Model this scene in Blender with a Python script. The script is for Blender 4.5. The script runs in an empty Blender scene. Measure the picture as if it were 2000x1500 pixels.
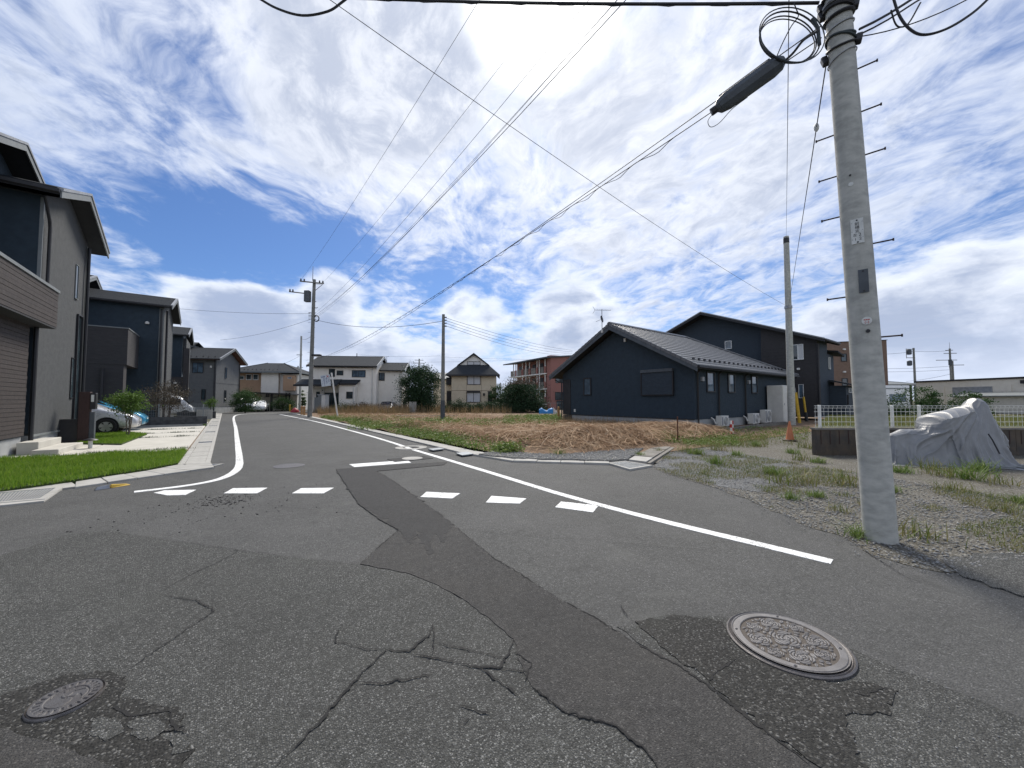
import bpy, bmesh, math, random
import numpy as np
from mathutils import Vector, Matrix

# ------------------------------------------------------------------ frame
# World frame: +Y runs along the residential street, +X to its right, metres.
# The camera stands at the origin, 1.5 m up, turned 36.7 degrees to the right.
YAW = math.radians(36.7225)
PITCH = math.atan(32.0 / 750.0)
EYE = 1.5
FWD = (math.sin(YAW), math.cos(YAW))
RGT = (math.cos(YAW), -math.sin(YAW))
scene = bpy.context.scene
C = scene.collection

cam_data = bpy.data.cameras.new('camera')
cam = bpy.data.objects.new('camera', cam_data)
C.objects.link(cam)
cam.location = (0, 0, EYE)
cam.rotation_euler = (math.pi / 2 + PITCH, 0, -YAW)
cam_data.sensor_width = 36.0
cam_data.lens = 13.5
cam_data.clip_start = 0.05
cam_data.clip_end = 6000
scene.camera = cam

# ------------------------------------------------------------------ light
SUN_EL = math.radians(48.1)
SUN_AZ = math.radians(41.5)          # clockwise from +Y
SUN_DIR = Vector((math.cos(SUN_EL) * math.sin(SUN_AZ), math.cos(SUN_EL) * math.cos(SUN_AZ), math.sin(SUN_EL)))
sun_data = bpy.data.lights.new('sun', 'SUN')
sun_data.energy = 2.6
sun_data.angle = math.radians(18)
sun_data.color = (1.0, 0.94, 0.85)
sun = bpy.data.objects.new('sun', sun_data)
C.objects.link(sun)
sun.location = (0, 0, 60)
sun.rotation_euler = (-SUN_DIR).to_track_quat('-Z', 'Y').to_euler()

vs = scene.view_settings
vs.view_transform = 'Standard'
vs.look = 'None'
vs.gamma = 1.0
vs.exposure = 0.80
vs.use_curve_mapping = False


class NT:
    """Small helper that writes shader node graphs as expressions."""
    def __init__(self, tree):
        self.t = tree
        self.n = tree.nodes
        self.l = tree.links

    def new(self, kind, **kw):
        nd = self.n.new(kind)
        for k, v in kw.items():
            setattr(nd, k, v)
        return nd

    def put(self, sock, val):
        if hasattr(val, 'links') or isinstance(val, bpy.types.NodeSocket):
            self.l.new(val, sock)
        else:
            if sock.type == 'RGBA' and len(val) == 3:
                val = (*val, 1.0)
            sock.default_value = val

    def m(self, op, a, b=0.0, c=0.0, clamp=False):
        nd = self.new('ShaderNodeMath', operation=op, use_clamp=clamp)
        for i, v in enumerate((a, b, c)):
            self.put(nd.inputs[i], v)
        return nd.outputs[0]

    def add(self, *a):
        r = a[0]
        for x in a[1:]:
            r = self.m('ADD', r, x)
        return r

    def mul(self, *a):
        r = a[0]
        for x in a[1:]:
            r = self.m('MULTIPLY', r, x)
        return r

    def vm(self, op, a, b=(0, 0, 0), out=0):
        nd = self.new('ShaderNodeVectorMath', operation=op)
        self.put(nd.inputs[0], a)
        if op == 'SCALE':
            self.put(nd.inputs['Scale'], b)
        else:
            self.put(nd.inputs[1], b)
        return nd.outputs[out]

    def dot(self, a, b):
        return self.vm('DOT_PRODUCT', a, b, out=1)

    def xyz(self, x, y, z):
        nd = self.new('ShaderNodeCombineXYZ')
        for i, v in enumerate((x, y, z)):
            self.put(nd.inputs[i], v)
        return nd.outputs[0]

    def sep(self, v):
        nd = self.new('ShaderNodeSeparateXYZ')
        self.put(nd.inputs[0], v)
        return nd.outputs

    def noise(self, vec, scale, detail=4, rough=0.55, dist=0.0, col=False, lac=2.0):
        nd = self.new('ShaderNodeTexNoise')
        if vec is not None:
            self.put(nd.inputs['Vector'], vec)
        nd.inputs['Scale'].default_value = scale
        nd.inputs['Detail'].default_value = detail
        nd.inputs['Roughness'].default_value = rough
        nd.inputs['Distortion'].default_value = dist
        nd.inputs['Lacunarity'].default_value = lac
        return nd.outputs['Color' if col else 'Fac']

    def voro(self, vec, scale, feature='F1', out='Distance', rand=1.0):
        nd = self.new('ShaderNodeTexVoronoi', feature=feature)
        if vec is not None:
            self.put(nd.inputs['Vector'], vec)
        nd.inputs['Scale'].default_value = scale
        nd.inputs['Randomness'].default_value = rand
        return nd.outputs[out]

    def ramp(self, x, lo, hi, a=0.0, b=1.0, smooth=True):
        nd = self.new('ShaderNodeMapRange', interpolation_type='SMOOTHSTEP' if smooth else 'LINEAR')
        self.put(nd.inputs[0], x)
        nd.inputs[1].default_value = lo
        nd.inputs[2].default_value = hi
        nd.inputs[3].default_value = a
        nd.inputs[4].default_value = b
        return nd.outputs[0]

    def mix(self, f, a, b, mode='MIX'):
        nd = self.new('ShaderNodeMix', data_type='RGBA', blend_type=mode)
        self.put(nd.inputs[0], f)
        self.put(nd.inputs[6], a)
        self.put(nd.inputs[7], b)
        return nd.outputs[2]


def view_dir(u, v):
    """Unit world direction of a photo pixel (2000 x 1500 picture)."""
    a, b = (u - 1000) / 750.0, (750 - v) / 750.0
    f = math.cos(PITCH) - b * math.sin(PITCH)
    z = math.sin(PITCH) + b * math.cos(PITCH)
    w = Vector((a * RGT[0] + f * FWD[0], a * RGT[1] + f * FWD[1], z))
    return w.normalized()


# ------------------------------------------------------------------ sky
world = bpy.data.worlds.new('World')
scene.world = world
world.use_nodes = True
world.cycles.sampling_method = "MANUAL"
world.cycles.sample_map_resolution = 512
wt = NT(world.node_tree)
for nd in list(wt.n):
    wt.n.remove(nd)
sky_out = wt.new('ShaderNodeOutputWorld')
bg = wt.new('ShaderNodeBackground')
bg.inputs['Strength'].default_value = 0.10
sky = wt.new('ShaderNodeTexSky', sky_type='NISHITA')
sky.sun_disc = False
sky.sun_elevation = SUN_EL
sky.sun_rotation = SUN_AZ
sky.air_density = 1.0
sky.dust_density = 0.6
sky.ozone_density = 3.0
tc = wt.new('ShaderNodeTexCoord')
D = wt.vm('NORMALIZE', tc.outputs['Generated'])
dx, dy, dz = wt.sep(D)
zc = wt.m('MAXIMUM', dz, 0.0)
inv = wt.m('DIVIDE', 1.0, wt.add(zc, 0.10))
# cloud-sheet coordinates: q along the wind (the streaks), w across it
ST_AZ = math.radians(29.0)
q = wt.mul(wt.add(wt.mul(dx, math.sin(ST_AZ)), wt.mul(dy, math.cos(ST_AZ))), inv)
w = wt.mul(wt.add(wt.mul(dx, math.cos(ST_AZ)), wt.mul(dy, -math.sin(ST_AZ))), inv)
P = wt.xyz(wt.mul(q, 0.78), w, 3.7)
warp = wt.vm('SCALE', wt.vm('SUBTRACT', wt.noise(P, 1.6, 3, 0.5, col=True), (0.5, 0.5, 0.5)), 0.55)
PW = wt.vm('ADD', P, warp)
n_big = wt.noise(PW, 0.85, 2, 0.5)
n_mid = wt.noise(PW, 3.0, 12, 0.66)
n_fine = wt.noise(wt.vm('ADD', wt.xyz(wt.mul(q, 1.1), wt.mul(w, 1.6), 9.1), warp), 7.0, 8, 0.62)


def blob(u, v, r, amp, inner=0.0):
    """Soft region of the sky dome round a direction: r in degrees."""
    c = wt.dot(D, tuple(view_dir(u, v)))
    return wt.mul(wt.ramp(c, math.cos(math.radians(r)), math.cos(math.radians(inner)), 0, 1), amp)


BLOBS = [  # open blue gaps (negative) and banks of cloud (positive)
    (540, 500, 11, -0.16), (400, 470, 11, -0.17), (230, 380, 9, -0.10), (690, 520, 8, -0.13), (470, 130, 8, -0.07),
    (170, 20, 13, -0.05), (890, 560, 7, -0.16), (1010, 640, 9, -0.10),
    (690, 140, 15, 0.42), (830, 90, 8, 0.12), (1050, 60, 24, 0.14), (1300, 330, 22, 0.10), (1750, 330, 20, 0.05), (250, 250, 12, 0.07),
]
steer = wt.add(*[blob(*b) for b in BLOBS])
dens = wt.add(wt.mul(n_big, 0.42), wt.mul(n_mid, 0.78), wt.mul(n_fine, 0.20), -0.02, steer)
n_cell = wt.noise(wt.vm('ADD', wt.xyz(wt.mul(q, 0.9), wt.mul(w, 1.0), 5.5), warp), 9.5, 4, 0.6)
dens = wt.add(dens, wt.mul(wt.m('SUBTRACT', n_cell, 0.5), 0.42))
cover = wt.ramp(dens, 0.47, 0.86)
thick = wt.ramp(dens, 0.62, 1.0)
# cumulus standing low over the roofs: built on direction so that they keep upright shapes
DS = wt.xyz(wt.mul(dx, 1.0), wt.mul(dy, 1.0), wt.mul(dz, 2.1))
cwarp = wt.vm('SCALE', wt.vm('SUBTRACT', wt.noise(DS, 6.0, 4, 0.6, col=True), (0.5, 0.5, 0.5)), 0.10)
DC = wt.vm('ADD', DS, cwarp)
c_n = wt.add(wt.mul(wt.noise(DC, 3.4, 3, 0.5), 0.75), wt.mul(wt.noise(DC, 11.0, 6, 0.6), 0.32))
low = wt.mul(wt.ramp(dz, 0.33, 0.13), wt.ramp(dz, 0.0, 0.06, 0.75, 1.0))
CBLOBS = [(560, 600, 10, 0.20), (430, 620, 8, 0.12), (700, 610, 8, 0.14), (1120, 590, 9, 0.17), (930, 615, 6, 0.12), (1840, 600, 9, 0.12), (480, 470, 9, -0.3), (700, 700, 7, 0.05)]
c_d = wt.add(c_n, wt.mul(low, 0.20), -0.16, *[blob(*b) for b in CBLOBS])
c_cov = wt.mul(wt.ramp(c_d, 0.51, 0.66), wt.ramp(dz, 0.40, 0.26))
# light in the clouds: forward scattering round the veiled sun, greyer where thick,
# lit flanks where the sheet thins towards the sun
si = 1.0 / (SUN_DIR.z + 0.10)
PS = (0.78 * si * (SUN_DIR.x * math.sin(ST_AZ) + SUN_DIR.y * math.cos(ST_AZ)), si * (SUN_DIR.x * math.cos(ST_AZ) - SUN_DIR.y * math.sin(ST_AZ)), 3.7)
to_sun = wt.vm('SCALE', wt.vm('NORMALIZE', wt.vm('SUBTRACT', PS, P)), 0.06)
n_off = wt.noise(wt.vm('ADD', PW, to_sun), 3.0, 12, 0.66)
flank = wt.ramp(wt.m('SUBTRACT', n_mid, n_off), -0.10, 0.12)
cs = wt.dot(D, tuple(SUN_DIR))
glow = wt.ramp(cs, math.cos(math.radians(50)), 1.0, 0, 1)
core = wt.ramp(cs, math.cos(math.radians(10)), 1.0, 0, 1)
back = wt.ramp(cs, 0.35, -0.75)          # unseen front-lit clouds opposite the sun, whitened to brighten walls facing the camera
thin_c = wt.mix(glow, wt.mix(back, (4.1, 4.6, 5.8), (10.4, 10.4, 10.6)), (6.2, 6.4, 6.8))
thick_c = wt.mix(glow, wt.mix(back, (2.15, 2.6, 3.6), (8.6, 8.7, 9.0)), (3.2, 3.55, 4.4))
cl = wt.mix(wt.m('MULTIPLY', thick, 0.85), thin_c, thick_c)
cl = wt.mix(wt.mul(flank, 0.50), cl, wt.mix(glow, (5.3, 5.7, 6.5), (7.4, 7.5, 7.7)))
cl = wt.mix(wt.mul(wt.ramp(n_fine, 0.52, 0.30), 0.42), cl, thick_c)
lit_c = wt.mix(wt.ramp(dz, 0.05, 0.22), (4.6, 5.0, 6.0), (6.0, 6.3, 6.8))
c_shade = wt.ramp(wt.add(c_d, wt.mul(wt.noise(DC, 9.0, 5, 0.6), 0.25)), 0.70, 0.95)
cu = wt.mix(c_shade, lit_c, (2.6, 3.05, 4.1))
blue = wt.mix(1.0, sky.outputs[0], (0.34, 0.45, 0.62), 'MULTIPLY')
col = wt.mix(wt.mul(cover, 0.97), blue, cl)
col = wt.mix(wt.mul(c_cov, 0.92), col, cu)
hz = wt.ramp(dz, 0.015, 0.14, 0.62, 0.0)
hz = wt.m('MAXIMUM', hz, wt.ramp(dz, 0.02, 0.05, 1.0, 0.0))
col = wt.mix(hz, col, (4.4, 4.9, 6.0))
col = wt.mix(core, col, (12.0, 12.0, 11.8))
wt.l.new(col, bg.inputs['Color'])
wt.l.new(bg.outputs[0], sky_out.inputs[0])

# ------------------------------------------------------------------ helpers
def ground_at(u, v, z=0.0):
    """Where the level z is met when sighting past a mark of the survey photo."""
    d = view_dir(u, v)
    k = (z - EYE) / d.z
    return (d.x * k, d.y * k)


def spot(u, depth, z=0.0):
    """Ground point in column u of the survey photo, at a distance along the view axis."""
    a = (u - 1000) / 750.0 * depth
    return Vector((a * RGT[0] + depth * FWD[0], a * RGT[1] + depth * FWD[1], z))


def at(u, v, depth):
    d = view_dir(u, v)
    k = depth / (d.x * FWD[0] + d.y * FWD[1])
    return Vector((d.x * k, d.y * k, EYE + d.z * k))


class MB:
    """Collects faces; build() links them as one mesh object."""
    def __init__(self):
        self.v, self.f = [], []

    def add(self, vs_, fs_):
        o = len(self.v)
        self.v += [tuple(p) for p in vs_]
        self.f += [tuple(o + i for i in f) for f in fs_]
        return self

    def box(self, x0, x1, y0, y1, z0, z1):
        x0, x1 = min(x0, x1), max(x0, x1)
        y0, y1 = min(y0, y1), max(y0, y1)
        z0, z1 = min(z0, z1), max(z0, z1)
        return self.add([(x0, y0, z0), (x1, y0, z0), (x1, y1, z0), (x0, y1, z0), (x0, y0, z1), (x1, y0, z1), (x1, y1, z1), (x0, y1, z1)],
                        [(0, 3, 2, 1), (4, 5, 6, 7), (0, 1, 5, 4), (1, 2, 6, 5), (2, 3, 7, 6), (3, 0, 4, 7)])

    def hexa(self, p):
        return self.add(p, [(0, 3, 2, 1), (4, 5, 6, 7), (0, 1, 5, 4), (1, 2, 6, 5), (2, 3, 7, 6), (3, 0, 4, 7)])

    def extrude(self, pts, off):
        """Planar outline pushed along a vector."""
        n = len(pts)
        b = [tuple(p[i] + off[i] for i in range(3)) for p in pts]
        fs = [tuple(range(n))[::-1], tuple(range(n, 2 * n))]
        fs += [(i, (i + 1) % n, n + (i + 1) % n, n + i) for i in range(n)]
        return self.add(list(pts) + b, fs)

    def slab(self, pts, th):
        """Roof plane outline with thickness th straight down."""
        return self.extrude([tuple(p) for p in pts], (0, 0, -th))

    def cyl(self, p0, p1, r0, r1=None, n=12, caps=True):
        r1 = r0 if r1 is None else r1
        p0, p1 = Vector(p0), Vector(p1)
        d = (p1 - p0).normalized()
        a = Vector((0, 0, 1)) if abs(d.z) < 0.9 else Vector((1, 0, 0))
        e1 = d.cross(a).normalized()
        e2 = d.cross(e1)
        vs_ = []
        for p, r in ((p0, r0), (p1, r1)):
            for i in range(n):
                t = 2 * math.pi * i / n
                vs_.append(p + e1 * (math.cos(t) * r) + e2 * (math.sin(t) * r))
        fs = [(i, (i + 1) % n, n + (i + 1) % n, n + i) for i in range(n)]
        if caps:
            fs += [tuple(range(n))[::-1], tuple(range(n, 2 * n))]
        return self.add(vs_, fs)

    def tube(self, pts, r, n=6):
        pts = [Vector(p) for p in pts]
        m = len(pts)
        rs = r if isinstance(r, (list, tuple)) else [r] * m
        vs_ = []
        ref = None
        for k, p in enumerate(pts):
            d = (pts[min(k + 1, m - 1)] - pts[max(k - 1, 0)]).normalized()
            if ref is None:
                ref = Vector((0, 0, 1)) if abs(d.z) < 0.9 else Vector((1, 0, 0))
            e1 = d.cross(ref).normalized()
            e2 = d.cross(e1).normalized()
            ref = -e2 if e2.length else ref
            for i in range(n):
                t = 2 * math.pi * i / n
                vs_.append(p + e1 * (math.cos(t) * rs[k]) + e2 * (math.sin(t) * rs[k]))
        fs = [(k * n + i, k * n + (i + 1) % n, (k + 1) * n + (i + 1) % n, (k + 1) * n + i) for k in range(m - 1) for i in range(n)]
        fs += [tuple(range(n))[::-1], tuple((m - 1) * n + i for i in range(n))]
        return self.add(vs_, fs)

    def lathe(self, prof, n=24, c=(0, 0, 0)):
        m = len(prof)
        vs_ = [(c[0] + r * math.cos(2 * math.pi * i / n), c[1] + r * math.sin(2 * math.pi * i / n), c[2] + z) for r, z in prof for i in range(n)]
        fs = [(k * n + i, k * n + (i + 1) % n, (k + 1) * n + (i + 1) % n, (k + 1) * n + i) for k in range(m - 1) for i in range(n)]
        fs += [tuple(range(n))[::-1], tuple((m - 1) * n + i for i in range(n))]
        return self.add(vs_, fs)

    def build(self, name, mat, parent=None, smooth=False, bevel=0.0):
        me = bpy.data.meshes.new(name)
        me.from_pydata(self.v, [], self.f)
        bm = bmesh.new()
        bm.from_mesh(me)
        bmesh.ops.recalc_face_normals(bm, faces=bm.faces)
        if bevel:
            bmesh.ops.bevel(bm, geom=list(bm.edges), offset=bevel, segments=1, affect='EDGES', clamp_overlap=True)
        bm.to_mesh(me)
        bm.free()
        if smooth:
            me.polygons.foreach_set('use_smooth', [True] * len(me.polygons))
            try:
                me.set_sharp_from_angle(angle=math.radians(40))
            except Exception:
                pass
        me.materials.append(M[mat] if isinstance(mat, str) else mat)
        return link(name, me, parent)


def link(name, me, parent=None):
    o = bpy.data.objects.new(name, me)
    C.objects.link(o)
    if parent is not None:
        o.parent = parent
    return o


def np_mesh(name, V, Fq, mat, parent=None, smooth=False):
    """Mesh from numpy arrays (quads or triangles)."""
    me = bpy.data.meshes.new(name)
    V = np.asarray(V, dtype=np.float32)
    Fq = np.asarray(Fq, dtype=np.int32)
    k = Fq.shape[1]
    me.vertices.add(len(V))
    me.vertices.foreach_set('co', V.ravel())
    me.loops.add(Fq.size)
    me.loops.foreach_set('vertex_index', Fq.ravel())
    me.polygons.add(len(Fq))
    me.polygons.foreach_set('loop_start', np.arange(0, Fq.size, k, dtype=np.int32))
    me.polygons.foreach_set('loop_total', np.full(len(Fq), k, dtype=np.int32))
    if smooth:
        me.polygons.foreach_set('use_smooth', np.ones(len(Fq), dtype=bool))
    me.update(calc_edges=True)
    me.validate()
    me.materials.append(M[mat] if isinstance(mat, str) else mat)
    return link(name, me, parent)


def tag(o, label, cat, group=None):
    o['label'] = label
    o['category'] = cat
    if group:
        o['group'] = group
    return o


def thing(name, label, cat, loc=(0, 0, 0), rz=0.0, group=None):
    o = bpy.data.objects.new(name, None)
    o.empty_display_size = 0.2
    C.objects.link(o)
    o.location = loc
    o.rotation_euler = (0, 0, rz)
    return tag(o, label, cat, group)


def kind(o, k):
    o['kind'] = k
    return o


def copy_tree(o, parent=None):
    c = o.copy()
    C.objects.link(c)
    c.parent = parent
    for ch in list(o.children):
        copy_tree(ch, c)
    return c


def text_mesh(name, body, size, mat, parent, loc, rot, depth=0.002, align='CENTER'):
    cu_ = bpy.data.curves.new(name, 'FONT')
    cu_.body = body
    cu_.size = size
    cu_.extrude = depth
    cu_.align_x = align
    cu_.align_y = 'CENTER'
    cu_.resolution_u = 2
    tmp = bpy.data.objects.new('tmp_text', cu_)
    C.objects.link(tmp)
    dg = bpy.context.evaluated_depsgraph_get()
    me = bpy.data.meshes.new_from_object(tmp.evaluated_get(dg))
    bpy.data.objects.remove(tmp)
    me.materials.clear()
    me.materials.append(M[mat])
    o = link(name, me, parent)
    o.location = loc
    o.rotation_euler = rot
    return o


# ------------------------------------------------------------------ materials
M = {}


def mat(name, col, col2=None, scale=6.0, rough=0.7, bump=0.0, bscale=40.0, metal=0.0, spec=0.4, detail=5, dirt=0.0, aniso=None, rnd=0.0, coat=0.0):
    """Painted or mineral surface: two tones mixed by noise, fine relief by bump."""
    m_ = bpy.data.materials.new(name)
    m_.use_nodes = True
    t = NT(m_.node_tree)
    b = t.n['Principled BSDF']
    tco = t.new('ShaderNodeTexCoord').outputs['Object']
    vec = tco
    if aniso:
        vec = t.vm('MULTIPLY', tco, aniso)
    c2 = col2 if col2 else tuple(x * 0.78 for x in col)
    f = t.ramp(t.noise(vec, scale, detail, 0.6), 0.3, 0.72)
    cc = t.mix(f, col, c2)
    if dirt:
        g = t.ramp(t.noise(t.vm('MULTIPLY', tco, (1.0, 1.0, 0.25)), 3.0, 6, 0.65), 0.45, 0.75)
        cc = t.mix(t.mul(g, dirt), cc, tuple(x * 0.45 for x in col))
    if rnd:
        oi = t.new('ShaderNodeObjectInfo').outputs['Random']
        cc = t.mix(t.mul(t.ramp(oi, 0, 1, 0, 1, False), rnd), cc, tuple(x * 0.5 for x in col))
    t.put(b.inputs['Base Color'], cc)
    t.put(b.inputs['Roughness'], t.ramp(t.noise(vec, scale * 1.7, 3), 0.2, 0.8, max(0.02, rough - 0.07), min(1, rough + 0.07), False))
    b.inputs['Metallic'].default_value = metal
    b.inputs['Specular IOR Level'].default_value = spec
    if coat:
        b.inputs['Coat Weight'].default_value = coat
        b.inputs['Coat Roughness'].default_value = 0.05
    if bump:
        bp = t.new('ShaderNodeBump')
        bp.inputs['Strength'].default_value = bump
        bp.inputs['Distance'].default_value = 0.02
        t.put(bp.inputs['Height'], t.noise(vec, bscale, 6, 0.65))
        t.put(b.inputs['Normal'], bp.outputs[0])
    M[name] = m_
    return m_


def asphalt(name, base, stone, size, frac, bump, tone2, patch=0.25, grain=0.7):
    """Bitumen with aggregate: stones of their own greys, relief between them."""
    m_ = bpy.data.materials.new(name)
    m_.use_nodes = True
    t = NT(m_.node_tree)
    b = t.n['Principled BSDF']
    tco = t.new('ShaderNodeTexCoord').outputs['Object']
    jit = t.vm('ADD', tco, t.vm('SCALE', t.noise(tco, size * 0.7, 2, 0.5, col=True), 0.6 / size))
    cell = t.voro(jit, size, out='Color')
    dist = t.voro(jit, size)
    cr, cg, cb = t.sep(cell)
    body = t.ramp(dist, 0.70, 0.45)
    val = t.m('POWER', cr, 1.0 / max(frac, 0.05))
    tone = t.mix(val, tuple(x * 0.55 for x in base), stone)
    tone = t.mix(t.mul(t.ramp(cg, 0.93, 0.95), 0.7), tone, tuple(min(0.5, x * 1.7) for x in stone))
    fine = t.noise(tco, size * 2.2, 3, 0.6)
    bas = t.mix(t.ramp(fine, 0.3, 0.7), tuple(x * 0.60 for x in base), tuple(x * 1.30 for x in base))
    mid = t.noise(tco, 38, 5, 0.7)
    bas = t.mix(t.ramp(mid, 0.50, 0.66), bas, tuple(x * 0.50 for x in base))
    bas = t.mix(t.ramp(mid, 0.46, 0.34), bas, tuple(x * 1.45 for x in base))
    mid2 = t.noise(tco, 15, 7, 0.78)
    bas = t.mix(t.mul(t.ramp(mid2, 0.50, 0.62), 0.75), bas, tuple(x * 0.52 for x in base))
    bas = t.mix(t.mul(t.ramp(mid2, 0.46, 0.36), 0.75), bas, tuple(x * 1.55 for x in base))
    wear = t.ramp(t.noise(tco, 1.1, 7, 0.62), 0.36, 0.70)
    bas = t.mix(t.mul(wear, patch * 2.2), bas, tone2)
    cc = t.mix(t.mul(body, grain), bas, tone)
    big = t.ramp(t.noise(tco, 0.45, 4, 0.6), 0.35, 0.72)
    cc = t.mix(t.mul(big, 0.30), cc, tuple(x * 0.6 for x in base))
    spots = t.ramp(t.noise(tco, 2.7, 8, 0.68, 0.6), 0.54, 0.70)
    cc = t.mix(t.mul(spots, 0.42), cc, tuple(x * 0.55 for x in base))
    dust = t.ramp(t.noise(t.vm('ADD', tco, (7.3, 2.1, 0)), 1.7, 8, 0.66, 0.4), 0.52, 0.72)
    cc = t.mix(t.mul(dust, 0.30), cc, tuple(x * 1.5 * w for x, w in zip(base, (1.0, 1.0, 0.97))))
    t.put(b.inputs['Base Color'], cc)
    t.put(b.inputs['Roughness'], t.ramp(fine, 0.2, 0.8, 0.70, 0.90, False))
    b.inputs['Specular IOR Level'].default_value = 0.22
    h = t.add(t.mul(t.ramp(dist, 0.0, 0.75, 1.0, 0.0), t.ramp(cr, 0, 1, 0.35, 1.0, False)), t.mul(fine, 0.5))
    bp = t.new('ShaderNodeBump')
    bp.inputs['Strength'].default_value = bump
    bp.inputs['Distance'].default_value = 0.006
    t.put(bp.inputs['Height'], h)
    t.put(b.inputs['Normal'], bp.outputs[0])
    M[name] = m_


def blades(name, cols, trans=0.25, rough=0.6):
    """Leaves, grass and straw: a colour per blade island, light passing through."""
    m_ = bpy.data.materials.new(name)
    m_.use_nodes = True
    t = NT(m_.node_tree)
    b = t.n['Principled BSDF']
    r = t.new('ShaderNodeNewGeometry').outputs['Random Per Island']
    tco = t.new('ShaderNodeTexCoord').outputs['Object']
    rp = t.new('ShaderNodeValToRGB')
    el = rp.color_ramp.elements
    el[0].position, el[0].color = 0.0, (*cols[0], 1)
    el[1].position, el[1].color = 1.0, (*cols[-1], 1)
    for i in range(1, len(cols) - 1):
        e = el.new(i / (len(cols) - 1))
        e.color = (*cols[i], 1)
    t.put(rp.inputs[0], t.m('ADD', t.mul(r, 0.5), t.mul(t.ramp(t.noise(tco, 1.4, 5, 0.65), 0.32, 0.68), 0.5)))
    t.put(b.inputs['Base Color'], rp.outputs[0])
    b.inputs['Roughness'].default_value = rough
    b.inputs['Specular IOR Level'].default_value = 0.25
    tr = t.new('ShaderNodeBsdfTranslucent')
    t.put(tr.inputs[0], rp.outputs[0])
    mx = t.new('ShaderNodeMixShader')
    mx.inputs[0].default_value = trans
    t.l.new(b.outputs[0], mx.inputs[1])
    t.l.new(tr.outputs[0], mx.inputs[2])
    t.l.new(mx.outputs[0], t.n['Material Output'].inputs[0])
    M[name] = m_


def glass(name, tint=(0.02, 0.03, 0.035), rough=0.03):
    m_ = bpy.data.materials.new(name)
    m_.use_nodes = True
    t = NT(m_.node_tree)
    b = t.n['Principled BSDF']
    tco = t.new('ShaderNodeTexCoord').outputs['Object']
    t.put(b.inputs['Base Color'], t.mix(t.ramp(t.noise(tco, 1.3, 2), 0.35, 0.65), tint, tuple(x * 2.2 for x in tint)))
    b.inputs['Roughness'].default_value = rough
    b.inputs['Specular IOR Level'].default_value = 0.8
    bp = t.new('ShaderNodeBump')
    bp.inputs['Strength'].default_value = 0.02
    t.put(bp.inputs['Height'], t.noise(tco, 1.5, 2))
    t.put(b.inputs['Normal'], bp.outputs[0])
    M[name] = m_


asphalt('asphalt_new', (0.0850, 0.0852, 0.0811), (0.150, 0.149, 0.145), 100, 0.40, 0.8, (0.102, 0.101, 0.098), 0.36, 0.7)
asphalt('asphalt_old', (0.0590, 0.0600, 0.0554), (0.190, 0.190, 0.180), 118, 0.55, 1.0, (0.064, 0.062, 0.057), 0.25, 0.95)
asphalt('asphalt_patch', (0.0500, 0.0490, 0.0475), (0.118, 0.114, 0.106), 115, 0.36, 0.8, (0.068, 0.064, 0.058), 0.30, 0.6)
asphalt('asphalt_dark', (0.0289, 0.0284, 0.0258), (0.120, 0.118, 0.11), 82, 0.34, 1.0, (0.036, 0.034, 0.030), 0.25, 0.95)
asphalt('asphalt_fresh', (0.0390, 0.0385, 0.0380), (0.068, 0.067, 0.065), 160, 0.40, 0.5, (0.040, 0.039, 0.038), 0.2, 0.6)
asphalt('gravel_ground', (0.098, 0.086, 0.064), (0.27, 0.265, 0.245), 55, 0.6, 1.0, (0.082, 0.073, 0.044), 0.40, 0.9)
asphalt('gravel_pale', (0.19, 0.185, 0.17), (0.40, 0.40, 0.38), 55, 0.7, 1.0, (0.15, 0.13, 0.10), 0.35, 0.9)
asphalt('gravel_blue', (0.098, 0.099, 0.098), (0.26, 0.268, 0.272), 60, 0.7, 1.0, (0.095, 0.090, 0.076), 0.3, 0.9)
def paint_mat():
    m_ = bpy.data.materials.new('road_paint')
    m_.use_nodes = True
    t = NT(m_.node_tree)
    b = t.n['Principled BSDF']
    tco = t.new('ShaderNodeTexCoord').outputs['Object']
    wear = t.noise(tco, 1.3, 3, 0.5)
    chip = t.ramp(t.add(t.noise(tco, 45, 6, 0.72), t.mul(wear, 0.30)), 0.72, 0.78)
    grime = t.ramp(t.noise(tco, 5, 6, 0.65), 0.40, 0.72)
    cc = t.mix(t.mul(grime, 0.55), (0.76, 0.765, 0.745), (0.46, 0.46, 0.44))
    t.put(b.inputs['Base Color'], t.mix(chip, cc, (0.085, 0.084, 0.082)))
    b.inputs['Roughness'].default_value = 0.75
    bp = t.new('ShaderNodeBump')
    bp.inputs['Strength'].default_value = 0.5
    bp.inputs['Distance'].default_value = 0.004
    t.put(bp.inputs['Height'], t.noise(tco, 110, 4, 0.6))
    t.put(b.inputs['Normal'], bp.outputs[0])
    M['road_paint'] = m_


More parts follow.
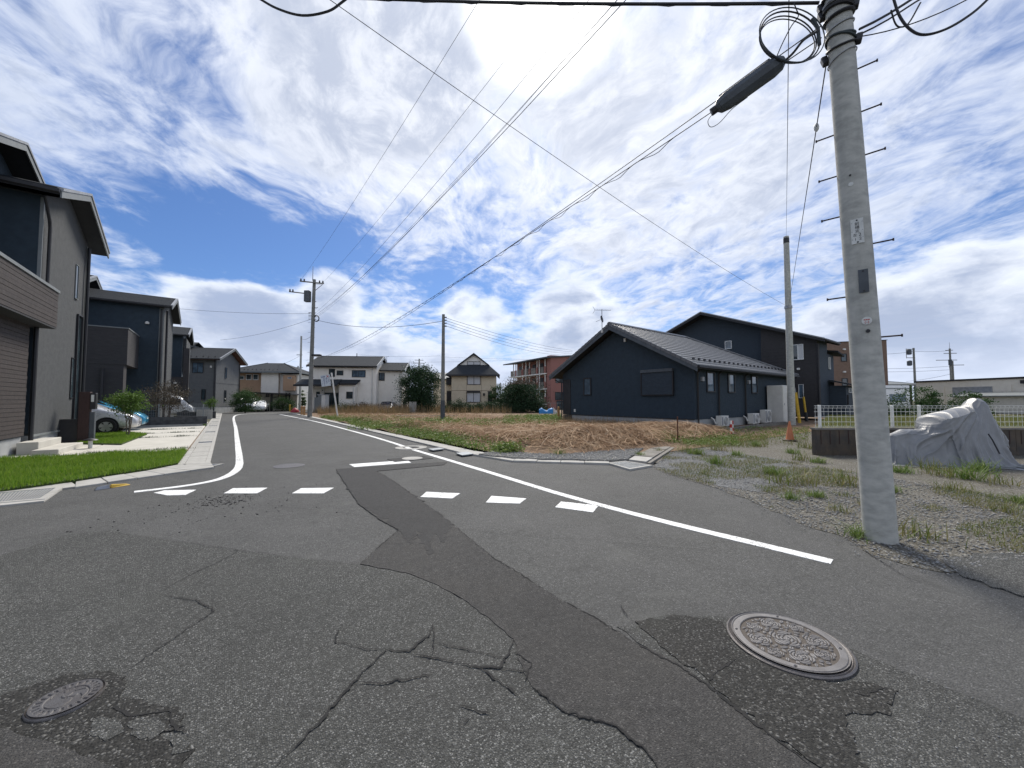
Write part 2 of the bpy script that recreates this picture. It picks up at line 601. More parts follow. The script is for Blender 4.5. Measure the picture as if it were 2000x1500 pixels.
paint_mat()
mat('crack', (0.012, 0.012, 0.012), (0.022, 0.021, 0.02), 30, 0.95)
mat('soil', (0.21, 0.135, 0.080), (0.135, 0.088, 0.052), 2.5, 0.95, 0.8, 30)
mat('far_ground', (0.10, 0.105, 0.06), (0.13, 0.11, 0.08), 0.3, 0.95, 0.3, 4)
mat('field', (0.17, 0.19, 0.05), (0.12, 0.14, 0.04), 0.8, 0.95, 0.5, 20)
mat('turf_soil', (0.055, 0.085, 0.022), (0.04, 0.06, 0.018), 3, 0.95, 0.5, 30)
mat('concrete', (0.42, 0.41, 0.38), (0.34, 0.33, 0.30), 3.5, 0.85, 0.25, 60, dirt=0.18, rnd=0.12)
mat('concrete_slab', (0.55, 0.53, 0.47), (0.47, 0.45, 0.40), 2.0, 0.85, 0.2, 50, dirt=0.1, rnd=0.08)
mat('concrete_old', (0.24, 0.225, 0.20), (0.16, 0.15, 0.13), 4.0, 0.9, 0.4, 50, dirt=0.35, rnd=0.25)
mat('concrete_dark', (0.060, 0.055, 0.050), (0.11, 0.085, 0.06), 3.0, 0.9, 0.3, 40, dirt=0.5)
mat('foundation', (0.36, 0.37, 0.37), (0.30, 0.31, 0.31), 2.0, 0.85, 0.12, 60, dirt=0.15)
mat('pole_concrete', (0.47, 0.468, 0.425), (0.33, 0.332, 0.305), 3.0, 0.85, 0.22, 60, dirt=0.45, aniso=(2.2, 2.2, 4.5))
mat('pole_far', (0.22, 0.22, 0.205), (0.16, 0.165, 0.15), 3.0, 0.85, 0.1, 60, dirt=0.25)
mat('grate', (0.23, 0.25, 0.27), (0.16, 0.17, 0.18), 8, 0.5, 0.1, 60, metal=0.6)
mat('hole', (0.012, 0.012, 0.013), (0.02, 0.02, 0.02), 5, 0.95)
mat('iron', (0.16, 0.150, 0.145), (0.115, 0.105, 0.10), 14, 0.48, 0.2, 120, metal=0.55)
mat('iron_dark', (0.10, 0.098, 0.10), (0.075, 0.07, 0.07), 14, 0.55, 0.2, 120, metal=0.4)
mat('brick_brown', (0.048, 0.038, 0.035), (0.032, 0.025, 0.024), 7, 0.75, 0.35, 55, rnd=0.25)
mat('stucco_char', (0.073, 0.077, 0.080), (0.058, 0.062, 0.065), 5, 0.85, 0.7, 90)
mat('stucco_navy', (0.0260, 0.0420, 0.0580), (0.0210, 0.0340, 0.0470), 4, 0.8, 0.6, 90)
mat('siding_navy', (0.034, 0.049, 0.066), (0.026, 0.037, 0.050), 4, 0.75, 0.35, 60, aniso=(1, 1, 5))
mat('siding_brown', (0.044, 0.042, 0.043), (0.032, 0.030, 0.032), 4, 0.75, 0.4, 60, aniso=(1, 1, 6))
mat('trim_grey', (0.185, 0.20, 0.202), (0.15, 0.162, 0.165), 3, 0.6, 0.05, 40)
mat('trim_dark', (0.022, 0.022, 0.025), (0.016, 0.016, 0.018), 3, 0.5, 0.05, 40)
mat('soffit', (0.035, 0.037, 0.042), (0.028, 0.029, 0.033), 3, 0.8)
mat('soffit_brown', (0.16, 0.075, 0.05), (0.12, 0.055, 0.035), 3, 0.8)
mat('shingle', (0.045, 0.050, 0.056), (0.028, 0.032, 0.037), 9, 0.9, 0.5, 45, rnd=0.15, spec=0.15)
mat('tile_roof', (0.125, 0.128, 0.132), (0.088, 0.091, 0.095), 6, 0.36, 0.2, 40, rnd=0.2, spec=0.6)
mat('cream_wall', (0.86, 0.82, 0.74), (0.80, 0.76, 0.68), 2, 0.85, 0.3, 60, dirt=0.08)
mat('beige_wall', (0.62, 0.54, 0.40), (0.56, 0.48, 0.35), 2, 0.85, 0.3, 60, dirt=0.12)
mat('tan_wall', (0.44, 0.29, 0.19), (0.38, 0.25, 0.16), 2, 0.85, 0.3, 60)
mat('white_wall', (0.76, 0.74, 0.69), (0.70, 0.68, 0.63), 2, 0.85, 0.2, 60)
mat('grey_wall', (0.145, 0.15, 0.152), (0.12, 0.125, 0.127), 3, 0.85, 0.4, 60)
mat('pink_brick', (0.34, 0.16, 0.13), (0.26, 0.12, 0.10), 8, 0.85, 0.4, 30, aniso=(1, 1, 4))
mat('brown_wall', (0.20, 0.135, 0.10), (0.165, 0.11, 0.082), 3, 0.85, 0.3, 40)
mat('ware_wall', (0.66, 0.61, 0.52), (0.60, 0.55, 0.46), 1.5, 0.85, 0.2, 40, dirt=0.15)
mat('window_white', (0.70, 0.71, 0.70), (0.62, 0.63, 0.62), 6, 0.5)
mat('curtain', (0.60, 0.60, 0.60), (0.48, 0.49, 0.50), 4, 0.8, 0.4, 14, aniso=(9, 9, 0.4))
glass('glass')
glass('glass_blue', (0.05, 0.075, 0.10))
glass('glass_car', (0.012, 0.016, 0.018))
mat('white_plastic', (0.66, 0.65, 0.61), (0.58, 0.57, 0.53), 3, 0.5, 0.05)
mat('grey_plastic', (0.30, 0.31, 0.32), (0.22, 0.23, 0.24), 3, 0.5)
mat('black_plastic', (0.022, 0.023, 0.026), (0.016, 0.016, 0.018), 5, 0.45)
mat('cable', (0.020, 0.020, 0.022), (0.014, 0.014, 0.015), 5, 0.6)
mat('cable_teal', (0.035, 0.050, 0.055), (0.025, 0.035, 0.040), 5, 0.55)
mat('closure_grey', (0.075, 0.088, 0.100), (0.055, 0.064, 0.074), 4, 0.55)
mat('steel', (0.32, 0.33, 0.34), (0.22, 0.22, 0.23), 10, 0.45, 0.1, 60, metal=0.7)
mat('rust', (0.13, 0.055, 0.03), (0.07, 0.03, 0.02), 12, 0.9, 0.4, 50)
mat('step_bolt', (0.065, 0.050, 0.050), (0.04, 0.03, 0.03), 20, 0.7, 0.2, 60)
mat('plate_white', (0.62, 0.63, 0.60), (0.52, 0.53, 0.50), 12, 0.5)
mat('ink_black', (0.02, 0.02, 0.025), (0.03, 0.03, 0.03), 5, 0.6)
mat('ink_blue', (0.012, 0.03, 0.18), (0.015, 0.04, 0.20), 5, 0.6)
mat('ink_red', (0.45, 0.03, 0.025), (0.38, 0.03, 0.025), 5, 0.6)
mat('sign_white', (0.60, 0.64, 0.68), (0.52, 0.56, 0.60), 5, 0.5)
mat('cone_orange', (0.55, 0.19, 0.085), (0.46, 0.17, 0.09), 8, 0.7, 0.1, 30, dirt=0.15)
mat('yellow_guard', (0.55, 0.36, 0.03), (0.42, 0.26, 0.03), 6, 0.6)
mat('fence_white', (0.72, 0.72, 0.68), (0.64, 0.64, 0.60), 6, 0.5)
mat('wood_post', (0.42, 0.24, 0.10), (0.30, 0.16, 0.07), 6, 0.8, 0.3, 40)
mat('wood_dark', (0.050, 0.026, 0.022), (0.035, 0.018, 0.016), 6, 0.7, 0.3, 30, aniso=(6, 6, 1))
mat('block_dark', (0.075, 0.078, 0.082), (0.035, 0.036, 0.040), 5, 0.85, 0.4, 40)
mat('tarp_blue', (0.03, 0.22, 0.50), (0.025, 0.17, 0.40), 4, 0.5, 0.3, 8)
mat('red_plastic', (0.40, 0.03, 0.04), (0.30, 0.025, 0.03), 4, 0.5)
mat('cover_silver', (0.21, 0.215, 0.217), (0.17, 0.174, 0.177), 5, 0.40, 0.2, 60, spec=0.6)
mat('car_silver', (0.58, 0.59, 0.61), (0.53, 0.54, 0.56), 2, 0.28, metal=0.35, coat=1.0)
mat('car_blue', (0.03, 0.30, 0.50), (0.025, 0.26, 0.45), 2, 0.25, metal=0.3, coat=1.0)
mat('car_white', (0.74, 0.74, 0.73), (0.69, 0.69, 0.68), 2, 0.3, coat=1.0)
mat('car_navy', (0.012, 0.022, 0.05), (0.01, 0.018, 0.04), 2, 0.25, coat=1.0)
mat('tyre', (0.016, 0.016, 0.017), (0.022, 0.022, 0.022), 20, 0.9, 0.2, 60)
mat('rim', (0.40, 0.41, 0.42), (0.34, 0.35, 0.36), 5, 0.35, metal=0.8)
mat('lamp_clear', (0.55, 0.57, 0.58), (0.30, 0.31, 0.32), 9, 0.12, metal=0.2)
mat('bark', (0.075, 0.055, 0.040), (0.045, 0.033, 0.025), 8, 0.95, 0.6, 30)
mat('bark_pale', (0.16, 0.13, 0.10), (0.11, 0.09, 0.07), 8, 0.95, 0.4, 30)
blades('grass_lawn', [(0.060, 0.150, 0.010), (0.115, 0.235, 0.016), (0.215, 0.310, 0.040), (0.085, 0.190, 0.012), (0.150, 0.220, 0.035)], 0.40)
blades('weed_green', [(0.075, 0.135, 0.024), (0.120, 0.190, 0.038), (0.180, 0.225, 0.065), (0.100, 0.130, 0.032)], 0.3)
blades('weed_yellow', [(0.16, 0.17, 0.05), (0.10, 0.14, 0.03), (0.22, 0.19, 0.08), (0.13, 0.16, 0.04)], 0.3)
blades('straw', [(0.15, 0.085, 0.045), (0.25, 0.145, 0.075), (0.36, 0.225, 0.125), (0.48, 0.34, 0.21), (0.19, 0.105, 0.056)], 0.12, 0.8)
blades('straw_pale', [(0.26, 0.17, 0.10), (0.36, 0.26, 0.17), (0.46, 0.36, 0.25), (0.30, 0.20, 0.12)], 0.1, 0.8)
blades('dry_weed', [(0.14, 0.12, 0.055), (0.23, 0.165, 0.085), (0.31, 0.22, 0.12), (0.12, 0.125, 0.05)], 0.2, 0.8)
blades('leaf_dark', [(0.014, 0.032, 0.018), (0.022, 0.050, 0.024), (0.035, 0.070, 0.026), (0.018, 0.040, 0.020)], 0.2)
blades('leaf_mid', [(0.025, 0.060, 0.020), (0.040, 0.085, 0.024), (0.065, 0.115, 0.030)], 0.25)
blades('leaf_light', [(0.055, 0.115, 0.022), (0.090, 0.160, 0.030), (0.130, 0.200, 0.040)], 0.3)
blades('leaf_bronze', [(0.055, 0.050, 0.035), (0.080, 0.062, 0.045), (0.045, 0.050, 0.030)], 0.25)
blades('stone_chip', [(0.10, 0.10, 0.10), (0.20, 0.20, 0.20), (0.32, 0.32, 0.31), (0.16, 0.155, 0.14), (0.42, 0.42, 0.40)], 0.0, 0.9)
blades('bitumen_chip', [(0.030, 0.030, 0.030), (0.055, 0.054, 0.053), (0.085, 0.083, 0.080)], 0.0, 0.9)

# ------------------------------------------------------------------ ground, street, pavements
rng = random.Random(7)
nrg = np.random.default_rng(11)


def jag(pts, step=0.08, amp=0.012, closed=True, seed=1):
    r = random.Random(seed)
    out = []
    n = len(pts)
    for i in range(n if closed else n - 1):
        a, b = pts[i], pts[(i + 1) % n]
        L = math.hypot(b[0] - a[0], b[1] - a[1])
        k = max(1, min(120, int(L / step)))
        for j in range(k):
            t = j / k
            e = 0 if j == 0 else 1
            out.append((a[0] + (b[0] - a[0]) * t + e * r.gauss(0, amp), a[1] + (b[1] - a[1]) * t + e * r.gauss(0, amp)))
    if not closed:
        out.append(pts[-1])
    return out


def smooth_line(pts, k=6):
    """Catmull-Rom through the points."""
    P_ = [Vector((*p, 0)) if len(p) == 2 else Vector(p) for p in pts]
    P_ = [P_[0] * 2 - P_[1]] + P_ + [P_[-1] * 2 - P_[-2]]
    out = []
    for i in range(1, len(P_) - 2):
        for j in range(k):
            t = j / k
            a, b, c, d = P_[i - 1:i + 3]
            out.append(0.5 * ((2 * b) + (c - a) * t + (2 * a - 5 * b + 4 * c - d) * t * t + (3 * b - a - 3 * c + d) * t ** 3))
    out.append(P_[-2])
    return out


def sheet(name, pts, z, mat_, parent=None, depth=0.02):
    return MB().extrude([(x, y, z) for x, y in pts], (0, 0, -depth)).build(name, mat_, parent)


def gpts(px):
    return [ground_at(*p) for p in px]


kind(MB().extrude([(-2500, -2500, -0.07), (2500, -2500, -0.07), (2500, 2500, -0.07), (-2500, 2500, -0.07)], (0, 0, -1)).build('ground', 'far_ground'), 'structure')

road_pts = [(-0.25, 62), (-0.25, 10.92), (-2.05, 9.74), (-2.66, 9.24), (-24, -4.5), (-24, -16), (16, -22), (16, -6.0), (6.2, -0.2),
            (6.4, 0.45), (6.3, 1.02), (6.6, 1.59), (7.3, 2.64), (8.1, 4.49), (8.2, 5.12), (7.2, 5.87), (5.61, 7.52), (5.37, 9.47), (5.56, 16), (6.0, 38), (6.0, 52), (30, 52), (30, 62)]
road = kind(sheet('road', road_pts, 0.0, 'asphalt_new', depth=0.05), 'structure')

# older coarse asphalt of the cross street
old_px = [(-40, 1096), (60, 1068), (130, 1045), (215, 1036), (330, 1055), (480, 1078), (600, 1092), (700, 1103), (800, 1122), (850, 1142), (905, 1172), (960, 1205), (1010, 1255)]
old_pts = gpts(old_px + [(1016, 1290), (1044, 1345), (1108, 1395), (1204, 1420), (1266, 1470), (1304, 1530)]) + [(1.1, 0.2), (-0.2, -3), (-7, -3), (-6, 3)]
sheet('worn_asphalt', jag(old_pts, 0.05, 0.006, seed=3), 0.004, 'asphalt_old', road, 0.02)
# coarse surfacing to the right of the trench
cr_px = [(1205, 1225), (1300, 1202), (1420, 1208), (1560, 1225), (1700, 1285), (1850, 1345), (2010, 1408), (2030, 1530), (1640, 1530), (1480, 1420), (1330, 1310)]
sheet('worn_asphalt', jag(gpts(cr_px), 0.07, 0.014, seed=5), 0.004, 'asphalt_old', road, 0.02)
# trench repair running up the street, with its arm to the drain
tr_px = [(656, 917), (700, 985), (740, 1015), (779, 1036), (745, 1065), (703, 1103), (800, 1122), (850, 1142), (905, 1172), (950, 1205), (1002, 1250), (1012, 1290), (1040, 1345), (1105, 1395), (1200, 1420), (1262, 1470), (1300, 1530),
         (1640, 1530), (1480, 1422), (1385, 1340), (1330, 1298), (1240, 1258), (1165, 1210), (1090, 1170), (1020, 1125), (965, 1092), (880, 1022), (830, 985), (775, 945), (735, 921), (868, 908.5), (874, 902.5), (803, 906.5), (692, 914)]
sheet('trench_patch', jag(gpts(tr_px), 0.05, 0.005, seed=8), 0.008, 'asphalt_patch', road, 0.02)
fr_px = [(657, 917), (697, 980), (779, 1035), (800, 1066), (815, 1038), (838, 1086), (850, 1044), (868, 1062), (880, 1022), (830, 985), (775, 945), (736, 921), (866, 908), (872, 903), (803, 907), (692, 914.5)]
sheet('fresh_patch', jag(gpts(fr_px), 0.05, 0.02, seed=9), 0.0095, 'asphalt_fresh', road, 0.004)
# broken dark collars round the two covers
dk_px = [(1240, 1215), (1330, 1205), (1410, 1215), (1440, 1270), (1520, 1310), (1640, 1340), (1690, 1335), (1755, 1352), (1740, 1392), (1650, 1400), (1670, 1440), (1700, 1520), (1622, 1515), (1480, 1418), (1388, 1338), (1300, 1270)]
sheet('rough_patch', jag(gpts(dk_px), 0.04, 0.012, seed=12), 0.0085, 'asphalt_dark', road, 0.02)
dk2_px = [(-30, 1372), (120, 1322), (215, 1312), (250, 1332), (232, 1366), (345, 1384), (360, 1420), (300, 1440), (370, 1480), (330, 1530), (200, 1520), (-30, 1436)]
sheet('rough_patch', jag(gpts(dk2_px), 0.03, 0.010, seed=13), 0.0085, 'asphalt_dark', road, 0.02)
for k_, px in enumerate(([(180, 1405), (225, 1408), (245, 1432), (205, 1452), (175, 1440)], [(252, 1412), (310, 1402), (322, 1430), (290, 1452), (255, 1440)], [(330, 1450), (360, 1440), (372, 1470), (335, 1478)])):
    sheet('worn_asphalt', jag(gpts(px), 0.02, 0.006, seed=20 + k_), 0.0105, 'asphalt_old', road, 0.004)
sheet('forecourt_edge', jag(gpts([(-60, 1418), (0, 1430), (110, 1462), (215, 1505), (300, 1560), (-100, 1700)]), 0.05, 0.004, seed=31), 0.018, 'asphalt_patch', road, 0.03)
CRACKS = [  # (sight marks, widest half width in metres)
    [(540, 1498), (585, 1455), (640, 1395), (690, 1335), (735, 1290), (755, 1272), (800, 1275), (840, 1240), (846, 1222)],
    [(755, 1272), (712, 1270), (655, 1255), (655, 1245), (668, 1222)], [(800, 1280), (860, 1290), (930, 1305), (975, 1308), (990, 1285), (1000, 1262), (1003, 1250)],
    [(846, 1222), (848, 1255), (845, 1285)], [(690, 1335), (740, 1338), (790, 1332), (850, 1318)], [(848, 1258), (900, 1268), (985, 1288)],
    [(938, 1305), (970, 1330), (1000, 1352), (1015, 1362)], [(1000, 1275), (1038, 1298), (1030, 1320), (1028, 1338)], [(975, 1308), (1030, 1315)],
    [(240, 1318), (300, 1275), (345, 1245), (390, 1215), (420, 1195), (385, 1175), (305, 1162)], [(305, 1162), (380, 1120), (430, 1098), (465, 1078), (455, 1070)],
    [(330, 1055), (480, 1078), (600, 1092), (703, 1103)], [(500, 985), (560, 992), (650, 1000), (760, 1015)], [(890, 1033), (1000, 1045), (1150, 1055), (1300, 1070), (1440, 1080)],
    [(1105, 1395), (1200, 1420), (1262, 1470), (1285, 1500)], [(1240, 1258), (1300, 1290), (1330, 1305), (1385, 1345), (1480, 1422), (1590, 1500)], [(1090, 1170), (1165, 1210), (1240, 1258)],
    [(1208, 1180), (1225, 1205), (1240, 1222)], [(1040, 1345), (1105, 1395)], [(895, 1382), (925, 1388), (958, 1398)], [(905, 1420), (920, 1402)], [(880, 1022), (965, 1092), (1020, 1125), (1090, 1170)],
    [(656, 917), (700, 985), (740, 1015), (779, 1036)], [(779, 1036), (745, 1065), (703, 1103)], [(735, 920), (775, 945), (830, 985), (880, 1022)],
    [(232, 1366), (222, 1385), (255, 1402), (330, 1392), (335, 1420), (370, 1440)], [(255, 1402), (240, 1440)], [(1385, 1340), (1395, 1320), (1440, 1290)], [(1660, 1355), (1690, 1362), (1730, 1345)],
    [(1640, 1035), (1700, 1085), (1780, 1135), (1850, 1145)], [(1800, 1090), (1860, 1130), (1920, 1140), (2000, 1152)],
]
CW = [8, 4, 8, 3.5, 6, 4, 7, 5, 5, 5, 3.5, 2.5, 2, 1.8, 8, 11, 5, 3, 6, 6, 5, 5, 5, 5, 5, 7, 5, 7, 6, 4, 3]


def crack(pts, w_, seed):
    r = random.Random(seed)
    line = jag(pts, 0.020, 0.0050, closed=False, seed=seed)
    n = len(line)
    vs_ = []
    for i, p in enumerate(line):
        a, b = line[max(i - 1, 0)], line[min(i + 1, n - 1)]
        dx_, dy_ = b[0] - a[0], b[1] - a[1]
        L = math.hypot(dx_, dy_) or 1
        t = i / (n - 1)
        ww = w_ * min(1, 6 * t + 0.1, 6 * (1 - t) + 0.1) * r.uniform(0.45, 1.15) * (0.78 + 0.22 * math.sin(9 * t + seed))
        ww = max(ww, 0.0008)
        vs_ += [(p[0] - dy_ / L * ww, p[1] + dx_ / L * ww, 0.0108), (p[0] + dy_ / L * ww * 0.8, p[1] - dx_ / L * ww * 0.8, 0.0108)]
    MB().add(vs_, [(2 * i, 2 * i + 1, 2 * i + 3, 2 * i + 2) for i in range(n - 1)]).build('crack', 'crack', road)


for i_, px in enumerate(CRACKS):
    crack(gpts(px), CW[i_ % len(CW)] * 0.0011 + 0.0010, 50 + i_)

# painted markings -------------------------------------------------
def painted(name, pts, z=0.0055):
    sheet(name, jag(pts, 0.05, 0.0022, seed=len(pts) + int(pts[0][0] * 50)), z, 'road_paint', road, 0.005)


def stripe(name, pts, wd, k=8):
    line = smooth_line(pts, k)
    n = len(line)
    L, R = [], []
    for i, p in enumerate(line):
        d = (line[min(i + 1, n - 1)] - line[max(i - 1, 0)]).normalized()
        nrm = Vector((-d.y, d.x, 0))
        L.append(p + nrm * wd / 2)
        R.append(p - nrm * wd / 2)
    painted(name, [(p.x, p.y) for p in L + R[::-1]])


stripe('edge_line', gpts([(540, 807), (490, 808), (459, 812), (461, 840), (464.5, 870), (467.5, 896), (466, 912), (453, 925), (428, 936), (390, 944.5), (340, 952), (262, 961)]), 0.15, 6)
stripe('edge_line', gpts([(545, 809), (610, 822), (690, 842.5), (755, 861), (805, 877.5), (870, 897), (960, 924), (1080, 961), (1200, 994), (1330, 1027), (1480, 1063), (1625, 1098)]), 0.145, 6)
painted('stop_line', gpts([(682, 907), (796, 899), (803, 904), (692, 912.5)]))
for px in ([(300, 963), (328, 968), (362, 967), (383, 957), (322, 958)], [(437, 964), (455, 954), (522, 953), (502, 964)], [(570, 964), (588, 954), (652, 953), (632, 964)], [(697, 964), (702, 961), (706, 965)],
           [(821, 971), (833, 961), (899, 964), (883, 974)], [(949, 982), (960, 969), (1028, 974), (1015, 984)], [(1084, 991), (1096, 980), (1169, 988), (1158, 1001)]):
    painted('dash_mark', gpts(px))

# gutter and kerbs ---------------------------------------------------
gutter = kind(MB().box(-0.84, -0.72, 11.75, 56, -0.05, 0.030).build('gutter', 'concrete'), 'structure')
MB().box(-0.34, -0.25, 11.75, 56, -0.05, 0.026).build('gutter_edge', 'concrete', gutter)
MB().box(-0.72, -0.34, 11.75, 56, -0.06, -0.02).build('gutter_channel', 'hole', gutter)
y_ = 11.78
lid_me = MB().box(-0.185, 0.185, 0.006, 0.494, -0.018, 0.020)
for j in range(2):   # hand slots
    lid_me.box(-0.10 + 0.14 * j, -0.04 + 0.14 * j, 0.03, 0.05, 0.020, 0.0215)
lid0 = lid_me.build('gutter_lid', 'concrete', gutter)
lid0.location = (-0.53, y_, 0)
i_ = 0
bar_me = MB()
for j in range(9):
    bar_me.box(-0.185, 0.185, 0.02 + j * 0.054, 0.045 + j * 0.054, -0.015, 0.020)
bar0 = bar_me.build('gutter_grating', 'grate', gutter)
bar0.location = (-0.53, y_ + 0.5 * 11, 0)
while y_ < 55:
    y_ += 0.5
    i_ += 1
    if i_ % 11 == 0:
        if i_ != 11:
            c_ = bar0.copy(); C.objects.link(c_); c_.location = (-0.53, y_, 0)
        continue
    c_ = lid0.copy(); C.objects.link(c_); c_.location = (-0.53, y_, rng.uniform(-0.003, 0.003))


def kerb_run(name, inner, outer, z, n_each, mat_='concrete'):
    root = None
    for a, b, c, d, n in zip(inner[:-1], inner[1:], outer[:-1], outer[1:], n_each):
        for k in range(n):
            t0, t1 = k / n, (k + 1) / n - 0.012 / max(0.1, math.dist(a, b))
            q_ = [(a[0] + (b[0] - a[0]) * t, a[1] + (b[1] - a[1]) * t) for t in (t0, t1)] + [(c[0] + (d[0] - c[0]) * t, c[1] + (d[1] - c[1]) * t) for t in (t1, t0)]
            dz_ = rng.uniform(-0.004, 0.004)
            mb = MB().extrude([(x, y, z + dz_) for x, y in q_], (0, 0, -0.12))
            if root is None:
                root = kind(mb.build(name, mat_), 'structure')
            else:
                mb.build('kerb_stone', mat_, root, bevel=0.006)
    return root


kerb_run('kerb', [(-0.16, 10.78), (-0.95, 10.38), (-2.02, 9.72)], [(-0.80, 11.72), (-1.30, 11.05), (-2.14, 10.35)], 0.035, [2, 3])
MB().extrude([(-0.16, 10.78, 0.03), (-0.80, 11.72, 0.03), (-0.25, 11.72, 0.03)], (0, 0, -0.1)).build('kerb_corner', 'concrete', gutter)
kerb_right = kerb_run('kerb', [(5.62, 7.50), (5.36, 9.47), (5.55, 16.0), (5.75, 25), (6.0, 38), (6.0, 51)], [(5.98, 7.82), (5.82, 9.55), (5.95, 16.0), (6.15, 25), (6.4, 38), (6.4, 51)], 0.045, [3, 11, 15, 20, 16])
kerb_run('kerb', [(7.18, 5.85), (5.62, 7.50)], [(7.48, 6.12), (5.98, 7.82)], 0.045, [4])
for px in ([(836, 880), (858, 877.5), (868, 880), (846, 883)], [(890, 888.5), (912, 885.5), (925, 890), (903, 893)]):
    sheet('gutter_lid', gpts(px), 0.055, 'grate', kerb_right, 0.03)


def grate_cover(corners, nb, label, m_frame='concrete', dz_=0.0):
    """Drain grating: frame, dark pit and bars between two opposite edges."""
    p = [Vector((x, y, 0)) for x, y in corners]
    c = sum(p, Vector()) / 4
    root = thing('drain_grate', label, 'drain grate', (c.x, c.y, dz_))
    L = [q_ - c for q_ in p]
    ins = [q_ * 0.84 for q_ in L]
    fr = MB()
    for i in range(4):
        j = (i + 1) % 4
        fr.hexa([(*L[i].xy, -0.04), (*L[j].xy, -0.04), (*ins[j].xy, -0.04), (*ins[i].xy, -0.04), (*L[i].xy, 0.03), (*L[j].xy, 0.03), (*ins[j].xy, 0.03), (*ins[i].xy, 0.03)])
    fr.build('frame', m_frame, root)
    MB().extrude([(*q_.xy, 0.002) for q_ in ins], (0, 0, -0.03)).build('pit', 'hole', root)
    for k in range(nb):
        t0, t1 = (k + 0.18) / nb, (k + 0.72) / nb
        q_ = [ins[0].lerp(ins[1], t0), ins[0].lerp(ins[1], t1), ins[3].lerp(ins[2], t1), ins[3].lerp(ins[2], t0)]
        MB().extrude([(*v_.xy, 0.026) for v_ in q_], (0, 0, -0.02)).build('bar', 'grate', root)
    return root


grate_cover(gpts([(-95, 972), (125, 953), (88, 978), (-95, 994)]), 26, 'long steel drain grating set in the kerb beside the lawn edge')
grate_cover([(-0.85, 11.42), (-0.15, 11.02), (0.02, 11.24), (-0.72, 11.70)], 13, 'small slotted drain grating at the end of the lidded gutter')
grate_cover(gpts([(1186, 907), (1222, 903.5), (1275, 912), (1230, 920)]), 18, 'square steel drain grating in white frame at the gravel lot corner', 'concrete', 0.012)

_ke = kind(sheet('kerb', gpts([(-95, 962), (0, 957), (140, 944.5), (152, 952), (122, 956), (86, 981), (-95, 1000)]), 0.022, 'concrete', depth=0.1), 'structure')
# slabs over the drain running into the lot
ds_px = [[(1228, 902), (1262, 906.5), (1275, 898), (1240, 894.5)], [(1242, 894), (1276, 897.5), (1288, 890), (1256, 886.5)], [(1257, 886), (1289, 889.5), (1300, 882.5), (1270, 879.5)], [(1271, 879), (1301, 882), (1310, 876.5), (1280, 874)]]
dslab = None
for k_, px in enumerate(ds_px):
    o_ = sheet('drain_slab', gpts(px), 0.06 + 0.006 * (k_ % 2), 'concrete' if k_ == 0 else 'concrete_old', dslab, 0.1)
    if dslab is None:
        dslab = kind(o_, 'structure')
        o_.name = 'drain_path'
sheet('path_edge', gpts([(1264, 908), (1270, 908.5), (1318, 877), (1311, 876)]), 0.05, 'concrete_old', dslab, 0.1)

# lawn, planting bed, driveway ---------------------------------------
lawn_poly = [(-0.84, 11.80), (-0.86, 14.55), (-3.3, 15.0), (-4.38, 15.1), (-4.38, 14.0), (-9.0, 14.0), (-9, 5.2), (-2.9, 9.95), (-2.15, 10.42), (-1.32, 11.12)]
lawn = kind(sheet('lawn', lawn_poly, 0.06, 'turf_soil', depth=0.12), 'structure')
bed_poly = gpts([(150, 871), (237, 872.5), (287, 852), (230, 847), (160, 846)])
bed = kind(sheet('planting_bed', bed_poly, 0.095, 'turf_soil', depth=0.12), 'structure')
drive = kind(MB().box(-12, -0.85, 15.05, 33, -0.05, 0.0).build('driveway', 'soil'), 'structure')
for ya, yb in ((14.62, 15.30), (15.36, 20.35), (20.45, 22.85), (22.95, 25.65), (25.78, 28.15), (28.5, 32.8)):
    MB().box(-0.88, -3.15, ya, yb, 0.0, 0.055).build('concrete_slab', 'concrete_slab', drive, bevel=0.008)
    MB().box(-3.19, -10.5, max(ya, 17.6), yb, 0.0, 0.053).build('concrete_slab', 'concrete_slab', drive, bevel=0.008)

# vacant lot: uneven soil ---------------------------------------------
def vnoise(x, y, s, seed):
    r = np.random.default_rng(seed)
    g = r.random((64, 64))
    fx, fy = x * s, y * s
    ix, iy = np.floor(fx).astype(int), np.floor(fy).astype(int)
    tx, ty = fx - ix, fy - iy
    tx, ty = tx * tx * (3 - 2 * tx), ty * ty * (3 - 2 * ty)
    a, b = g[ix % 64, iy % 64], g[(ix + 1) % 64, iy % 64]
    c, d = g[ix % 64, (iy + 1) % 64], g[(ix + 1) % 64, (iy + 1) % 64]
    return a * (1 - tx) * (1 - ty) + b * tx * (1 - ty) + c * (1 - tx) * ty + d * tx * ty


def lot_z(x, y):
    x, y = np.asarray(x, float), np.asarray(y, float)
    edge = np.clip((x - 6.2) / 1.2, 0, 1) * np.clip((y - 7.0) / 1.2, 0, 1)
    z = 0.02 + edge * (0.03 + 0.08 * vnoise(x, y, 0.45, 3) + 0.05 * vnoise(x, y, 1.7, 4))
    for cx, cy, rx, ry, h in HEAPS:
        z = z + h * np.exp(-(((x - cx) / rx) ** 2 + ((y - cy) / ry) ** 2))
    return z


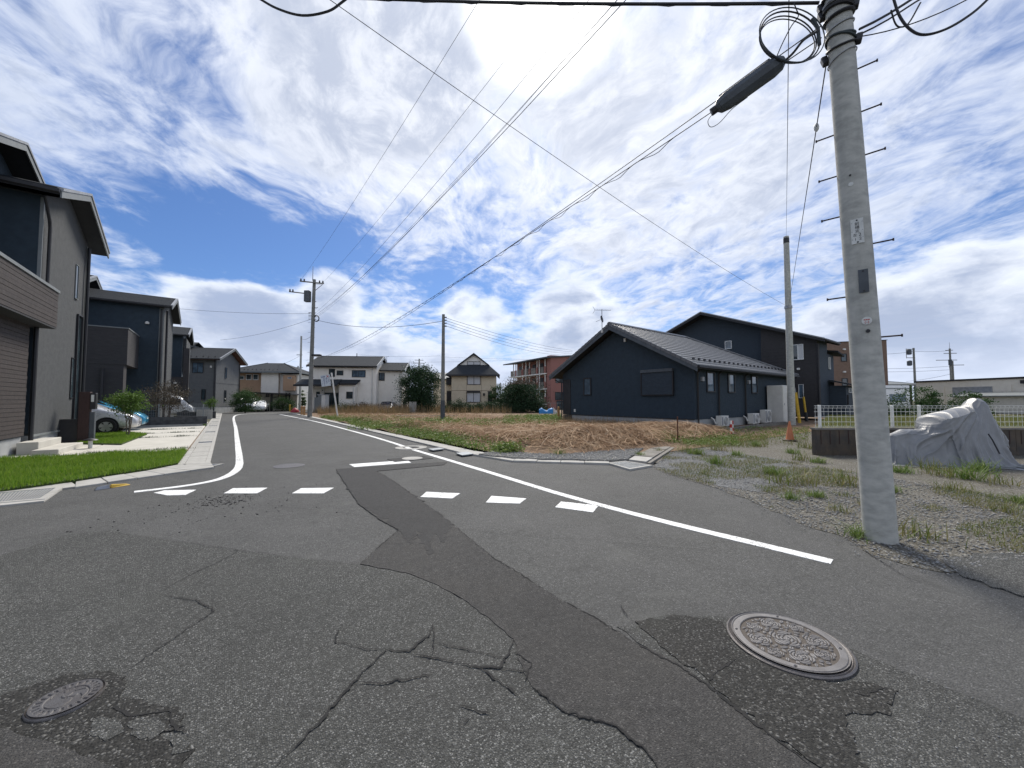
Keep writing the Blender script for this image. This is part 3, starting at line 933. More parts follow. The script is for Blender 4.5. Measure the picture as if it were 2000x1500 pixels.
HEAPS = []
for u_, v_, w_, h_ in ((1010, 868, 1.5, 0.20), (1100, 872, 1.5, 0.26), (1180, 868, 1.7, 0.28), (1245, 866, 1.3, 0.22), (930, 858, 1.7, 0.20), (1270, 850, 1.5, 0.28), (1350, 852, 1.4, 0.24), (800, 840, 1.6, 0.22), (720, 826, 1.8, 0.25), (880, 848, 1.5, 0.20), (1040, 852, 1.4, 0.25)):
    gx, gy = ground_at(u_, v_)
    HEAPS.append((gx, gy, w_, w_ * 0.75, h_ * 0.8))
gx, gy = np.meshgrid(np.linspace(6.1, 40, 130), np.linspace(6.2, 52, 150), indexing='ij')
inside = ~((gx > 19.3) & (gx < 31.5) & (gy < 19.4))
gz = lot_z(gx, gy)
gz = np.where(gx > 17.0, np.minimum(gz, 0.06), gz)
gz = np.where((gx - 6.1) + (gy - 6.2) * 0.9 < 1.9, -0.04, gz)
idx = np.arange(gx.size).reshape(gx.shape)
Fq = np.stack([idx[:-1, :-1], idx[1:, :-1], idx[1:, 1:], idx[:-1, 1:]], -1).reshape(-1, 4)
kind(np_mesh('vacant_lot', np.stack([gx, gy, gz], -1).reshape(-1, 3), Fq, 'soil', smooth=True), 'structure')
# pale gravel at the front of the lot
gl_pts = jag(gpts([(935, 892), (1000, 899), (1188, 905), (1222, 902), (1258, 880), (1180, 874), (1080, 876), (985, 880)]), 0.15, 0.04, seed=61)
kind(sheet('gravel', gl_pts, 0.072, 'gravel_pale', depth=0.15), 'structure')
# gravel yard right of the street corner
yard = gpts([(1276, 913), (1300, 925), (1380, 948), (1450, 972), (1520, 1002), (1580, 1030), (1640, 1046), (1690, 1078), (1770, 1104), (1850, 1120)]) + [(5.9, 0.15), (9, -1.6), (16, -5), (24, -3), (24, 9.2), (19.0, 9.9), (12.5, 7.4), (11.1, 6.9)]
kind(sheet('gravel_yard', jag(yard, 0.10, 0.03, seed=62), 0.005, 'gravel_ground', depth=0.06), 'structure')
kind(sheet('gravel', jag(gpts([(1280, 912), (1305, 924), (1390, 946), (1480, 962), (1560, 940), (1540, 900), (1400, 880), (1318, 884)]), 0.15, 0.06, seed=63), 0.009, 'gravel_blue', depth=0.01), 'structure')
kind(sheet('asphalt_apron', jag(gpts([(1840, 1095), (1900, 1085), (2060, 1080), (2060, 1175), (1990, 1165), (1880, 1128)]), 0.08, 0.02, seed=64), 0.012, 'asphalt_old', depth=0.03), 'structure')
# raised field behind the fence
f0, f1 = 10.72, 21.0
fp = [spot(1000 + 750 * a / d_, d_) for a, d_ in ((8.35, f0), (32, f0), (40, f1), (17.2, f1))]
kind(sheet('field', [(p.x, p.y) for p in fp], 0.60, 'field', depth=0.7), 'structure')

# ------------------------------------------------------------------ houses
def fb(mb, face, plane, a0, a1, d0, d1, z0, z1):
    """Box on a wall face: a along the wall, d outward from it."""
    if face == '+x':
        return mb.box(plane + d0, plane + d1, a0, a1, z0, z1)
    if face == '-x':
        return mb.box(plane - d1, plane - d0, a0, a1, z0, z1)
    if face == '+y':
        return mb.box(a0, a1, plane + d0, plane + d1, z0, z1)
    return mb.box(a0, a1, plane - d1, plane - d0, z0, z1)


class House:
    """A thing whose parts are modelled in coordinates relative to org."""
    def __init__(self, name, label, cat='house', loc=(0, 0, 0), rz=0.0, org=(0, 0), group=None):
        self.r = thing(name, label, cat, loc, rz, group)
        self.o = Vector((org[0], org[1], 0))

    def part(self, mb, name, mat_, parent=None, smooth=False, bevel=0.0):
        mb.v = [(x - self.o.x, y - self.o.y, z) for x, y, z in mb.v]
        return mb.build(name, mat_, parent or self.r, smooth, bevel)

    def box(self, name, mat_, *b, parent=None, bevel=0.0):
        return self.part(MB().box(*b), name, mat_, parent, bevel=bevel)

    def window(self, face, pl, a0, a1, z0, z1, fm='trim_dark', gm='glass', split=0, fw=0.05, name='window', curtain=False, d=0.06, rail=False):
        mb = MB()
        fb(mb, face, pl, a0 - fw, a1 + fw, 0.002, d, z1, z1 + fw)
        fb(mb, face, pl, a0 - fw, a1 + fw, 0.002, d + 0.01, z0 - fw, z0)
        fb(mb, face, pl, a0 - fw, a0, 0.003, d - 0.002, z0, z1)
        fb(mb, face, pl, a1, a1 + fw, 0.003, d - 0.002, z0, z1)
        w_ = self.part(mb, name, fm)
        n = split + 1
        for k in range(n):
            b0, b1 = a0 + (a1 - a0) * k / n, a0 + (a1 - a0) * (k + 1) / n
            fb_ = fb(MB(), face, pl, b0 + 0.001, b1 - 0.001, 0.004, 0.012, z0 + 0.001, z1 - 0.001)
            self.part(fb_, 'pane', 'curtain' if curtain and k % 2 == 0 else gm, w_)
            if k:
                self.part(fb(MB(), face, pl, b0 - 0.03, b0 + 0.03, 0.013, 0.04, z0 + 0.001, z1 - 0.001), 'mullion', fm, w_)
        if rail:
            self.part(fb(MB(), face, pl, a0 + 0.001, a1 - 0.001, 0.0135, 0.035, (z0 + z1) / 2 - 0.02, (z0 + z1) / 2 + 0.02), 'rail', fm, w_)
        return w_

    def gable_wall(self, name, mat_, ax, a0, a1, b0, b1, z0, ze, br, zr, parent=None):
        """Prism: ridge along ax; b runs across; ze wall height at b0/b1, zr at ridge br."""
        prof = [(b0, z0), (b1, z0), (b1, ze), (br, zr), (b0, ze)]
        if ax == 'x':
            mb = MB().extrude([(a0, b, z) for b, z in prof], (a1 - a0, 0, 0))
        else:
            mb = MB().extrude([(b, a0, z) for b, z in prof], (0, a1 - a0, 0))
        return self.part(mb, name, mat_, parent)

    def roof(self, ax, a0, a1, b0, b1, ze0, ze1, br, zr, th=0.16, mat_='shingle', rows=0, fascia='trim_grey', ends=(True, True), gut='trim_dark', soff='soffit', step=0.012):
        """Gable roof: top surface heights; slabs, soffit, rake boards, gutters, ridge cap."""
        def P3(a, b, z):
            return (a, b, z) if ax == 'x' else (b, a, z)
        mb = MB()
        prof = [(b0, ze0), (br, zr), (b1, ze1), (b1, ze1 - th), (br, zr - th), (b0, ze0 - th)]
        mb.extrude([P3(a0, b, z) for b, z in prof], Vector(P3(a1, 0, 0)) - Vector(P3(a0, 0, 0)))
        rf = self.part(mb, 'roof', soff)
        for s, (be, ze) in enumerate(((b0, ze0), (b1, ze1))):
            n = rows if rows else 1
            mb = MB()
            for k in range(n):
                t0, t1 = k / n, (k + 1) / n
                pb0, pz0 = be + (br - be) * t0, ze + (zr - ze) * t0
                pb1, pz1 = be + (br - be) * t1, ze + (zr - ze) * t1
                lo = step if rows else 0.01
                mb.hexa([P3(a0 + 0.01, pb0, pz0 + 0.002), P3(a1 - 0.01, pb0, pz0 + 0.002), P3(a1 - 0.01, pb1, pz1 + 0.002), P3(a0 + 0.01, pb1, pz1 + 0.002),
                         P3(a0 + 0.01, pb0, pz0 + lo + 0.012), P3(a1 - 0.01, pb0, pz0 + lo + 0.012), P3(a1 - 0.01, pb1, pz1 + 0.010), P3(a0 + 0.01, pb1, pz1 + 0.010)])
            self.part(mb, 'roof_covering', mat_, rf)
            o = -1 if be < br else 1
            self.part(MB().extrude([P3(a0, be, ze + 0.01), P3(a0, be + o * 0.10, ze - 0.01), P3(a0, be + o * 0.10, ze - 0.10), P3(a0, be, ze - 0.13)], Vector(P3(a1 - a0, 0, 0))), 'gutter', gut, rf)
            for e, (aa, oo) in enumerate(((a0, -1), (a1, 1))):
                if not ends[e]:
                    continue
                self.part(MB().extrude([P3(aa + oo * 0.002, be, ze - 0.03), P3(aa + oo * 0.002, br, zr - 0.03), P3(aa + oo * 0.002, br, zr - th - 0.08), P3(aa + oo * 0.002, be, ze - th - 0.08)], Vector(P3(oo * 0.035, 0, 0))), 'rake_board', fascia, rf)
                self.part(MB().extrude([P3(aa + oo * 0.003 - oo * 0.06, be, ze + 0.055), P3(aa + oo * 0.003 - oo * 0.06, br, zr + 0.055), P3(aa + oo * 0.003 - oo * 0.06, br, zr - 0.025), P3(aa + oo * 0.003 - oo * 0.06, be, ze - 0.025)], Vector(P3(oo * 0.12, 0, 0))), 'verge_cap', 'grey_plastic', rf)
        self.part(MB().extrude([P3(a0 + 0.02, br - 0.12, zr - 0.02), P3(a0 + 0.02, br, zr + 0.05), P3(a0 + 0.02, br + 0.12, zr - 0.02)], Vector(P3(a1 - a0 - 0.04, 0, 0))), 'ridge_cap', mat_, rf)
        return rf

    def pipe(self, pts, r=0.045, mat_='trim_dark', name='downpipe', n=8):
        return self.part(MB().tube(pts, r, n), name, mat_, smooth=True)

    def guards(self, rf, ax, a0, a1, b, z, n, size=0.10):
        mb = MB()
        for k in range(n):
            a = a0 + (a1 - a0) * (k + 0.5) / n
            zz = z + (0.05 if k % 2 else 0.0)
            bb = b + (0.12 if k % 2 else 0.0)
            if ax == 'x':
                mb.box(a - size / 2, a + size / 2, bb - 0.03, bb + 0.03, zz, zz + 0.09)
            else:
                mb.box(bb - 0.03, bb + 0.03, a - size / 2, a + size / 2, zz, zz + 0.09)
        kind(self.part(mb, 'snow_guards', 'trim_dark', rf), 'stuff')


# --- house with brown tile balcony, nearest on the left of the street
h = House('dark_house', 'charcoal two storey house with brown tiled balcony and steps beside the lawn', loc=(-4.4, 17.0, 0), org=(-4.4, 17.0))
h.gable_wall('wall', 'stucco_char', 'x', -9.0, -4.4, 17.0, 21.4, 0.5, 7.50, 19.2, 8.32)
h.box('side_wall', 'stucco_navy', -9.0, -4.46, 16.975, 16.997, 0.55, 7.45)
h.box('corner_trim', 'trim_grey', -4.458, -4.385, 16.97, 17.03, 0.52, 7.42)
h.box('corner_trim', 'trim_grey', -4.46, -4.385, 21.36, 21.42, 0.52, 7.40)
h.box('foundation', 'foundation', -9.0, -4.43, 16.9, 21.38, -0.05, 0.498)
h.box('base_strip', 'trim_grey', -4.397, -4.375, 17.03, 21.36, 0.46, 0.52)
h.roof('x', -9.5, -3.95, 16.4, 22.0, 7.55, 7.45, 19.2, 8.62, th=0.15, rows=14)
for a, b in ((-3.98, 19.2),):
    pass
h.gable_wall('wall', 'stucco_navy', 'x', -14.0, -5.85, 14.7, 22.7, 0.5, 7.85, 18.74, 9.38)
h.roof('x', -14.5, -5.3, 14.0, 23.4, 7.83, 7.83, 18.74, 9.64, th=0.15, rows=16)
# balcony and porch block clad in brown tile boards
h.box('porch_wall', 'stucco_navy', -8.5, -4.43, 11.2, 16.48, 0.5, 3.62)
h.box('balcony', 'stucco_navy', -8.5, -4.04, 11.2, 16.93, 3.62, 4.64)
h.box('balcony_soffit', 'soffit', -8.5, -4.02, 11.19, 16.945, 3.58, 3.617)
h.box('coping', 'trim_grey', -8.5, -3.98, 11.15, 16.95, 4.642, 4.72)
h.box('foundation', 'foundation', -8.5, -4.46, 11.3, 16.5, -0.05, 0.497)
for k in range(28):
    z0 = 0.53 + k * 0.110
    h.box('siding_course', 'brick_brown', -4.429, -4.405 + 0.004 * (k % 3), 11.2, 16.48, z0, z0 + 0.101)
for k in range(9):
    z0 = 3.63 + k * 0.112
    h.box('siding_course', 'brick_brown', -4.039, -4.015 + 0.004 * (k % 3), 11.2, 16.93, z0, z0 + 0.103)
    h.box('siding_course', 'brick_brown', -8.5, -4.02, 16.931, 16.945, z0, z0 + 0.103)
h.box('recess_wall', 'stucco_navy', -8.0, -5.0, 16.49, 16.96, 0.4, 3.57)
h.box('entry_door', 'trim_dark', -4.99, -4.93, 16.50, 16.94, 0.42, 2.6)
h.pipe([(-4.28, 16.6, 7.36), (-4.28, 16.72, 7.2), (-4.30, 17.12, 6.8), (-4.30, 17.18, 6.6), (-4.30, 17.18, 4.8)], 0.04)
h.pipe([(-4.34, 16.72, 3.57), (-4.34, 16.72, 0.3)], 0.05)
h.pipe([(-4.31, 21.25, 7.3), (-4.31, 21.25, 0.1)], 0.05)
h.window('+x', -4.4, 20.15, 20.42, 5.15, 6.35, 'trim_grey', fw=0.02, d=0.03)
h.window('+x', -4.4, 20.15, 20.42, 1.6, 3.0, 'trim_dark', fw=0.02, d=0.03)
h.window('+x', -4.4, 20.55, 21.05, 0.75, 4.6, 'trim_dark', fw=0.04)
h.box('step', 'concrete_slab', -4.38, -4.0, 15.95, 17.75, -0.05, 0.38, bevel=0.01)
h.box('step', 'concrete_slab', -3.996, -3.52, 15.45, 17.65, -0.05, 0.20, bevel=0.01)

# --- second house of the row
h = House('dark_house', 'navy two storey house with grey box porch behind the silver hatchback', loc=(-3.3, 33, 0), org=(-3.3, 33))
h.gable_wall('wall', 'stucco_char', 'x', -8.6, -3.3, 33.0, 38.1, 0.4, 7.50, 35.5, 8.32)
h.box('side_wall', 'stucco_navy', -8.6, -3.52, 32.965, 32.995, 0.4, 7.45)
h.box('corner_trim', 'trim_grey', -3.51, -3.285, 32.955, 33.02, 0.1, 7.4)
h.box('corner_trim', 'trim_grey', -3.42, -3.280, 38.04, 38.12, 0.1, 7.4)
h.roof('x', -9.2, -2.9, 32.6, 38.6, 7.55, 7.45, 35.5, 8.60, th=0.15, rows=14)
h.pipe([(-3.40, 32.9, 7.3), (-3.40, 32.9, 0.1)], 0.06)
h.pipe([(-3.16, 33.25, 7.3), (-3.16, 33.25, 0.1)], 0.06)
h.gable_wall('wall', 'stucco_navy', 'x', -15, -7.5, 31.9, 40.4, 0.4, 7.95, 36.2, 9.36)
h.roof('x', -15.5, -7.0, 31.2, 41.2, 7.85, 7.85, 36.2, 9.62, th=0.15, rows=16)
h.box('porch', 'siding_brown', -12.5, -4.4, 29.6, 32.96, 3.46, 5.45)
h.box('porch_coping', 'trim_grey', -12.5, -4.37, 29.57, 32.96, 5.452, 5.51)
h.box('porch_wall', 'siding_brown', -12.5, -4.52, 29.62, 30.4, 0.1, 3.458)
h.box('door', 'trim_dark', -6.4, -5.2, 32.92, 32.962, 0.3, 2.5)
h.pipe([(-5.3, 29.5, 3.2), (-5.3, 29.5, 0.1)], 0.07)
h.part(MB().lathe([(0.10, 0), (0.10, 0.10), (0.03, 0.16)], 12, (-4.05, 32.86, 6.3)), 'wall_lamp', 'white_plastic', smooth=True)

# --- third house
h = House('dark_house', 'navy two storey house with narrow upper window beside white parked car', loc=(-3.3, 46.6, 0), org=(-3.3, 46.6))
h.gable_wall('wall', 'stucco_navy', 'x', -12, -3.3, 46.6, 52.0, 0.3, 7.55, 49.2, 8.35)
h.box('bay', 'stucco_char', -4.1, -3.05, 47.0, 51.9, 4.3, 7.3)
h.roof('x', -12.5, -2.85, 46.1, 52.7, 7.55, 7.45, 49.2, 8.62, th=0.15, rows=12)
h.window('-y', 47.0, -3.55, -3.25, 4.6, 6.4, 'trim_dark')
h.box('porch', 'siding_brown', -5.6, -2.9, 45.2, 46.58, 0.3, 3.6)
h.box('panel_wall', 'concrete_slab', -5.6, -3.6, 44.9, 45.18, 0.0, 2.2)
h.box('corner_post', 'siding_brown', -3.1, -2.7, 45.1, 45.5, 0.0, 6.2)
h.part(MB().lathe([(0.12, 0), (0.12, 0.1), (0.04, 0.15)], 10, (-3.6, 45.1, 3.0)), 'wall_lamp', 'white_plastic', smooth=True)

# --- grey gable house closing the row: corner towards us
D_ = 45.0
h = House('grey_house', 'grey gabled house with reddish soffit and slit windows at the street end', loc=spot(421, D_), rz=-YAW + math.radians(14.5))
h.gable_wall('wall', 'grey_wall', 'x', -11, 0.0, 0.0, 6.2, 0.75, 6.35, 3.1, 7.75)
h.box('foundation', 'foundation', -11, -0.03, 0.03, 6.17, -0.05, 0.748)
rf = h.roof('x', -11.5, 0.65, -0.75, 6.95, 6.35, 6.35, 3.1, 7.98, th=0.16, soff='soffit_brown', rows=12)
h.guards(rf, 'x', -10.5, 0.3, -0.45, 6.52, 18)
h.box('dormer_wall', 'grey_wall', -7.5, -4.0, 2.2, 5.5, 7.4, 8.35)
h.part(MB().slab([(-7.9, 1.9, 8.0), (-3.6, 1.9, 8.0), (-3.6, 3.8, 8.75), (-7.9, 3.8, 8.75)], 0.1).slab([(-7.9, 3.8, 8.75), (-3.6, 3.8, 8.75), (-3.6, 5.7, 8.0), (-7.9, 5.7, 8.0)], 0.1), 'upper_roof', 'shingle', rf)
h.window('-y', 0.0, -2.35, -1.35, 4.75, 5.85, split=1, gm='glass_blue')
h.window('-y', 0.0, -1.35, -1.05, 1.65, 2.75)
h.window('-y', 0.0, -2.9, -2.7, 2.0, 2.55)
h.window('+x', 0.0, 2.2, 2.55, 4.3, 5.5, gm='glass_blue')
h.window('+x', 0.0, 2.2, 2.55, 1.5, 2.7)
h.pipe([(-0.12, -0.1, 6.2), (-0.12, -0.1, 0.3)], 0.07)
h.pipe([(0.08, 6.1, 6.2), (0.08, 6.1, 0.2)], 0.06)
h.box('joint_strip', 'trim_dark', 0.001, 0.012, 0.05, 6.15, 3.52, 3.55)
h.part(MB().lathe([(0.10, 0), (0.10, 0.25)], 8, (-0.5, -0.12, 5.3)), 'wall_lamp', 'white_plastic')

# --- single storey navy house on the lot, tiled roof hipped at the far end
h = House('navy_bungalow', 'dark navy single storey house with grey tiled gable roof and shuttered window', loc=(19.1, 10.1, 0), org=(19.1, 10.1))
YR, ZR, ZE = 14.95, 6.12, 3.22
h.gable_wall('wall', 'stucco_navy', 'x', 19.1, 31.7, 10.1, 19.6, 0.52, 3.30, 14.9, 5.80)
h.box('foundation', 'foundation', 19.13, 31.6, 10.13, 18.75, -0.06, 0.518)
h.box('base_strip', 'trim_dark', 19.085, 19.098, 10.1, 18.75, 0.50, 0.545)
h.box('niche', 'trim_dark', 19.07, 19.097, 18.82, 19.50, 0.53, 2.95)
h.box('niche_base', 'concrete_dark', 19.07, 19.5, 18.80, 19.55, -0.05, 0.50)
base = MB()
x0, x1, xh = 18.5, 32.3, 27.0
for ye in (9.6, 20.3):
    base.slab([(x0, ye, ZE), (x1, ye, ZE), (xh, YR, ZR), (x0, YR, ZR)], 0.16)
base.slab([(x1, 9.6, ZE), (x1, 20.3, ZE), (xh, YR, ZR)], 0.16)
rf = h.part(base, 'roof', 'soffit')
nrow = 17
for side, ye in enumerate((9.6, 20.3)):
    mb = MB()
    for k in range(nrow):
        t0, t1 = k / nrow, (k + 1) / nrow
        ya, yb = ye + (YR - ye) * t0, ye + (YR - ye) * t1
        za, zb = ZE + (ZR - ZE) * t0 + 0.004, ZE + (ZR - ZE) * t1 + 0.004
        xa, xb = x1 - (x1 - xh) * t0, x1 - (x1 - xh) * t1
        ncol = int((xa - x0) / 0.27)
        for c_ in range(ncol):
            a, b = x0 + 0.10 + c_ * 0.27, x0 + 0.10 + c_ * 0.27 + 0.262
            if b > (xa + xb) / 2:
                continue
            m_ = (a + b) / 2
            v_ = []
            for yy, zz, ex in ((ya, za, 0.050), (yb, zb, 0.016)):
                v_ += [(a, yy, zz + ex), (a + 0.06, yy, zz + ex + 0.022), (m_ + 0.03, yy, zz + ex + 0.004), (b, yy, zz + ex + 0.010)]
            v_ += [(a, ya, za - 0.002), (b, ya, za - 0.002)]
            mb.add(v_, [(0, 1, 5, 4), (1, 2, 6, 5), (2, 3, 7, 6), (0, 8, 9, 3), (0, 3, 2, 1)])
    kind(h.part(mb, 'roof_tiles', 'tile_roof', rf), 'stuff')
    # verge tiles along the gable
    for k in range(19):
        t0, t1 = k / 19, (k + 1) / 19 - 0.004
        ya, yb = ye + (YR - ye) * t0, ye + (YR - ye) * t1
        za, zb = ZE + (ZR - ZE) * t0, ZE + (ZR - ZE) * t1
        h.part(MB().hexa([(x0 - 0.06, ya, za - 0.10), (x0 + 0.12, ya, za - 0.005), (x0 + 0.12, yb, zb - 0.005), (x0 - 0.06, yb, zb - 0.10), (x0 - 0.06, ya, za + 0.075), (x0 + 0.12, ya, za + 0.085), (x0 + 0.12, yb, zb + 0.060), (x0 - 0.06, yb, zb + 0.050)]), 'verge_tile', 'tile_roof', rf)
    h.part(MB().extrude([(x0 - 0.04, ye, ZE - 0.09), (x0 - 0.04, YR, ZR - 0.09), (x0 - 0.04, YR, ZR - 0.36), (x0 - 0.04, ye, ZE - 0.30)], (0.035, 0, 0)), 'rake_board', 'closure_grey', rf)
    o_ = -1 if ye < YR else 1
    h.part(MB().extrude([(x0, ye, ZE + 0.02), (x0, ye + o_ * 0.12, ZE), (x0, ye + o_ * 0.12, ZE - 0.10), (x0, ye, ZE - 0.13)], (x1 - x0, 0, 0)), 'gutter', 'trim_dark', rf)
for k in range(30):
    xa = x0 - 0.05 + k * 0.285
    h.part(MB().extrude([(xa, YR - 0.16, ZR + 0.01), (xa, YR - 0.07, ZR + 0.12), (xa, YR + 0.07, ZR + 0.12), (xa, YR + 0.16, ZR + 0.01)], (0.28, 0, 0)), 'ridge_tile', 'tile_roof', rf)
for k in range(22):
    t0, t1 = k / 22, (k + 0.97) / 22
    p0, p1 = Vector((x1, 9.6, ZE + 0.05)).lerp(Vector((xh, YR, ZR + 0.05)), t0), Vector((x1, 9.6, ZE + 0.05)).lerp(Vector((xh, YR, ZR + 0.05)), t1)
    h.part(MB().cyl(p0, p1, 0.10, 0.09, 8), 'hip_tile', 'tile_roof', rf)
h.guards(rf, 'x', 19, 31.5, 10.15, ZE + 0.37, 44, 0.12)
h.window('-x', 19.1, 17.02, 17.55, 1.90, 2.92, gm='glass_blue', fw=0.07)
sh = h.part(fb(MB(), '-x', 19.1, 11.25, 13.10, 0.002, 0.10, 1.82, 3.05), 'shutter', 'siding_navy')
h.part(fb(MB(), '-x', 19.1, 11.20, 13.15, 0.001, 0.17, 3.052, 3.22), 'shutter_box', 'closure_grey', sh)
h.part(fb(MB(), '-x', 19.1, 11.18, 11.248, 0.001, 0.13, 1.77, 3.05), 'shutter_rail', 'trim_dark', sh)
h.part(fb(MB(), '-x', 19.1, 13.102, 13.17, 0.001, 0.13, 1.77, 3.05), 'shutter_rail', 'trim_dark', sh)
h.part(fb(MB(), '-x', 19.1, 11.25, 13.1, 0.001, 0.13, 1.77, 1.818), 'shutter_rail', 'trim_dark', sh)
for k in range(15):
    h.part(fb(MB(), '-x', 19.1, 11.255, 13.095, 0.101, 0.108, 1.83 + k * 0.081, 1.895 + k * 0.081), 'shutter_slat', 'siding_navy', sh)
for a in (20.4, 22.8, 25.9):
    h.window('-y', 10.1, a, a + 0.72, 2.0, 2.95, gm='glass_blue', fw=0.07)
for a in (19.75, 24.85 + 0.45):
    h.part(fb(MB(), '-y', 10.1, a, a + 0.22, 0.0, 0.10, 2.50, 2.72), 'vent_hood', 'grey_plastic')
for a in (19.3, 21.55, 24.85):
    h.pipe([(a, 9.75, 3.15), (a, 9.95, 3.0), (a, 10.02, 2.9), (a, 10.02, 0.05)], 0.045)
h.pipe([(18.85, 20.1, 2.95), (18.9, 19.8, 2.80), (19.05, 19.66, 2.78), (19.05, 19.66, 0.1)], 0.045)
h.part(fb(MB(), '-x', 19.1, 18.35, 18.47, 0.0, 0.07, 0.72, 0.90), 'socket_box', 'white_plastic')
h.part(fb(MB(), '-x', 19.1, 14.2, 14.32, 0.0, 0.08, 5.0, 5.2), 'eave_lamp', 'white_plastic')

# --- two storey dark house behind it
h = House('navy_house', 'dark two storey house with wide gable standing behind the tiled bungalow', loc=(34, 8.9, 0), org=(34, 8.9))
h.gable_wall('wall', 'siding_navy', 'x', 34.5, 36.3, 8.9, 25.0, 0.3, 5.93, 16.95, 9.14)
h.gable_wall('front_wall', 'siding_brown', 'x', 34.0, 34.49, 8.9, 12.5, 0.3, 5.93, 12.48, 7.36)
for k in range(21):
    h.box('siding_board', 'siding_brown', 33.975, 33.998, 8.9, 12.5, 0.35 + k * 0.255, 0.59 + k * 0.255)
rf = h.roof('x', 33.4, 36.9, 8.3, 25.6, 5.82, 5.82, 16.95, 9.27, th=0.14, fascia='trim_dark', rows=0)
h.window('-x', 33.97, 9.75, 10.35, 4.55, 5.60, 'window_white', split=1, gm='glass', curtain=True)
h.window('-x', 33.97, 9.80, 10.05, 1.7, 2.65, 'window_white', gm='glass_blue', fw=0.03)
h.window('-x', 34.5, 14.95, 15.4, 5.95, 6.55, 'window_white', gm='glass_blue')
h.pipe([(33.92, 8.84, 5.6), (33.92, 8.84, 0.2)], 0.05)
h.part(fb(MB(), '-x', 33.97, 9.95, 10.12, 0.0, 0.12, 3.75, 3.9), 'wall_lamp', 'white_plastic')
h.box('wing_wall', 'siding_navy', 36.31, 37.9, 8.92, 16.0, 0.2, 5.0)
h.part(MB().slab([(36.95, 9.6, 5.45), (38.6, 9.6, 5.2), (38.6, 8.4, 5.0), (36.95, 8.4, 5.25)], 0.12), 'wing_roof', 'shingle')
h.box('low_wall', 'siding_navy', 36.6, 38.7, 7.95, 8.915, 0.2, 2.6)
h.part(MB().slab([(36.2, 8.85, 3.05), (39.3, 8.85, 3.0), (39.3, 7.5, 2.62), (36.2, 7.5, 2.68)], 0.10), 'wing_roof', 'shingle')
h.window('-y', 8.92, 36.6, 36.9, 3.9, 4.75, 'window_white', fw=0.03)
h.window('-y', 7.95, 37.3, 37.9, 2.1, 2.4, 'window_white', gm='glass_blue', fw=0.03)
h.window('-y', 7.95, 36.8, 36.95, 1.2, 1.9, 'trim_dark', gm='glass_blue', fw=0.03)


# --- far houses: fronts roughly across the view; local x to the right, y away
class Far(House):
    def __init__(self, name, label, u0, depth, turn=0.0, cat='house'):
        self.u0, self.D = u0, depth
        super().__init__(name, label, cat, spot(u0, depth), -YAW + math.radians(turn))

    def X(self, u):
        return (u - self.u0) / 750.0 * self.D

    def Z(self, v):
        return EYE + (782 - v) / 750.0 * self.D


def hip(h, x0, x1, y0, y1, ze, zr, inset, mat_='shingle', th=0.15, soff='trim_grey'):
    """Hipped roof with a short ridge."""
    ym = (y0 + y1) / 2
    mb = MB()
    v_ = [(x0, y0, ze), (x1, y0, ze), (x1, y1, ze), (x0, y1, ze), (x0 + inset, ym, zr), (x1 - inset, ym, zr)]
    mb.add(v_ + [(x, y, ze - th) for x, y, z in v_[:4]], [(0, 1, 5, 4), (1, 2, 5), (2, 3, 4, 5), (3, 0, 4), (6, 7, 8, 9)])
    rf = h.part(mb, 'roof', mat_)
    fr = MB()
    fr.box(x0 - 0.02, x1 + 0.02, y0 - 0.04, y0 - 0.005, ze - th - 0.05, ze + 0.01).box(x0 - 0.04, x0 - 0.005, y0, y1, ze - th - 0.05, ze + 0.01).box(x1 + 0.005, x1 + 0.04, y0, y1, ze - th - 0.05, ze + 0.01)
    h.part(fr, 'fascia', soff, rf)
    for a, b in ((0, 4), (1, 5)):
        h.part(MB().cyl(v_[a], v_[b], 0.07, 0.07, 6), 'hip_cap', mat_, rf)
    return rf


# tan and white house with carport
h = Far('tan_house', 'tan and off white house with hipped roof and carport at the street end', 545, 57, 8)
xa, xm, xc = h.X(455), h.X(512), 0.0
h.box('wall', 'tan_wall', xa, xm, 0.6, 8, 2.0, h.Z(729))
h.box('wall', 'cream_wall', xm, xc, 0, 8, 0.0, h.Z(728))
h.box('wall', 'white_wall', 0.003, h.X(577), 0.3, 8, 0.0, h.Z(730))
h.box('lower_wall', 'tan_wall', xa, xm - 0.01, 1.2, 8, 0.0, 1.99)
h.box('box_bay', 'tan_wall', h.X(554), h.X(574.5), -0.4, 0.29, h.Z(763), h.Z(733))
rf = hip(h, xa - 0.6, h.X(584), -0.7, 8.6, h.Z(726), h.Z(704.5), 4.0)
h.guards(rf, 'x', xa, h.X(545), -0.1, h.Z(726) + 0.22, 12)
for u in (469, 482, 494.5):
    h.window('-y', 0.6, h.X(u), h.X(u + 8), h.Z(741 if u != 469 else 740.5), h.Z(732 if u != 469 else 735), 'window_white', fw=0.08)
h.window('-y', 0.0, h.X(522), h.X(527), h.Z(775), h.Z(770), fw=0.05)
for u in (556, 562):
    h.window('-y', 0.3, h.X(u), h.X(u + 1.5), h.Z(780), h.Z(768), fw=0.05)
h.window('-y', -0.4, h.X(563), h.X(569), h.Z(739.5), h.Z(737), 'window_white', gm='glass_blue', fw=0.04)
h.pipe([(0.0, -0.08, h.Z(729)), (0.0, -0.08, 0.2)], 0.06, 'brown_wall')
cp = thing('carport', 'dark flat roofed carport in front of the tan house', 'carport', spot(520, 53), -YAW + math.radians(10))
k5 = 53 / 750.0
MB().hexa([(-5.8, 0, 2.62), (3.1, 0, 2.25), (3.1, 4.5, 2.25), (-5.8, 4.5, 2.62), (-5.8, 0, 2.82), (3.1, 0, 2.45), (3.1, 4.5, 2.45), (-5.8, 4.5, 2.82)]).build('roof_panel', 'trim_dark', cp)
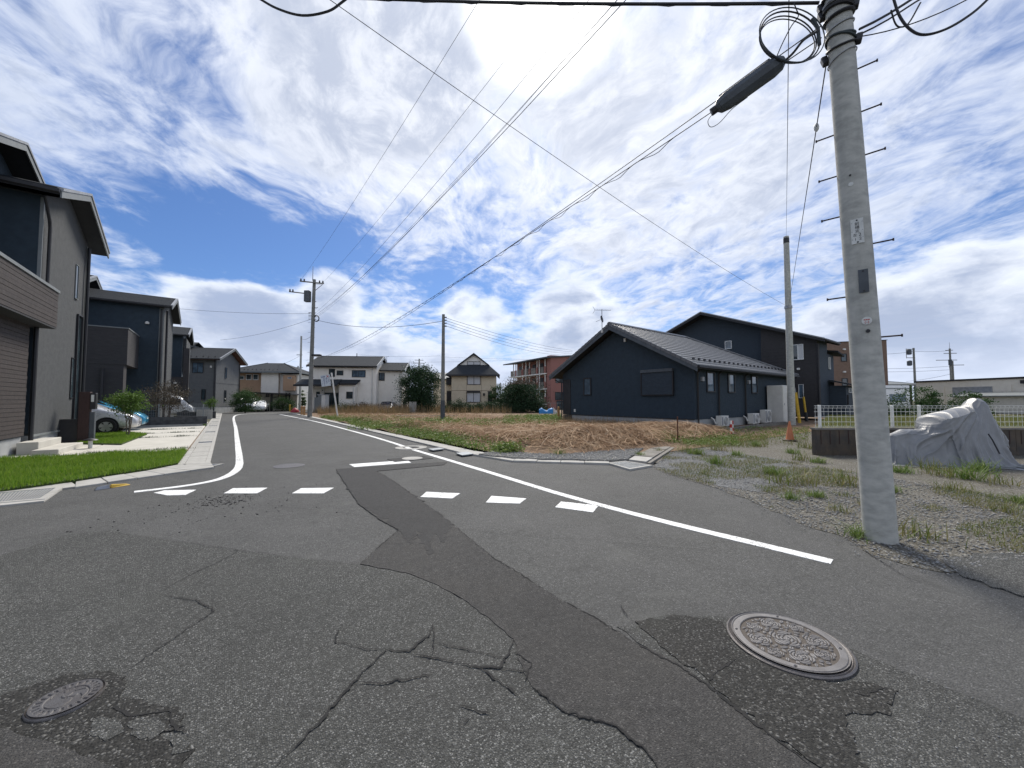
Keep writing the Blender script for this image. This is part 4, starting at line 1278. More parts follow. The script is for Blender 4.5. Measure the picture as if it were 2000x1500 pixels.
for x_ in (-4.6, -1.7, 0.5, 0.6):
    MB().box(x_ - 0.09, x_ + 0.09, 0.3, 0.48, -0.1, 2.5 - x_ * 0.04).build('post', 'trim_dark', cp)
MB().tube([(0.6, 0.39, 1.85), (2.8, 0.39, 2.24)], 0.05).build('brace', 'trim_dark', cp)

# small grey-roofed white house seen between poles
h = Far('white_house', 'white house with grey hipped roof between the two utility poles', 590, 64, 4)
h.box('wall', 'white_wall', h.X(574), h.X(618), 0, 7, 0, h.Z(743))
hip(h, h.X(568), h.X(622), -0.5, 7.5, h.Z(741), h.Z(726), 3.0, soff='trim_dark')
h.window('-y', 0, h.X(590), h.X(593.5), h.Z(754), h.Z(745))
h.window('-y', 0, h.X(579), h.X(583), h.Z(780), h.Z(775.5))

# cream house facing the lot
h = Far('cream_house', 'cream two storey house with grey roof and veranda facing the weedy lot', 690, 47, 6)
xl, xr, xg = h.X(613), h.X(728), h.X(780)
h.box('wall', 'cream_wall', xl, xr, 0, 6.2, 0.0, h.Z(718))
h.gable_wall('wall', 'cream_wall', 'x', xl + 0.02, xr + 0.34, 0.01, 6.21, 0.0, h.Z(718), 3.1, h.Z(700), None)
h.box('wall', 'cream_wall', xr + 0.345, xg, 1.2, 5.8, 0.0, h.Z(723))
rf = h.roof('x', xl - 0.45, xr + 0.55, -0.6, 6.8, h.Z(715), h.Z(715), 3.1, h.Z(690.5), th=0.15, fascia='window_white', rows=0)
h.guards(rf, 'x', xl, xr, -0.1, h.Z(714) + 0.02, 17)
rf2 = h.roof('x', xr + 0.5, xg + 0.4, 0.7, 6.3, h.Z(721), h.Z(721), 3.5, h.Z(703), th=0.15, fascia='window_white', ends=(False, True), rows=0)
h.guards(rf2, 'x', xr + 0.7, xg, 1.2, h.Z(720) + 0.05, 6)
h.window('-y', 0, h.X(645), h.X(654), h.Z(735), h.Z(722), fw=0.07, rail=True)
h.window('-y', 0, h.X(659.5), h.X(669.5), h.Z(732), h.Z(725), fw=0.07)
h.window('-y', 0, h.X(688), h.X(711.5), h.Z(735.5), h.Z(724), fw=0.07, split=1, gm='glass_blue')
h.window('-y', 1.2, h.X(735), h.X(744), h.Z(741), h.Z(727.5), fw=0.07, split=1, gm='glass_blue')
vr = h.part(MB().slab([(xl - 1.2, -2.2, h.Z(753.5)), (h.X(669), -2.2, h.Z(753.5)), (h.X(669), 0.0, h.Z(741)), (xl - 1.2, 0.0, h.Z(741))], 0.16).slab([(h.X(669.1), -1.2, h.Z(750)), (h.X(700), -1.2, h.Z(750)), (h.X(703), 0.0, h.Z(741.5)), (h.X(669.1), 0, h.Z(741.5))], 0.16), 'veranda_roof', 'shingle')
h.part(MB().box(xl - 1.2, h.X(669), -2.27, -2.2, h.Z(756), h.Z(752.5)).box(h.X(669.1), h.X(699), -1.26, -1.2, h.Z(752.5), h.Z(749)), 'veranda_fascia', 'trim_dark', vr)
h.box('annex_wall', 'cream_wall', h.X(668), h.X(698), -0.95, -0.003, 0, h.Z(751))
h.window('-y', -0.95, h.X(683), h.X(693), h.Z(777.5), h.Z(766.5), fw=0.07, rail=True)
h.window('-y', 0, h.X(636), h.X(663), h.Z(799), h.Z(768), fw=0.07, split=1, gm='glass', name='sliding_door')
h.window('-y', 0, h.X(622), h.X(627), h.Z(779), h.Z(766), fw=0.05)
h.pipe([(h.X(725.5), -0.1, h.Z(720)), (h.X(725.5), -0.1, 0.2)], 0.06, 'white_plastic')
h.pipe([(h.X(695), -1.05, h.Z(753)), (h.X(695), -1.05, 0.2)], 0.06, 'white_plastic')
h.pipe([(h.X(777), 1.1, h.Z(723)), (h.X(777), 1.1, 0.2)], 0.06, 'white_plastic')
h.box('ridge_post', 'trim_dark', h.X(681), h.X(682), 3.0, 3.15, h.Z(691), h.Z(684))
ant = h.part(MB().tube([(h.X(739), 4, h.Z(702)), (h.X(739), 4, h.Z(688.5))], 0.03).tube([(h.X(734.5), 4, h.Z(689.5)), (h.X(744), 4, h.Z(688))], 0.02), 'aerial', 'steel')

# beige house with steep pyramid roof
h = Far('beige_house', 'beige house with steep dark pyramid roof and small gable behind the hedge', 920, 52, 2)
xl, xr = h.X(882), h.X(969)
h.box('wall', 'beige_wall', xl, xr, 0, 7.5, 0, h.Z(732))
h.box('side_wall', 'beige_wall', h.X(868.5), xl - 0.002, 1.6, 7.0, 0, h.Z(737))
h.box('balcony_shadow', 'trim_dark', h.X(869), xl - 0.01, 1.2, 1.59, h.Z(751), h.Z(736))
h.box('side_door', 'trim_dark', h.X(870), h.X(879), 1.5, 1.59, 0, h.Z(763))
mb = MB()
ye, zr_ = -0.6, h.Z(688)
x0_, x1_ = h.X(871), h.X(976)
zA, zB = h.Z(732), h.Z(711)
xa_, xb_ = h.X(893), h.X(954)
mb.slab([(x0_, ye, zA), (x1_, ye, zA), (xb_, 1.2, zB), (xa_, 1.2, zB)], 0.12)
mb.slab([(x0_, ye, zA), (x0_, 8.2, zA), (h.X(922), 4.0, zr_), (xa_, 1.2, zB)], 0.12)
mb.slab([(x1_, 8.2, zA), (x1_, ye, zA), (xb_, 1.2, zB), (h.X(926), 4.0, zr_)], 0.12)
rf = h.part(mb, 'roof', 'shingle')
pk = h.X(924)
h.part(MB().extrude([(xa_ + 0.2, 1.3, zB), (xb_ - 0.2, 1.3, zB), (pk, 1.3, zr_ - 0.1)], (0, 5, 0)), 'gable_wall', 'white_wall', rf)
for s_, xx in ((-1, xa_), (1, xb_)):
    h.part(MB().hexa([(xx - 0.15 * s_ * -1, 1.0, zB - 0.15), (pk, 1.0, zr_ - 0.2), (pk, 7, zr_ - 0.2), (xx - 0.15 * s_ * -1, 7, zB - 0.15), (xx + 0.1 * s_, 1.0, zB - 0.02), (pk, 1.0, zr_ + 0.08), (pk, 7, zr_ + 0.08), (xx + 0.1 * s_, 7, zB - 0.02)]), 'gable_roof', 'shingle', rf)
h.part(MB().box(x0_ - 0.02, x1_ + 0.02, ye - 0.05, ye - 0.003, zA - 0.2, zA), 'fascia', 'trim_dark', rf)
h.window('-y', 1.3, h.X(911.5), h.X(936.5), zB + 0.05, h.Z(704.5), split=1, gm='curtain')
h.window('-y', 0, h.X(913.5), h.X(937.5), h.Z(750.5), h.Z(733.5), split=1, gm='curtain', fw=0.07)
h.window('-y', 0, h.X(912.5), h.X(937.5), h.Z(785), h.Z(767), split=1, gm='curtain', fw=0.07)
h.box('shutter_case', 'trim_dark', h.X(912), h.X(938), -0.25, -0.07, h.Z(766.3), h.Z(763.5))
h.box('door', 'trim_dark', h.X(953), h.X(961), -0.06, -0.002, 0, h.Z(764))
h.box('meter_box', 'trim_dark', h.X(943.5), h.X(947), -0.2, -0.002, h.Z(773), h.Z(768))
for u in (911, 940):
    h.box('wall_joint', 'brown_wall', h.X(u), h.X(u) + 0.03, -0.012, -0.002, 0, h.Z(733))
h.box('wall_joint', 'brown_wall', xl, xr, -0.014, -0.002, h.Z(763.2), h.Z(762.5))
# grey roof glimpsed behind it
h = Far('grey_roof_house', 'low house with pale grey roof half hidden behind the tall evergreen', 856, 66, 0)
h.box('wall', 'beige_wall', h.X(846), h.X(872), 0, 6, 0, h.Z(741))
h.roof('x', h.X(842), h.X(876), -0.5, 6.5, h.Z(740), h.Z(740), 3, h.Z(726), fascia='trim_grey', mat_='trim_grey')
h = Far('dark_roof_house', 'low house with dark gable roof between two evergreen trees', 1000, 62, -30)
h.box('wall', 'beige_wall', h.X(985), h.X(1012), 0, 6, 0, h.Z(762))
h.roof('y', -0.5, 6.5, h.X(981), h.X(1016), h.Z(762), h.Z(762), 0, h.Z(750), fascia='trim_dark')

# pink brick apartment block: gallery side turned to us, brick end wall to the right
h = Far('apartment_block', 'three storey pink brick apartment block with open balconies behind bungalow', 1076, 66, 0, 'apartment block')
h.r.rotation_euler.z = -YAW + math.radians(60)   # local x runs away along the gallery
H3 = [0.9, 3.6, 6.3, 9.1]
Lg = 15.0
h.box('brick_wall', 'pink_brick', 0, 1.2, -9, 0.0, 0, H3[3] + 0.2)
MBx = MB().box(1.21, Lg, -9, -1.6, 0.0, H3[3])
h.part(MBx, 'wall', 'pink_brick')
h.r.rotation_euler.z = -YAW + math.radians(118)
# local x (towards upper left in plan) is the gallery length, local -y the brick end
for fl in range(3):
    z0 = H3[fl]
    h.box('floor_slab', 'white_wall', 1.21, Lg, -1.59, 0.25, z0 - 0.18, z0)
    for k in range(5):
        xx = 1.5 + k * 2.7
        h.box('balcony_panel', 'concrete_old', xx + 0.7, xx + 2.3, 0.05, 0.12, z0 + 0.03, z0 + 1.15)
        h.box('pier', 'pink_brick', xx, xx + 0.45, -0.05, 0.14, z0 + 0.001, z0 + 1.2)
        h.box('doorway', 'trim_dark', xx + 0.6, xx + 1.7, -1.585, -1.5, z0 + 0.02, z0 + 2.1)
        h.box('pillar', 'white_wall', xx + 0.15, xx + 0.3, -0.04, 0.1, z0 + 1.201, z0 + 2.49)
h.part(MB().slab([(-0.4, -9.5, H3[3] + 0.9), (Lg + 0.8, -9.5, H3[3] + 0.9), (Lg + 0.8, 1.3, H3[3] - 0.15), (-0.4, 1.3, H3[3] - 0.15)], 0.2), 'roof', 'closure_grey')
for xx in (3.2, 8.0, 13):
    h.pipe([(xx, 0.3, H3[3]), (xx, 0.3, 0.2)], 0.10, 'white_plastic')
for (ya, yb, za, zb) in ((-3.6, -1.0, 4.6, 5.7), (-3.4, -0.9, 1.6, 2.9), (-2.6, -1.2, 0.1, 1.4)):
    h.window('-x', 0.0, ya, yb, za, zb, gm='glass')

# brown flats behind the dark house and cream hall on the right
h = Far('brown_flats', 'brown three storey flats rising behind the dark two storey house', 1640, 50, -20, 'apartment block')
h.box('wall', 'brown_wall', h.X(1560), h.X(1715), 0, 9, 0, h.Z(668))
h.box('coping', 'trim_dark', h.X(1559), h.X(1716), -0.1, 9.1, h.Z(668) + 0.002, h.Z(667))
for u, v in ((1645, 692), (1645, 740)):
    h.window('-y', 0, h.X(u), h.X(u + 7), h.Z(v + 13), h.Z(v), fw=0.08)
for u, v in ((1647, 681), (1646, 725)):
    h.box('vent_hood', 'white_plastic', h.X(u), h.X(u + 4), -0.25, -0.002, h.Z(v + 3), h.Z(v))
h = Far('cream_hall', 'long low cream hall with dark eaves strip beyond the raised field', 1790, 55, 0, 'building')
h.r.rotation_euler.z = -YAW + math.radians(-82)   # local x runs from the far corner towards us along the wall
L_ = 26.0
h.box('wall', 'ware_wall', 0, L_, 0, 14, 0, 4.05)
h.box('eaves_strip', 'trim_dark', -0.15, L_ + 0.1, -0.15, 14.1, 4.06, 4.26)
h.box('side_wall', 'ware_wall', -0.6, -0.003, 2.0, 13, 0, 3.7)
h.window('-y', 0, 4.2, 7.8, 2.0, 3.1, 'grey_plastic', gm='grey_plastic', fw=0.12)
for xx in (10.5, 12.3):
    h.box('vent_hood', 'trim_dark', xx, xx + 0.45, -0.4, -0.002, 3.45, 3.85)
h.box('lean_to', 'concrete_slab', 6.2, L_, -3.0, -0.01, 0, 2.0)
h.part(MB().slab([(6.0, -3.4, 2.05), (L_, -3.4, 2.05), (L_, -0.02, 2.5), (6.0, -0.02, 2.5)], 0.12), 'lean_to_roof', 'trim_grey')
for xx in (2.8, 9.2):
    h.box('pilaster', 'ware_wall', xx, xx + 0.4, -0.08, -0.002, 0, 3.4)
h = Far('tiled_roof_house', 'old house with grey tiled hip roof seen past the big pole', 1735, 60, -10)
h.box('wall', 'trim_dark', h.X(1690), h.X(1775), 0, 8, 0, h.Z(752))
hip(h, h.X(1680), h.X(1786), -0.8, 8.8, h.Z(751), h.Z(739), 4.5, 'trim_grey')

# ------------------------------------------------------------------ poles, wires, street things
def sag_line(a, b, sag, n=24, ext=0.0):
    a, b = Vector(a), Vector(b)
    out = []
    for i in range(n + 1):
        t = i / n * (1 + ext)
        p = a.lerp(b, t)
        p.z -= sag * 4 * t * (1 - t) if t <= 1 else 0
        out.append(p)
    return out


def wire(label, pts, r=0.012, mat_='cable', name='overhead_wire', group='overhead wires strung between the poles'):
    p0 = Vector(pts[0])
    o = MB().tube([Vector(p) - p0 for p in pts], r, 5).build(name, mat_)
    o.location = p0
    return tag(o, label, 'wire', group)


def ray_z(u, v, z):
    d = view_dir(u, v)
    k = (z - EYE) / d.z
    return Vector((d.x * k, d.y * k, z))


# --- the big concrete pole on the right
PB = Vector((5.67, 0.99, 0))
LEAN = Vector((-RGT[0], -RGT[1], 0)) * 0.0406
TOW = Vector((-PB.x, -PB.y, 0)).normalized()          # towards the viewer's side
ACR = Vector((-TOW.y, TOW.x, 0))                       # across the pole as seen from there
if ACR.dot(Vector((RGT[0], RGT[1], 0))) < 0:
    ACR = -ACR
pole = thing('utility_pole', 'thick grey concrete utility pole with step bolts beside the gravel yard', 'utility pole', PB)


def pc(z):
    return LEAN * z + Vector((0, 0, z))


def pr_(z):
    return 0.141 - 0.0042 * z


MB().tube([pc(z) for z in (-0.3, 0, 1, 2, 3, 4, 5, 6, 7, 8, 9.5)], [pr_(z) for z in (-0.3, 0, 1, 2, 3, 4, 5, 6, 7, 8, 9.5)], 40).build('shaft', 'pole_concrete', pole, smooth=True)
BOLT_Z = [(5.17, 1), (4.68, 1), (4.19, 1), (3.20, 1), (2.18, 1), (1.0, 0), (4.53, -1), (4.05, -1), (3.58, -1), (2.66, -1)]
for z, s_ in BOLT_Z:
    if not s_:
        continue
    a = pc(z) + ACR * (s_ * (pr_(z) - 0.01))
    b = a + ACR * (s_ * 0.16)
    bo = MB().cyl(a, b, 0.0085, 0.0085, 8).build('step_bolt', 'step_bolt', pole)
    MB().cyl(b, b + ACR * (s_ * 0.014), 0.016, 0.016, 8).build('bolt_head', 'step_bolt', bo)


def facing(z, side, mb, name, mat_, parent=None):
    """Flat piece fixed on the viewer's side of the shaft: local x across, y up, z outward."""
    o = mb.build(name, mat_, parent or pole)
    if parent is None:
        up = (LEAN + Vector((0, 0, 1))).normalized()
        X_ = ACR.normalized()
        Z_ = X_.cross(up).normalized()
        if Z_.dot(TOW) < 0:
            Z_ = -Z_
        m = Matrix((X_, up, Z_)).transposed().to_4x4()
        m.translation = pc(z) + ACR * side + TOW * pr_(z)
        o.matrix_local = m
    return o


pl = facing(3.33, 0.012, MB().box(-0.052, 0.052, -0.135, 0.135, 0.001, 0.006), 'number_plate', 'plate_white')
for sx, sy in ((-1, 1), (1, 1), (-1, 0), (1, 0.05), (-1, -0.9), (1, -0.75)):
    MB().cyl((sx * 0.043, sy * 0.095, 0.006), (sx * 0.043, sy * 0.095, 0.008), 0.004, 0.004, 8).build('rivet', 'grey_plastic', pl)
for yy in (0.118, -0.120):
    MB().cyl((0, yy, 0.006), (0, yy, 0.010), 0.008, 0.008, 10).build('screw', 'ink_black', pl)
for ch, xx, yy, sz in (('前', 0, 0.078, 0.040), ('橋', 0, 0.038, 0.040), ('支', 0, -0.002, 0.040), ('2', 0.020, -0.042, 0.046), ('2', 0.022, -0.086, 0.046), ('左', -0.020, -0.042, 0.034), ('1', -0.018, -0.088, 0.040)):
    text_mesh('lettering', ch, sz, 'ink_black', pl, (xx, yy, 0.0065), (0, 0, 0), 0.0008)
gp = facing(2.78, 0.03, MB().box(-0.040, 0.040, -0.125, 0.125, 0.001, 0.012), 'blank_plate', 'closure_grey')
for yy in (0.105, -0.108):
    MB().cyl((0, yy, 0.012), (0, yy, 0.016), 0.009, 0.009, 10).build('screw', 'ink_black', gp)
st = facing(2.35, 0.03, MB().cyl((0, 0, 0.001), (0, 0, 0.005), 0.042, 0.042, 28), 'round_sticker', 'plate_white')
MB().box(-0.024, -0.010, 0.006, 0.016, 0.005, 0.0062).box(-0.007, 0.007, 0.006, 0.016, 0.005, 0.0062).box(0.010, 0.024, 0.006, 0.016, 0.005, 0.0062).build('red_mark', 'ink_red', st)
text_mesh('red_mark', '(-)', 0.040, 'ink_red', st, (0, -0.014, 0.0056), (0, 0, 0), 0.0006)
facing(2.24, 0.033, MB().cyl((0, 0, 0.0), (0, 0, 0.006), 0.019, 0.019, 16), 'bolt_hole', 'ink_black')
facing(3.86, -0.01, MB().cyl((0, 0, 0.0), (0, 0, 0.004), 0.022, 0.022, 14), 'old_sticker', 'plate_white')
facing(3.96, -0.01, MB().cyl((0, 0, 0.0), (0, 0, 0.006), 0.010, 0.010, 12), 'bolt_hole', 'ink_black')


def ring_pts(z, r, tilt=0.0, n=28, ph=0.0):
    out = []
    for i in range(n + 1):
        t = 2 * math.pi * i / n
        out.append(pc(z) + ACR * (math.cos(t) * r) + TOW * (math.sin(t) * r) + Vector((0, 0, tilt * math.cos(t + ph))))
    return out


for z, dr, rr, tl, ph, m_ in ((5.36, 0.008, 0.006, 0.05, 0.3, 'steel'), (5.50, 0.010, 0.012, 0.06, 1.6, 'cable'), (5.56, 0.012, 0.014, -0.05, 0.4, 'cable_teal'), (5.62, 0.010, 0.011, 0.05, 2.2, 'cable_teal'), (5.72, 0.008, 0.007, 0.04, 0.9, 'steel'), (5.84, 0.014, 0.018, 0.03, 1.2, 'cable'), (5.92, 0.013, 0.022, -0.03, 0.2, 'cable'), (6.0, 0.014, 0.018, 0.02, 2, 'steel'), (6.12, 0.012, 0.02, 0.03, 1, 'cable'), (6.3, 0.012, 0.02, 0.02, 1, 'steel')):
    MB().tube(ring_pts(z, pr_(z) + dr, tl, ph=ph), rr, 6).build('band', m_, pole, smooth=True)
for z, side in ((5.50, 1), (5.42, -1), (5.90, 1), (5.96, -1), (6.05, -1)):
    c = pc(z) + ACR * (side * (pr_(z) + 0.03))
    o = MB().box(-0.035, 0.035, -0.03, 0.03, -0.055, 0.055).build('bracket', 'trim_dark', pole, bevel=0.01)
    o.location = c
    o.rotation_euler = (0.2 * side, 0.25, 0.4)

# slack cable coil and splice closure hanging by the pole
rc = ray_z(1543, 72, 5.62)
coil = thing('cable_coil', 'round coil of slack black cable hung beside the thick pole top', 'cable coil', rc)
for k, (rad, ex, rr, m_) in enumerate(((0.335, 0.0, 0.0085, 'cable'), (0.312, 0.03, 0.0070, 'cable'), (0.350, -0.03, 0.0065, 'cable_teal'), (0.296, 0.05, 0.0060, 'cable'))):
    pts = []
    for i in range(41):
        t = 2 * math.pi * i / 40
        pts.append(Vector((RGT[0], RGT[1], 0)) * (math.cos(t) * rad * (1.0 + 0.02 * k)) + Vector((0, 0, math.sin(t) * rad * 1.06)) + Vector((FWD[0], FWD[1], 0)) * (ex + 0.05 * math.sin(t)))
    MB().tube(pts, rr, 6).build('loop', m_, coil, smooth=True)
MB().tube([Vector((RGT[0], RGT[1], 0)) * 0.26 + Vector((0, 0, 0.22)), Vector((RGT[0], RGT[1], 0)) * 0.32 + Vector((0, 0, 0.10)), Vector((RGT[0], RGT[1], 0)) * 0.33 + Vector((0, 0, -0.10))], 0.018, 8).build('taped_section', 'cable_teal', coil, smooth=True)

ca, cb = ray_z(1397, 214, 5.06), ray_z(1532, 116, 5.36)
clo = thing('splice_closure', 'dark grey cable splice closure slung from the ribbed cable', 'splice closure', ca)
axis = cb - ca
Ld = axis.length
mb = MB()
prof = [(0.03, 0.0), (0.085, 0.05), (0.105, 0.14), (0.105, Ld - 0.14), (0.085, Ld - 0.05), (0.04, Ld)]
mb.lathe(prof, 10)
o = mb.build('shell', 'closure_grey', clo)
o.rotation_euler = axis.to_track_quat('Z', 'Y').to_euler()
mb = MB()
for zz in (0.02, Ld - 0.05):
    mb.lathe([(0.045, zz - 0.07), (0.045, zz + 0.03)], 8)
mb.box(-0.012, 0.012, 0.10, 0.125, 0.1, Ld - 0.1)
o = mb.build('clamp', 'trim_dark', clo)
o.rotation_euler = axis.to_track_quat('Z', 'Y').to_euler()


# --- other poles
def simple_pole(label, base, ztop, r0, r1, m_='pole_far', lean=(0, 0), rungs=0):
    o = thing('utility_pole', label, 'utility pole', base)
    MB().tube([(lean[0] * z, lean[1] * z, z) for z in (-0.3, ztop * 0.5, ztop)], [r0, (r0 + r1) / 2, r1], 16).build('shaft', m_, o, smooth=True)
    for k in range(rungs):
        z = 2.2 + k * 0.45
        s_ = 1 if k % 2 else -1
        MB().cyl((RGT[0] * s_ * 0.1, RGT[1] * s_ * 0.1, z), (RGT[0] * s_ * 0.32, RGT[1] * s_ * 0.32, z), 0.012, 0.012, 5).build('step_bolt', 'step_bolt', o)
    return o


R3 = Vector((RGT[0], RGT[1], 0))
F3 = Vector((FWD[0], FWD[1], 0))
pf_base = Vector((6.05, 38.2, 0))
pf = simple_pole('tall concrete utility pole with crossarms and street lamp along the kerb', pf_base, 12.4, 0.20, 0.13, lean=(0.012 * RGT[0], 0.012 * RGT[1]), rungs=18)


def arm(par, z, a, b, th=0.06, m_='pole_far'):
    p, q_ = R3 * a + Vector((0, 0, z)) + F3 * -0.18, R3 * b + Vector((0, 0, z - 0.22)) + F3 * -0.18
    o = MB().tube([p, q_], th, 4).build('crossarm', m_, par)
    for t in (0.04, 0.18, 0.82, 0.96):
        c = p.lerp(q_, t)
        MB().lathe([(0.05, 0.03), (0.07, 0.09), (0.05, 0.14), (0.07, 0.19), (0.03, 0.25)], 8, c).build('insulator', 'trim_dark', o)
    return o


arm(pf, 12.2, -1.05, 1.1)
arm(pf, 11.25, -2.0, -0.1, 0.05)
tb = MB().box(-0.24, 0.24, -0.2, 0.2, 10.3, 11.3).build('switch_box', 'closure_grey', pf, bevel=0.03)
tb.location = R3 * -0.3 - F3 * 0.25
tb.rotation_euler.z = -YAW
MB().cyl((0, 0, 12.3), (0, 0, 13.6), 0.035, 0.02, 8).build('spike', 'steel', pf)
MB().tube([R3 * 0.25 + Vector((0, 0, 12.0)), R3 * 0.9 + Vector((0, 0, 12.0 - 0.05)), R3 * 0.12 + Vector((0, 0, 11.3))], 0.03, 5).build('brace', 'steel', pf)
lp = MB().box(-0.1, 0.75, -0.16, 0.16, 5.45, 5.62).build('street_lamp', 'trim_dark', pf, bevel=0.03)
lp.location = R3 * 0.15
lp.rotation_euler.z = -YAW
MB().box(0.1, 0.7, -0.12, 0.12, 5.42, 5.45).build('lamp_lens', 'white_plastic', lp)
MB().tube([R3 * (0.42 + 0.22 * math.cos(t)) + Vector((0, 0, 8.85 + 0.26 * math.sin(t))) for t in np.linspace(0, 6.28, 18)], 0.045, 6).build('cable_loop', 'cable', pf, smooth=True)
MB().tube([R3 * (0.35 + 0.2 * math.cos(t)) + Vector((0, 0, 10.1 + 0.30 * math.sin(t))) for t in np.linspace(1.5, 5.5, 14)], 0.025, 6).build('cable_loop', 'cable', pf, smooth=True)
for z in (9.35, 9.15, 9.0, 8.8):
    MB().cyl(R3 * -0.3 + Vector((0, 0, z)), R3 * 0.35 + Vector((0, 0, z)), 0.03, 0.03, 5).build('bracket', 'steel', pf)

pm_base = Vector((11.66, 23.37, 0))
pm = simple_pole('slender concrete pole standing among the dry weeds of the lot', pm_base, 7.3, 0.145, 0.095)
MB().cyl((0, 0, 2.0), (0, 0, 2.35), 0.128, 0.126, 16).build('sticker_band', 'plate_white', pm)
MB().cyl((0, 0, 0.05), (0, 0, 1.5), 0.150, 0.146, 16).build('ribbed_guard', 'closure_grey', pm)
for z in (7.1, 6.9, 6.7, 6.5):
    MB().box(-0.05, 0.22, -0.04, 0.04, z - 0.03, z + 0.03).build('bracket', 'trim_dark', pm).rotation_euler.z = -YAW
p2_base = Vector((26.68, 8.3, 0))
p2 = simple_pole('bare grey pole beside the storage heater of the navy bungalow', p2_base, 11.3, 0.20, 0.14, 'pole_concrete')
MB().cyl((0, 0, 6.95), (0, 0, 7.1), 0.2, 0.2, 14).build('band', 'steel', p2)
MB().cyl((0, 0, 10.9), (0, 0, 11.2), 0.155, 0.15, 14).build('band', 'trim_dark', p2)
p3_base = spot(586, 55)
p3 = simple_pole('grey pole beyond the street bend left of the tall pole', p3_base, 10.75, 0.17, 0.12, 'pole_concrete')
MB().box(-0.6, 0.2, -0.05, 0.05, 8.0, 8.08).build('crossarm', 'pole_far', p3).rotation_euler.z = -YAW
for lab, u, D2, zt in (('thin far pole behind the street bend pole', 581, 78, 8.5), ('far pole with crossarms rising behind the tall evergreen', 818, 80, 10.2), ('distant pole seen above the low gable roof', 977, 85, 5.4)):
    o = simple_pole(lab, spot(u, D2), zt, 0.17, 0.12)
    for z, w_ in ((zt - 0.35, 0.9), (zt - 1.0, 1.2)):
        MB().box(-w_, w_, -0.05, 0.05, z, z + 0.1).build('crossarm', 'pole_far', o).rotation_euler.z = -YAW + 0.3
pa = simple_pole('far pole carrying two transformers above the cream hall', spot(1788, 62), 10.0, 0.18, 0.13)
for z in (9.2, 7.4):
    MB().lathe([(0.2, 0), (0.32, 0.08), (0.32, 0.75), (0.2, 0.85)], 12, (R3.x * -0.75, R3.y * -0.75, z - 0.3)).build('transformer', 'closure_grey', pa)
for z in (9.8, 8.4):
    MB().tube([R3 * -1.2 + Vector((0, 0, z)), R3 * 0.2 + Vector((0, 0, z))], 0.05, 4).build('crossarm', 'pole_far', pa)
MB().tube([R3 * -1.2 + Vector((0, 0, 8.3)), R3 * -1.2 + Vector((0, 0, 9.9))], 0.04, 4).build('frame', 'pole_far', pa)
pb = simple_pole('far double pole with three crossarms above the cream hall roof', spot(1859, 62), 9.9, 0.16, 0.12)
MB().cyl(R3 * 0.35 + Vector((0, 0, -0.2)), R3 * 0.35 + Vector((0, 0, 7.9)), 0.13, 0.11, 12).build('shaft', 'pole_far', pb)
MB().cyl((0, 0, 9.9), (0, 0, 10.9), 0.03, 0.02, 6).build('spike', 'steel', pb)
for z, a, b in ((9.6, -0.7, 0.5), (9.1, -1.0, 1.1), (8.0, -2.3, 1.1), (7.2, 0.2, 2.2)):
    MB().tube([R3 * a + Vector((0, 0, z)), R3 * b + Vector((0, 0, z + 0.04))], 0.05, 4).build('crossarm', 'pole_far', pb)
MB().box(-0.3, -0.02, -0.2, 0.2, 7.2, 8.1).build('switch_box', 'closure_grey', pb)
MB().box(0.55, 0.95, -0.2, 0.2, 6.7, 7.2).build('switch_box', 'closure_grey', pb)

# --- wires
T = lambda z: PB + pc(z)
pft = lambda a, z: pf_base + R3 * a + Vector((0, 0, z))
for k, (a, z, u, v, zz, r, sg) in enumerate(((-1.0, 12.45, 936, 0, 12.2, 0.006, 0.25), (1.1, 12.3, 1062, 20, 12.3, 0.006, 0.3), (0.3, 9.35, 1150, 0, 9.6, 0.006, 0.45), (0.3, 9.15, 1222, 0, 9.3, 0.009, 0.55), (0.35, 9.0, 1206, 0, 9.2, 0.005, 0.5), (0.35, 8.9, 1240, -40, 9.0, 0.005, 0.6))):
    a3, b3 = pft(a, z), ray_z(u, v, zz)
    wire(('line from the left tip of the tall pole crossarm over the crossing', 'line from the right tip of the tall pole crossarm over the crossing', 'thickest low cable rising from the tall kerbside pole over the crossing')[k if k < 2 else 2] if k in (0, 1, 3) else 'thin lower line rising from the tall kerbside pole over the crossing', sag_line(a3, b3, sg, 26, 1.6), r)
# ribbed service cable from the thick pole to the street bend
s0, s1 = at(592, 703, 54), T(5.72) + ACR * -0.16
line = sag_line(s0, s1, 1.05, 40)
wire('ribbed messenger cable climbing from the street bend to the thick pole', line, 0.007, group=None)
p0 = line[6]
hel = []
dense = sag_line(s0, s1, 1.05, 520)
for i, p in enumerate(dense[30:505]):
    hel.append(p - p0 + Vector((0, 0, -0.035)) + Vector((0, 0, 0.032 * math.cos(i * 0.9))) + R3 * (0.030 * math.sin(i * 0.9)))
o = MB().tube(hel, 0.0055, 4).build('spiral_hanger', 'cable')
o.location = p0
tag(o, 'spiral hanger wound along the messenger cable to the thick pole', 'wire')
wire('thin drop wire running just under the ribbed messenger cable', sag_line(at(622, 697, 52), T(5.86) + ACR * -0.15, 1.0, 30), 0.007, group=None)
wire('straight wire from the bare pole crossing over the street', sag_line(p2_base + Vector((0, 0, 7.05)), ray_z(645, 0, 8.4), 0.25, 30, 0.25), 0.0065, group=None)
MB_t = wire('thin wire rising from the bare pole top', sag_line(p2_base + Vector((0, 0, 11.25)), ray_z(1541, 0, 6.6), 0.1, 14, 0.5), 0.006, group=None)
guy = sag_line(T(5.38) + ACR * -0.14, p2_base + Vector((0, 0, 7.0)), 0.05, 16)
wire('guy wire with ball insulator between thick pole and bare pole', guy, 0.007, group=None)
gb = ray_z(1590, 291, 4.27)
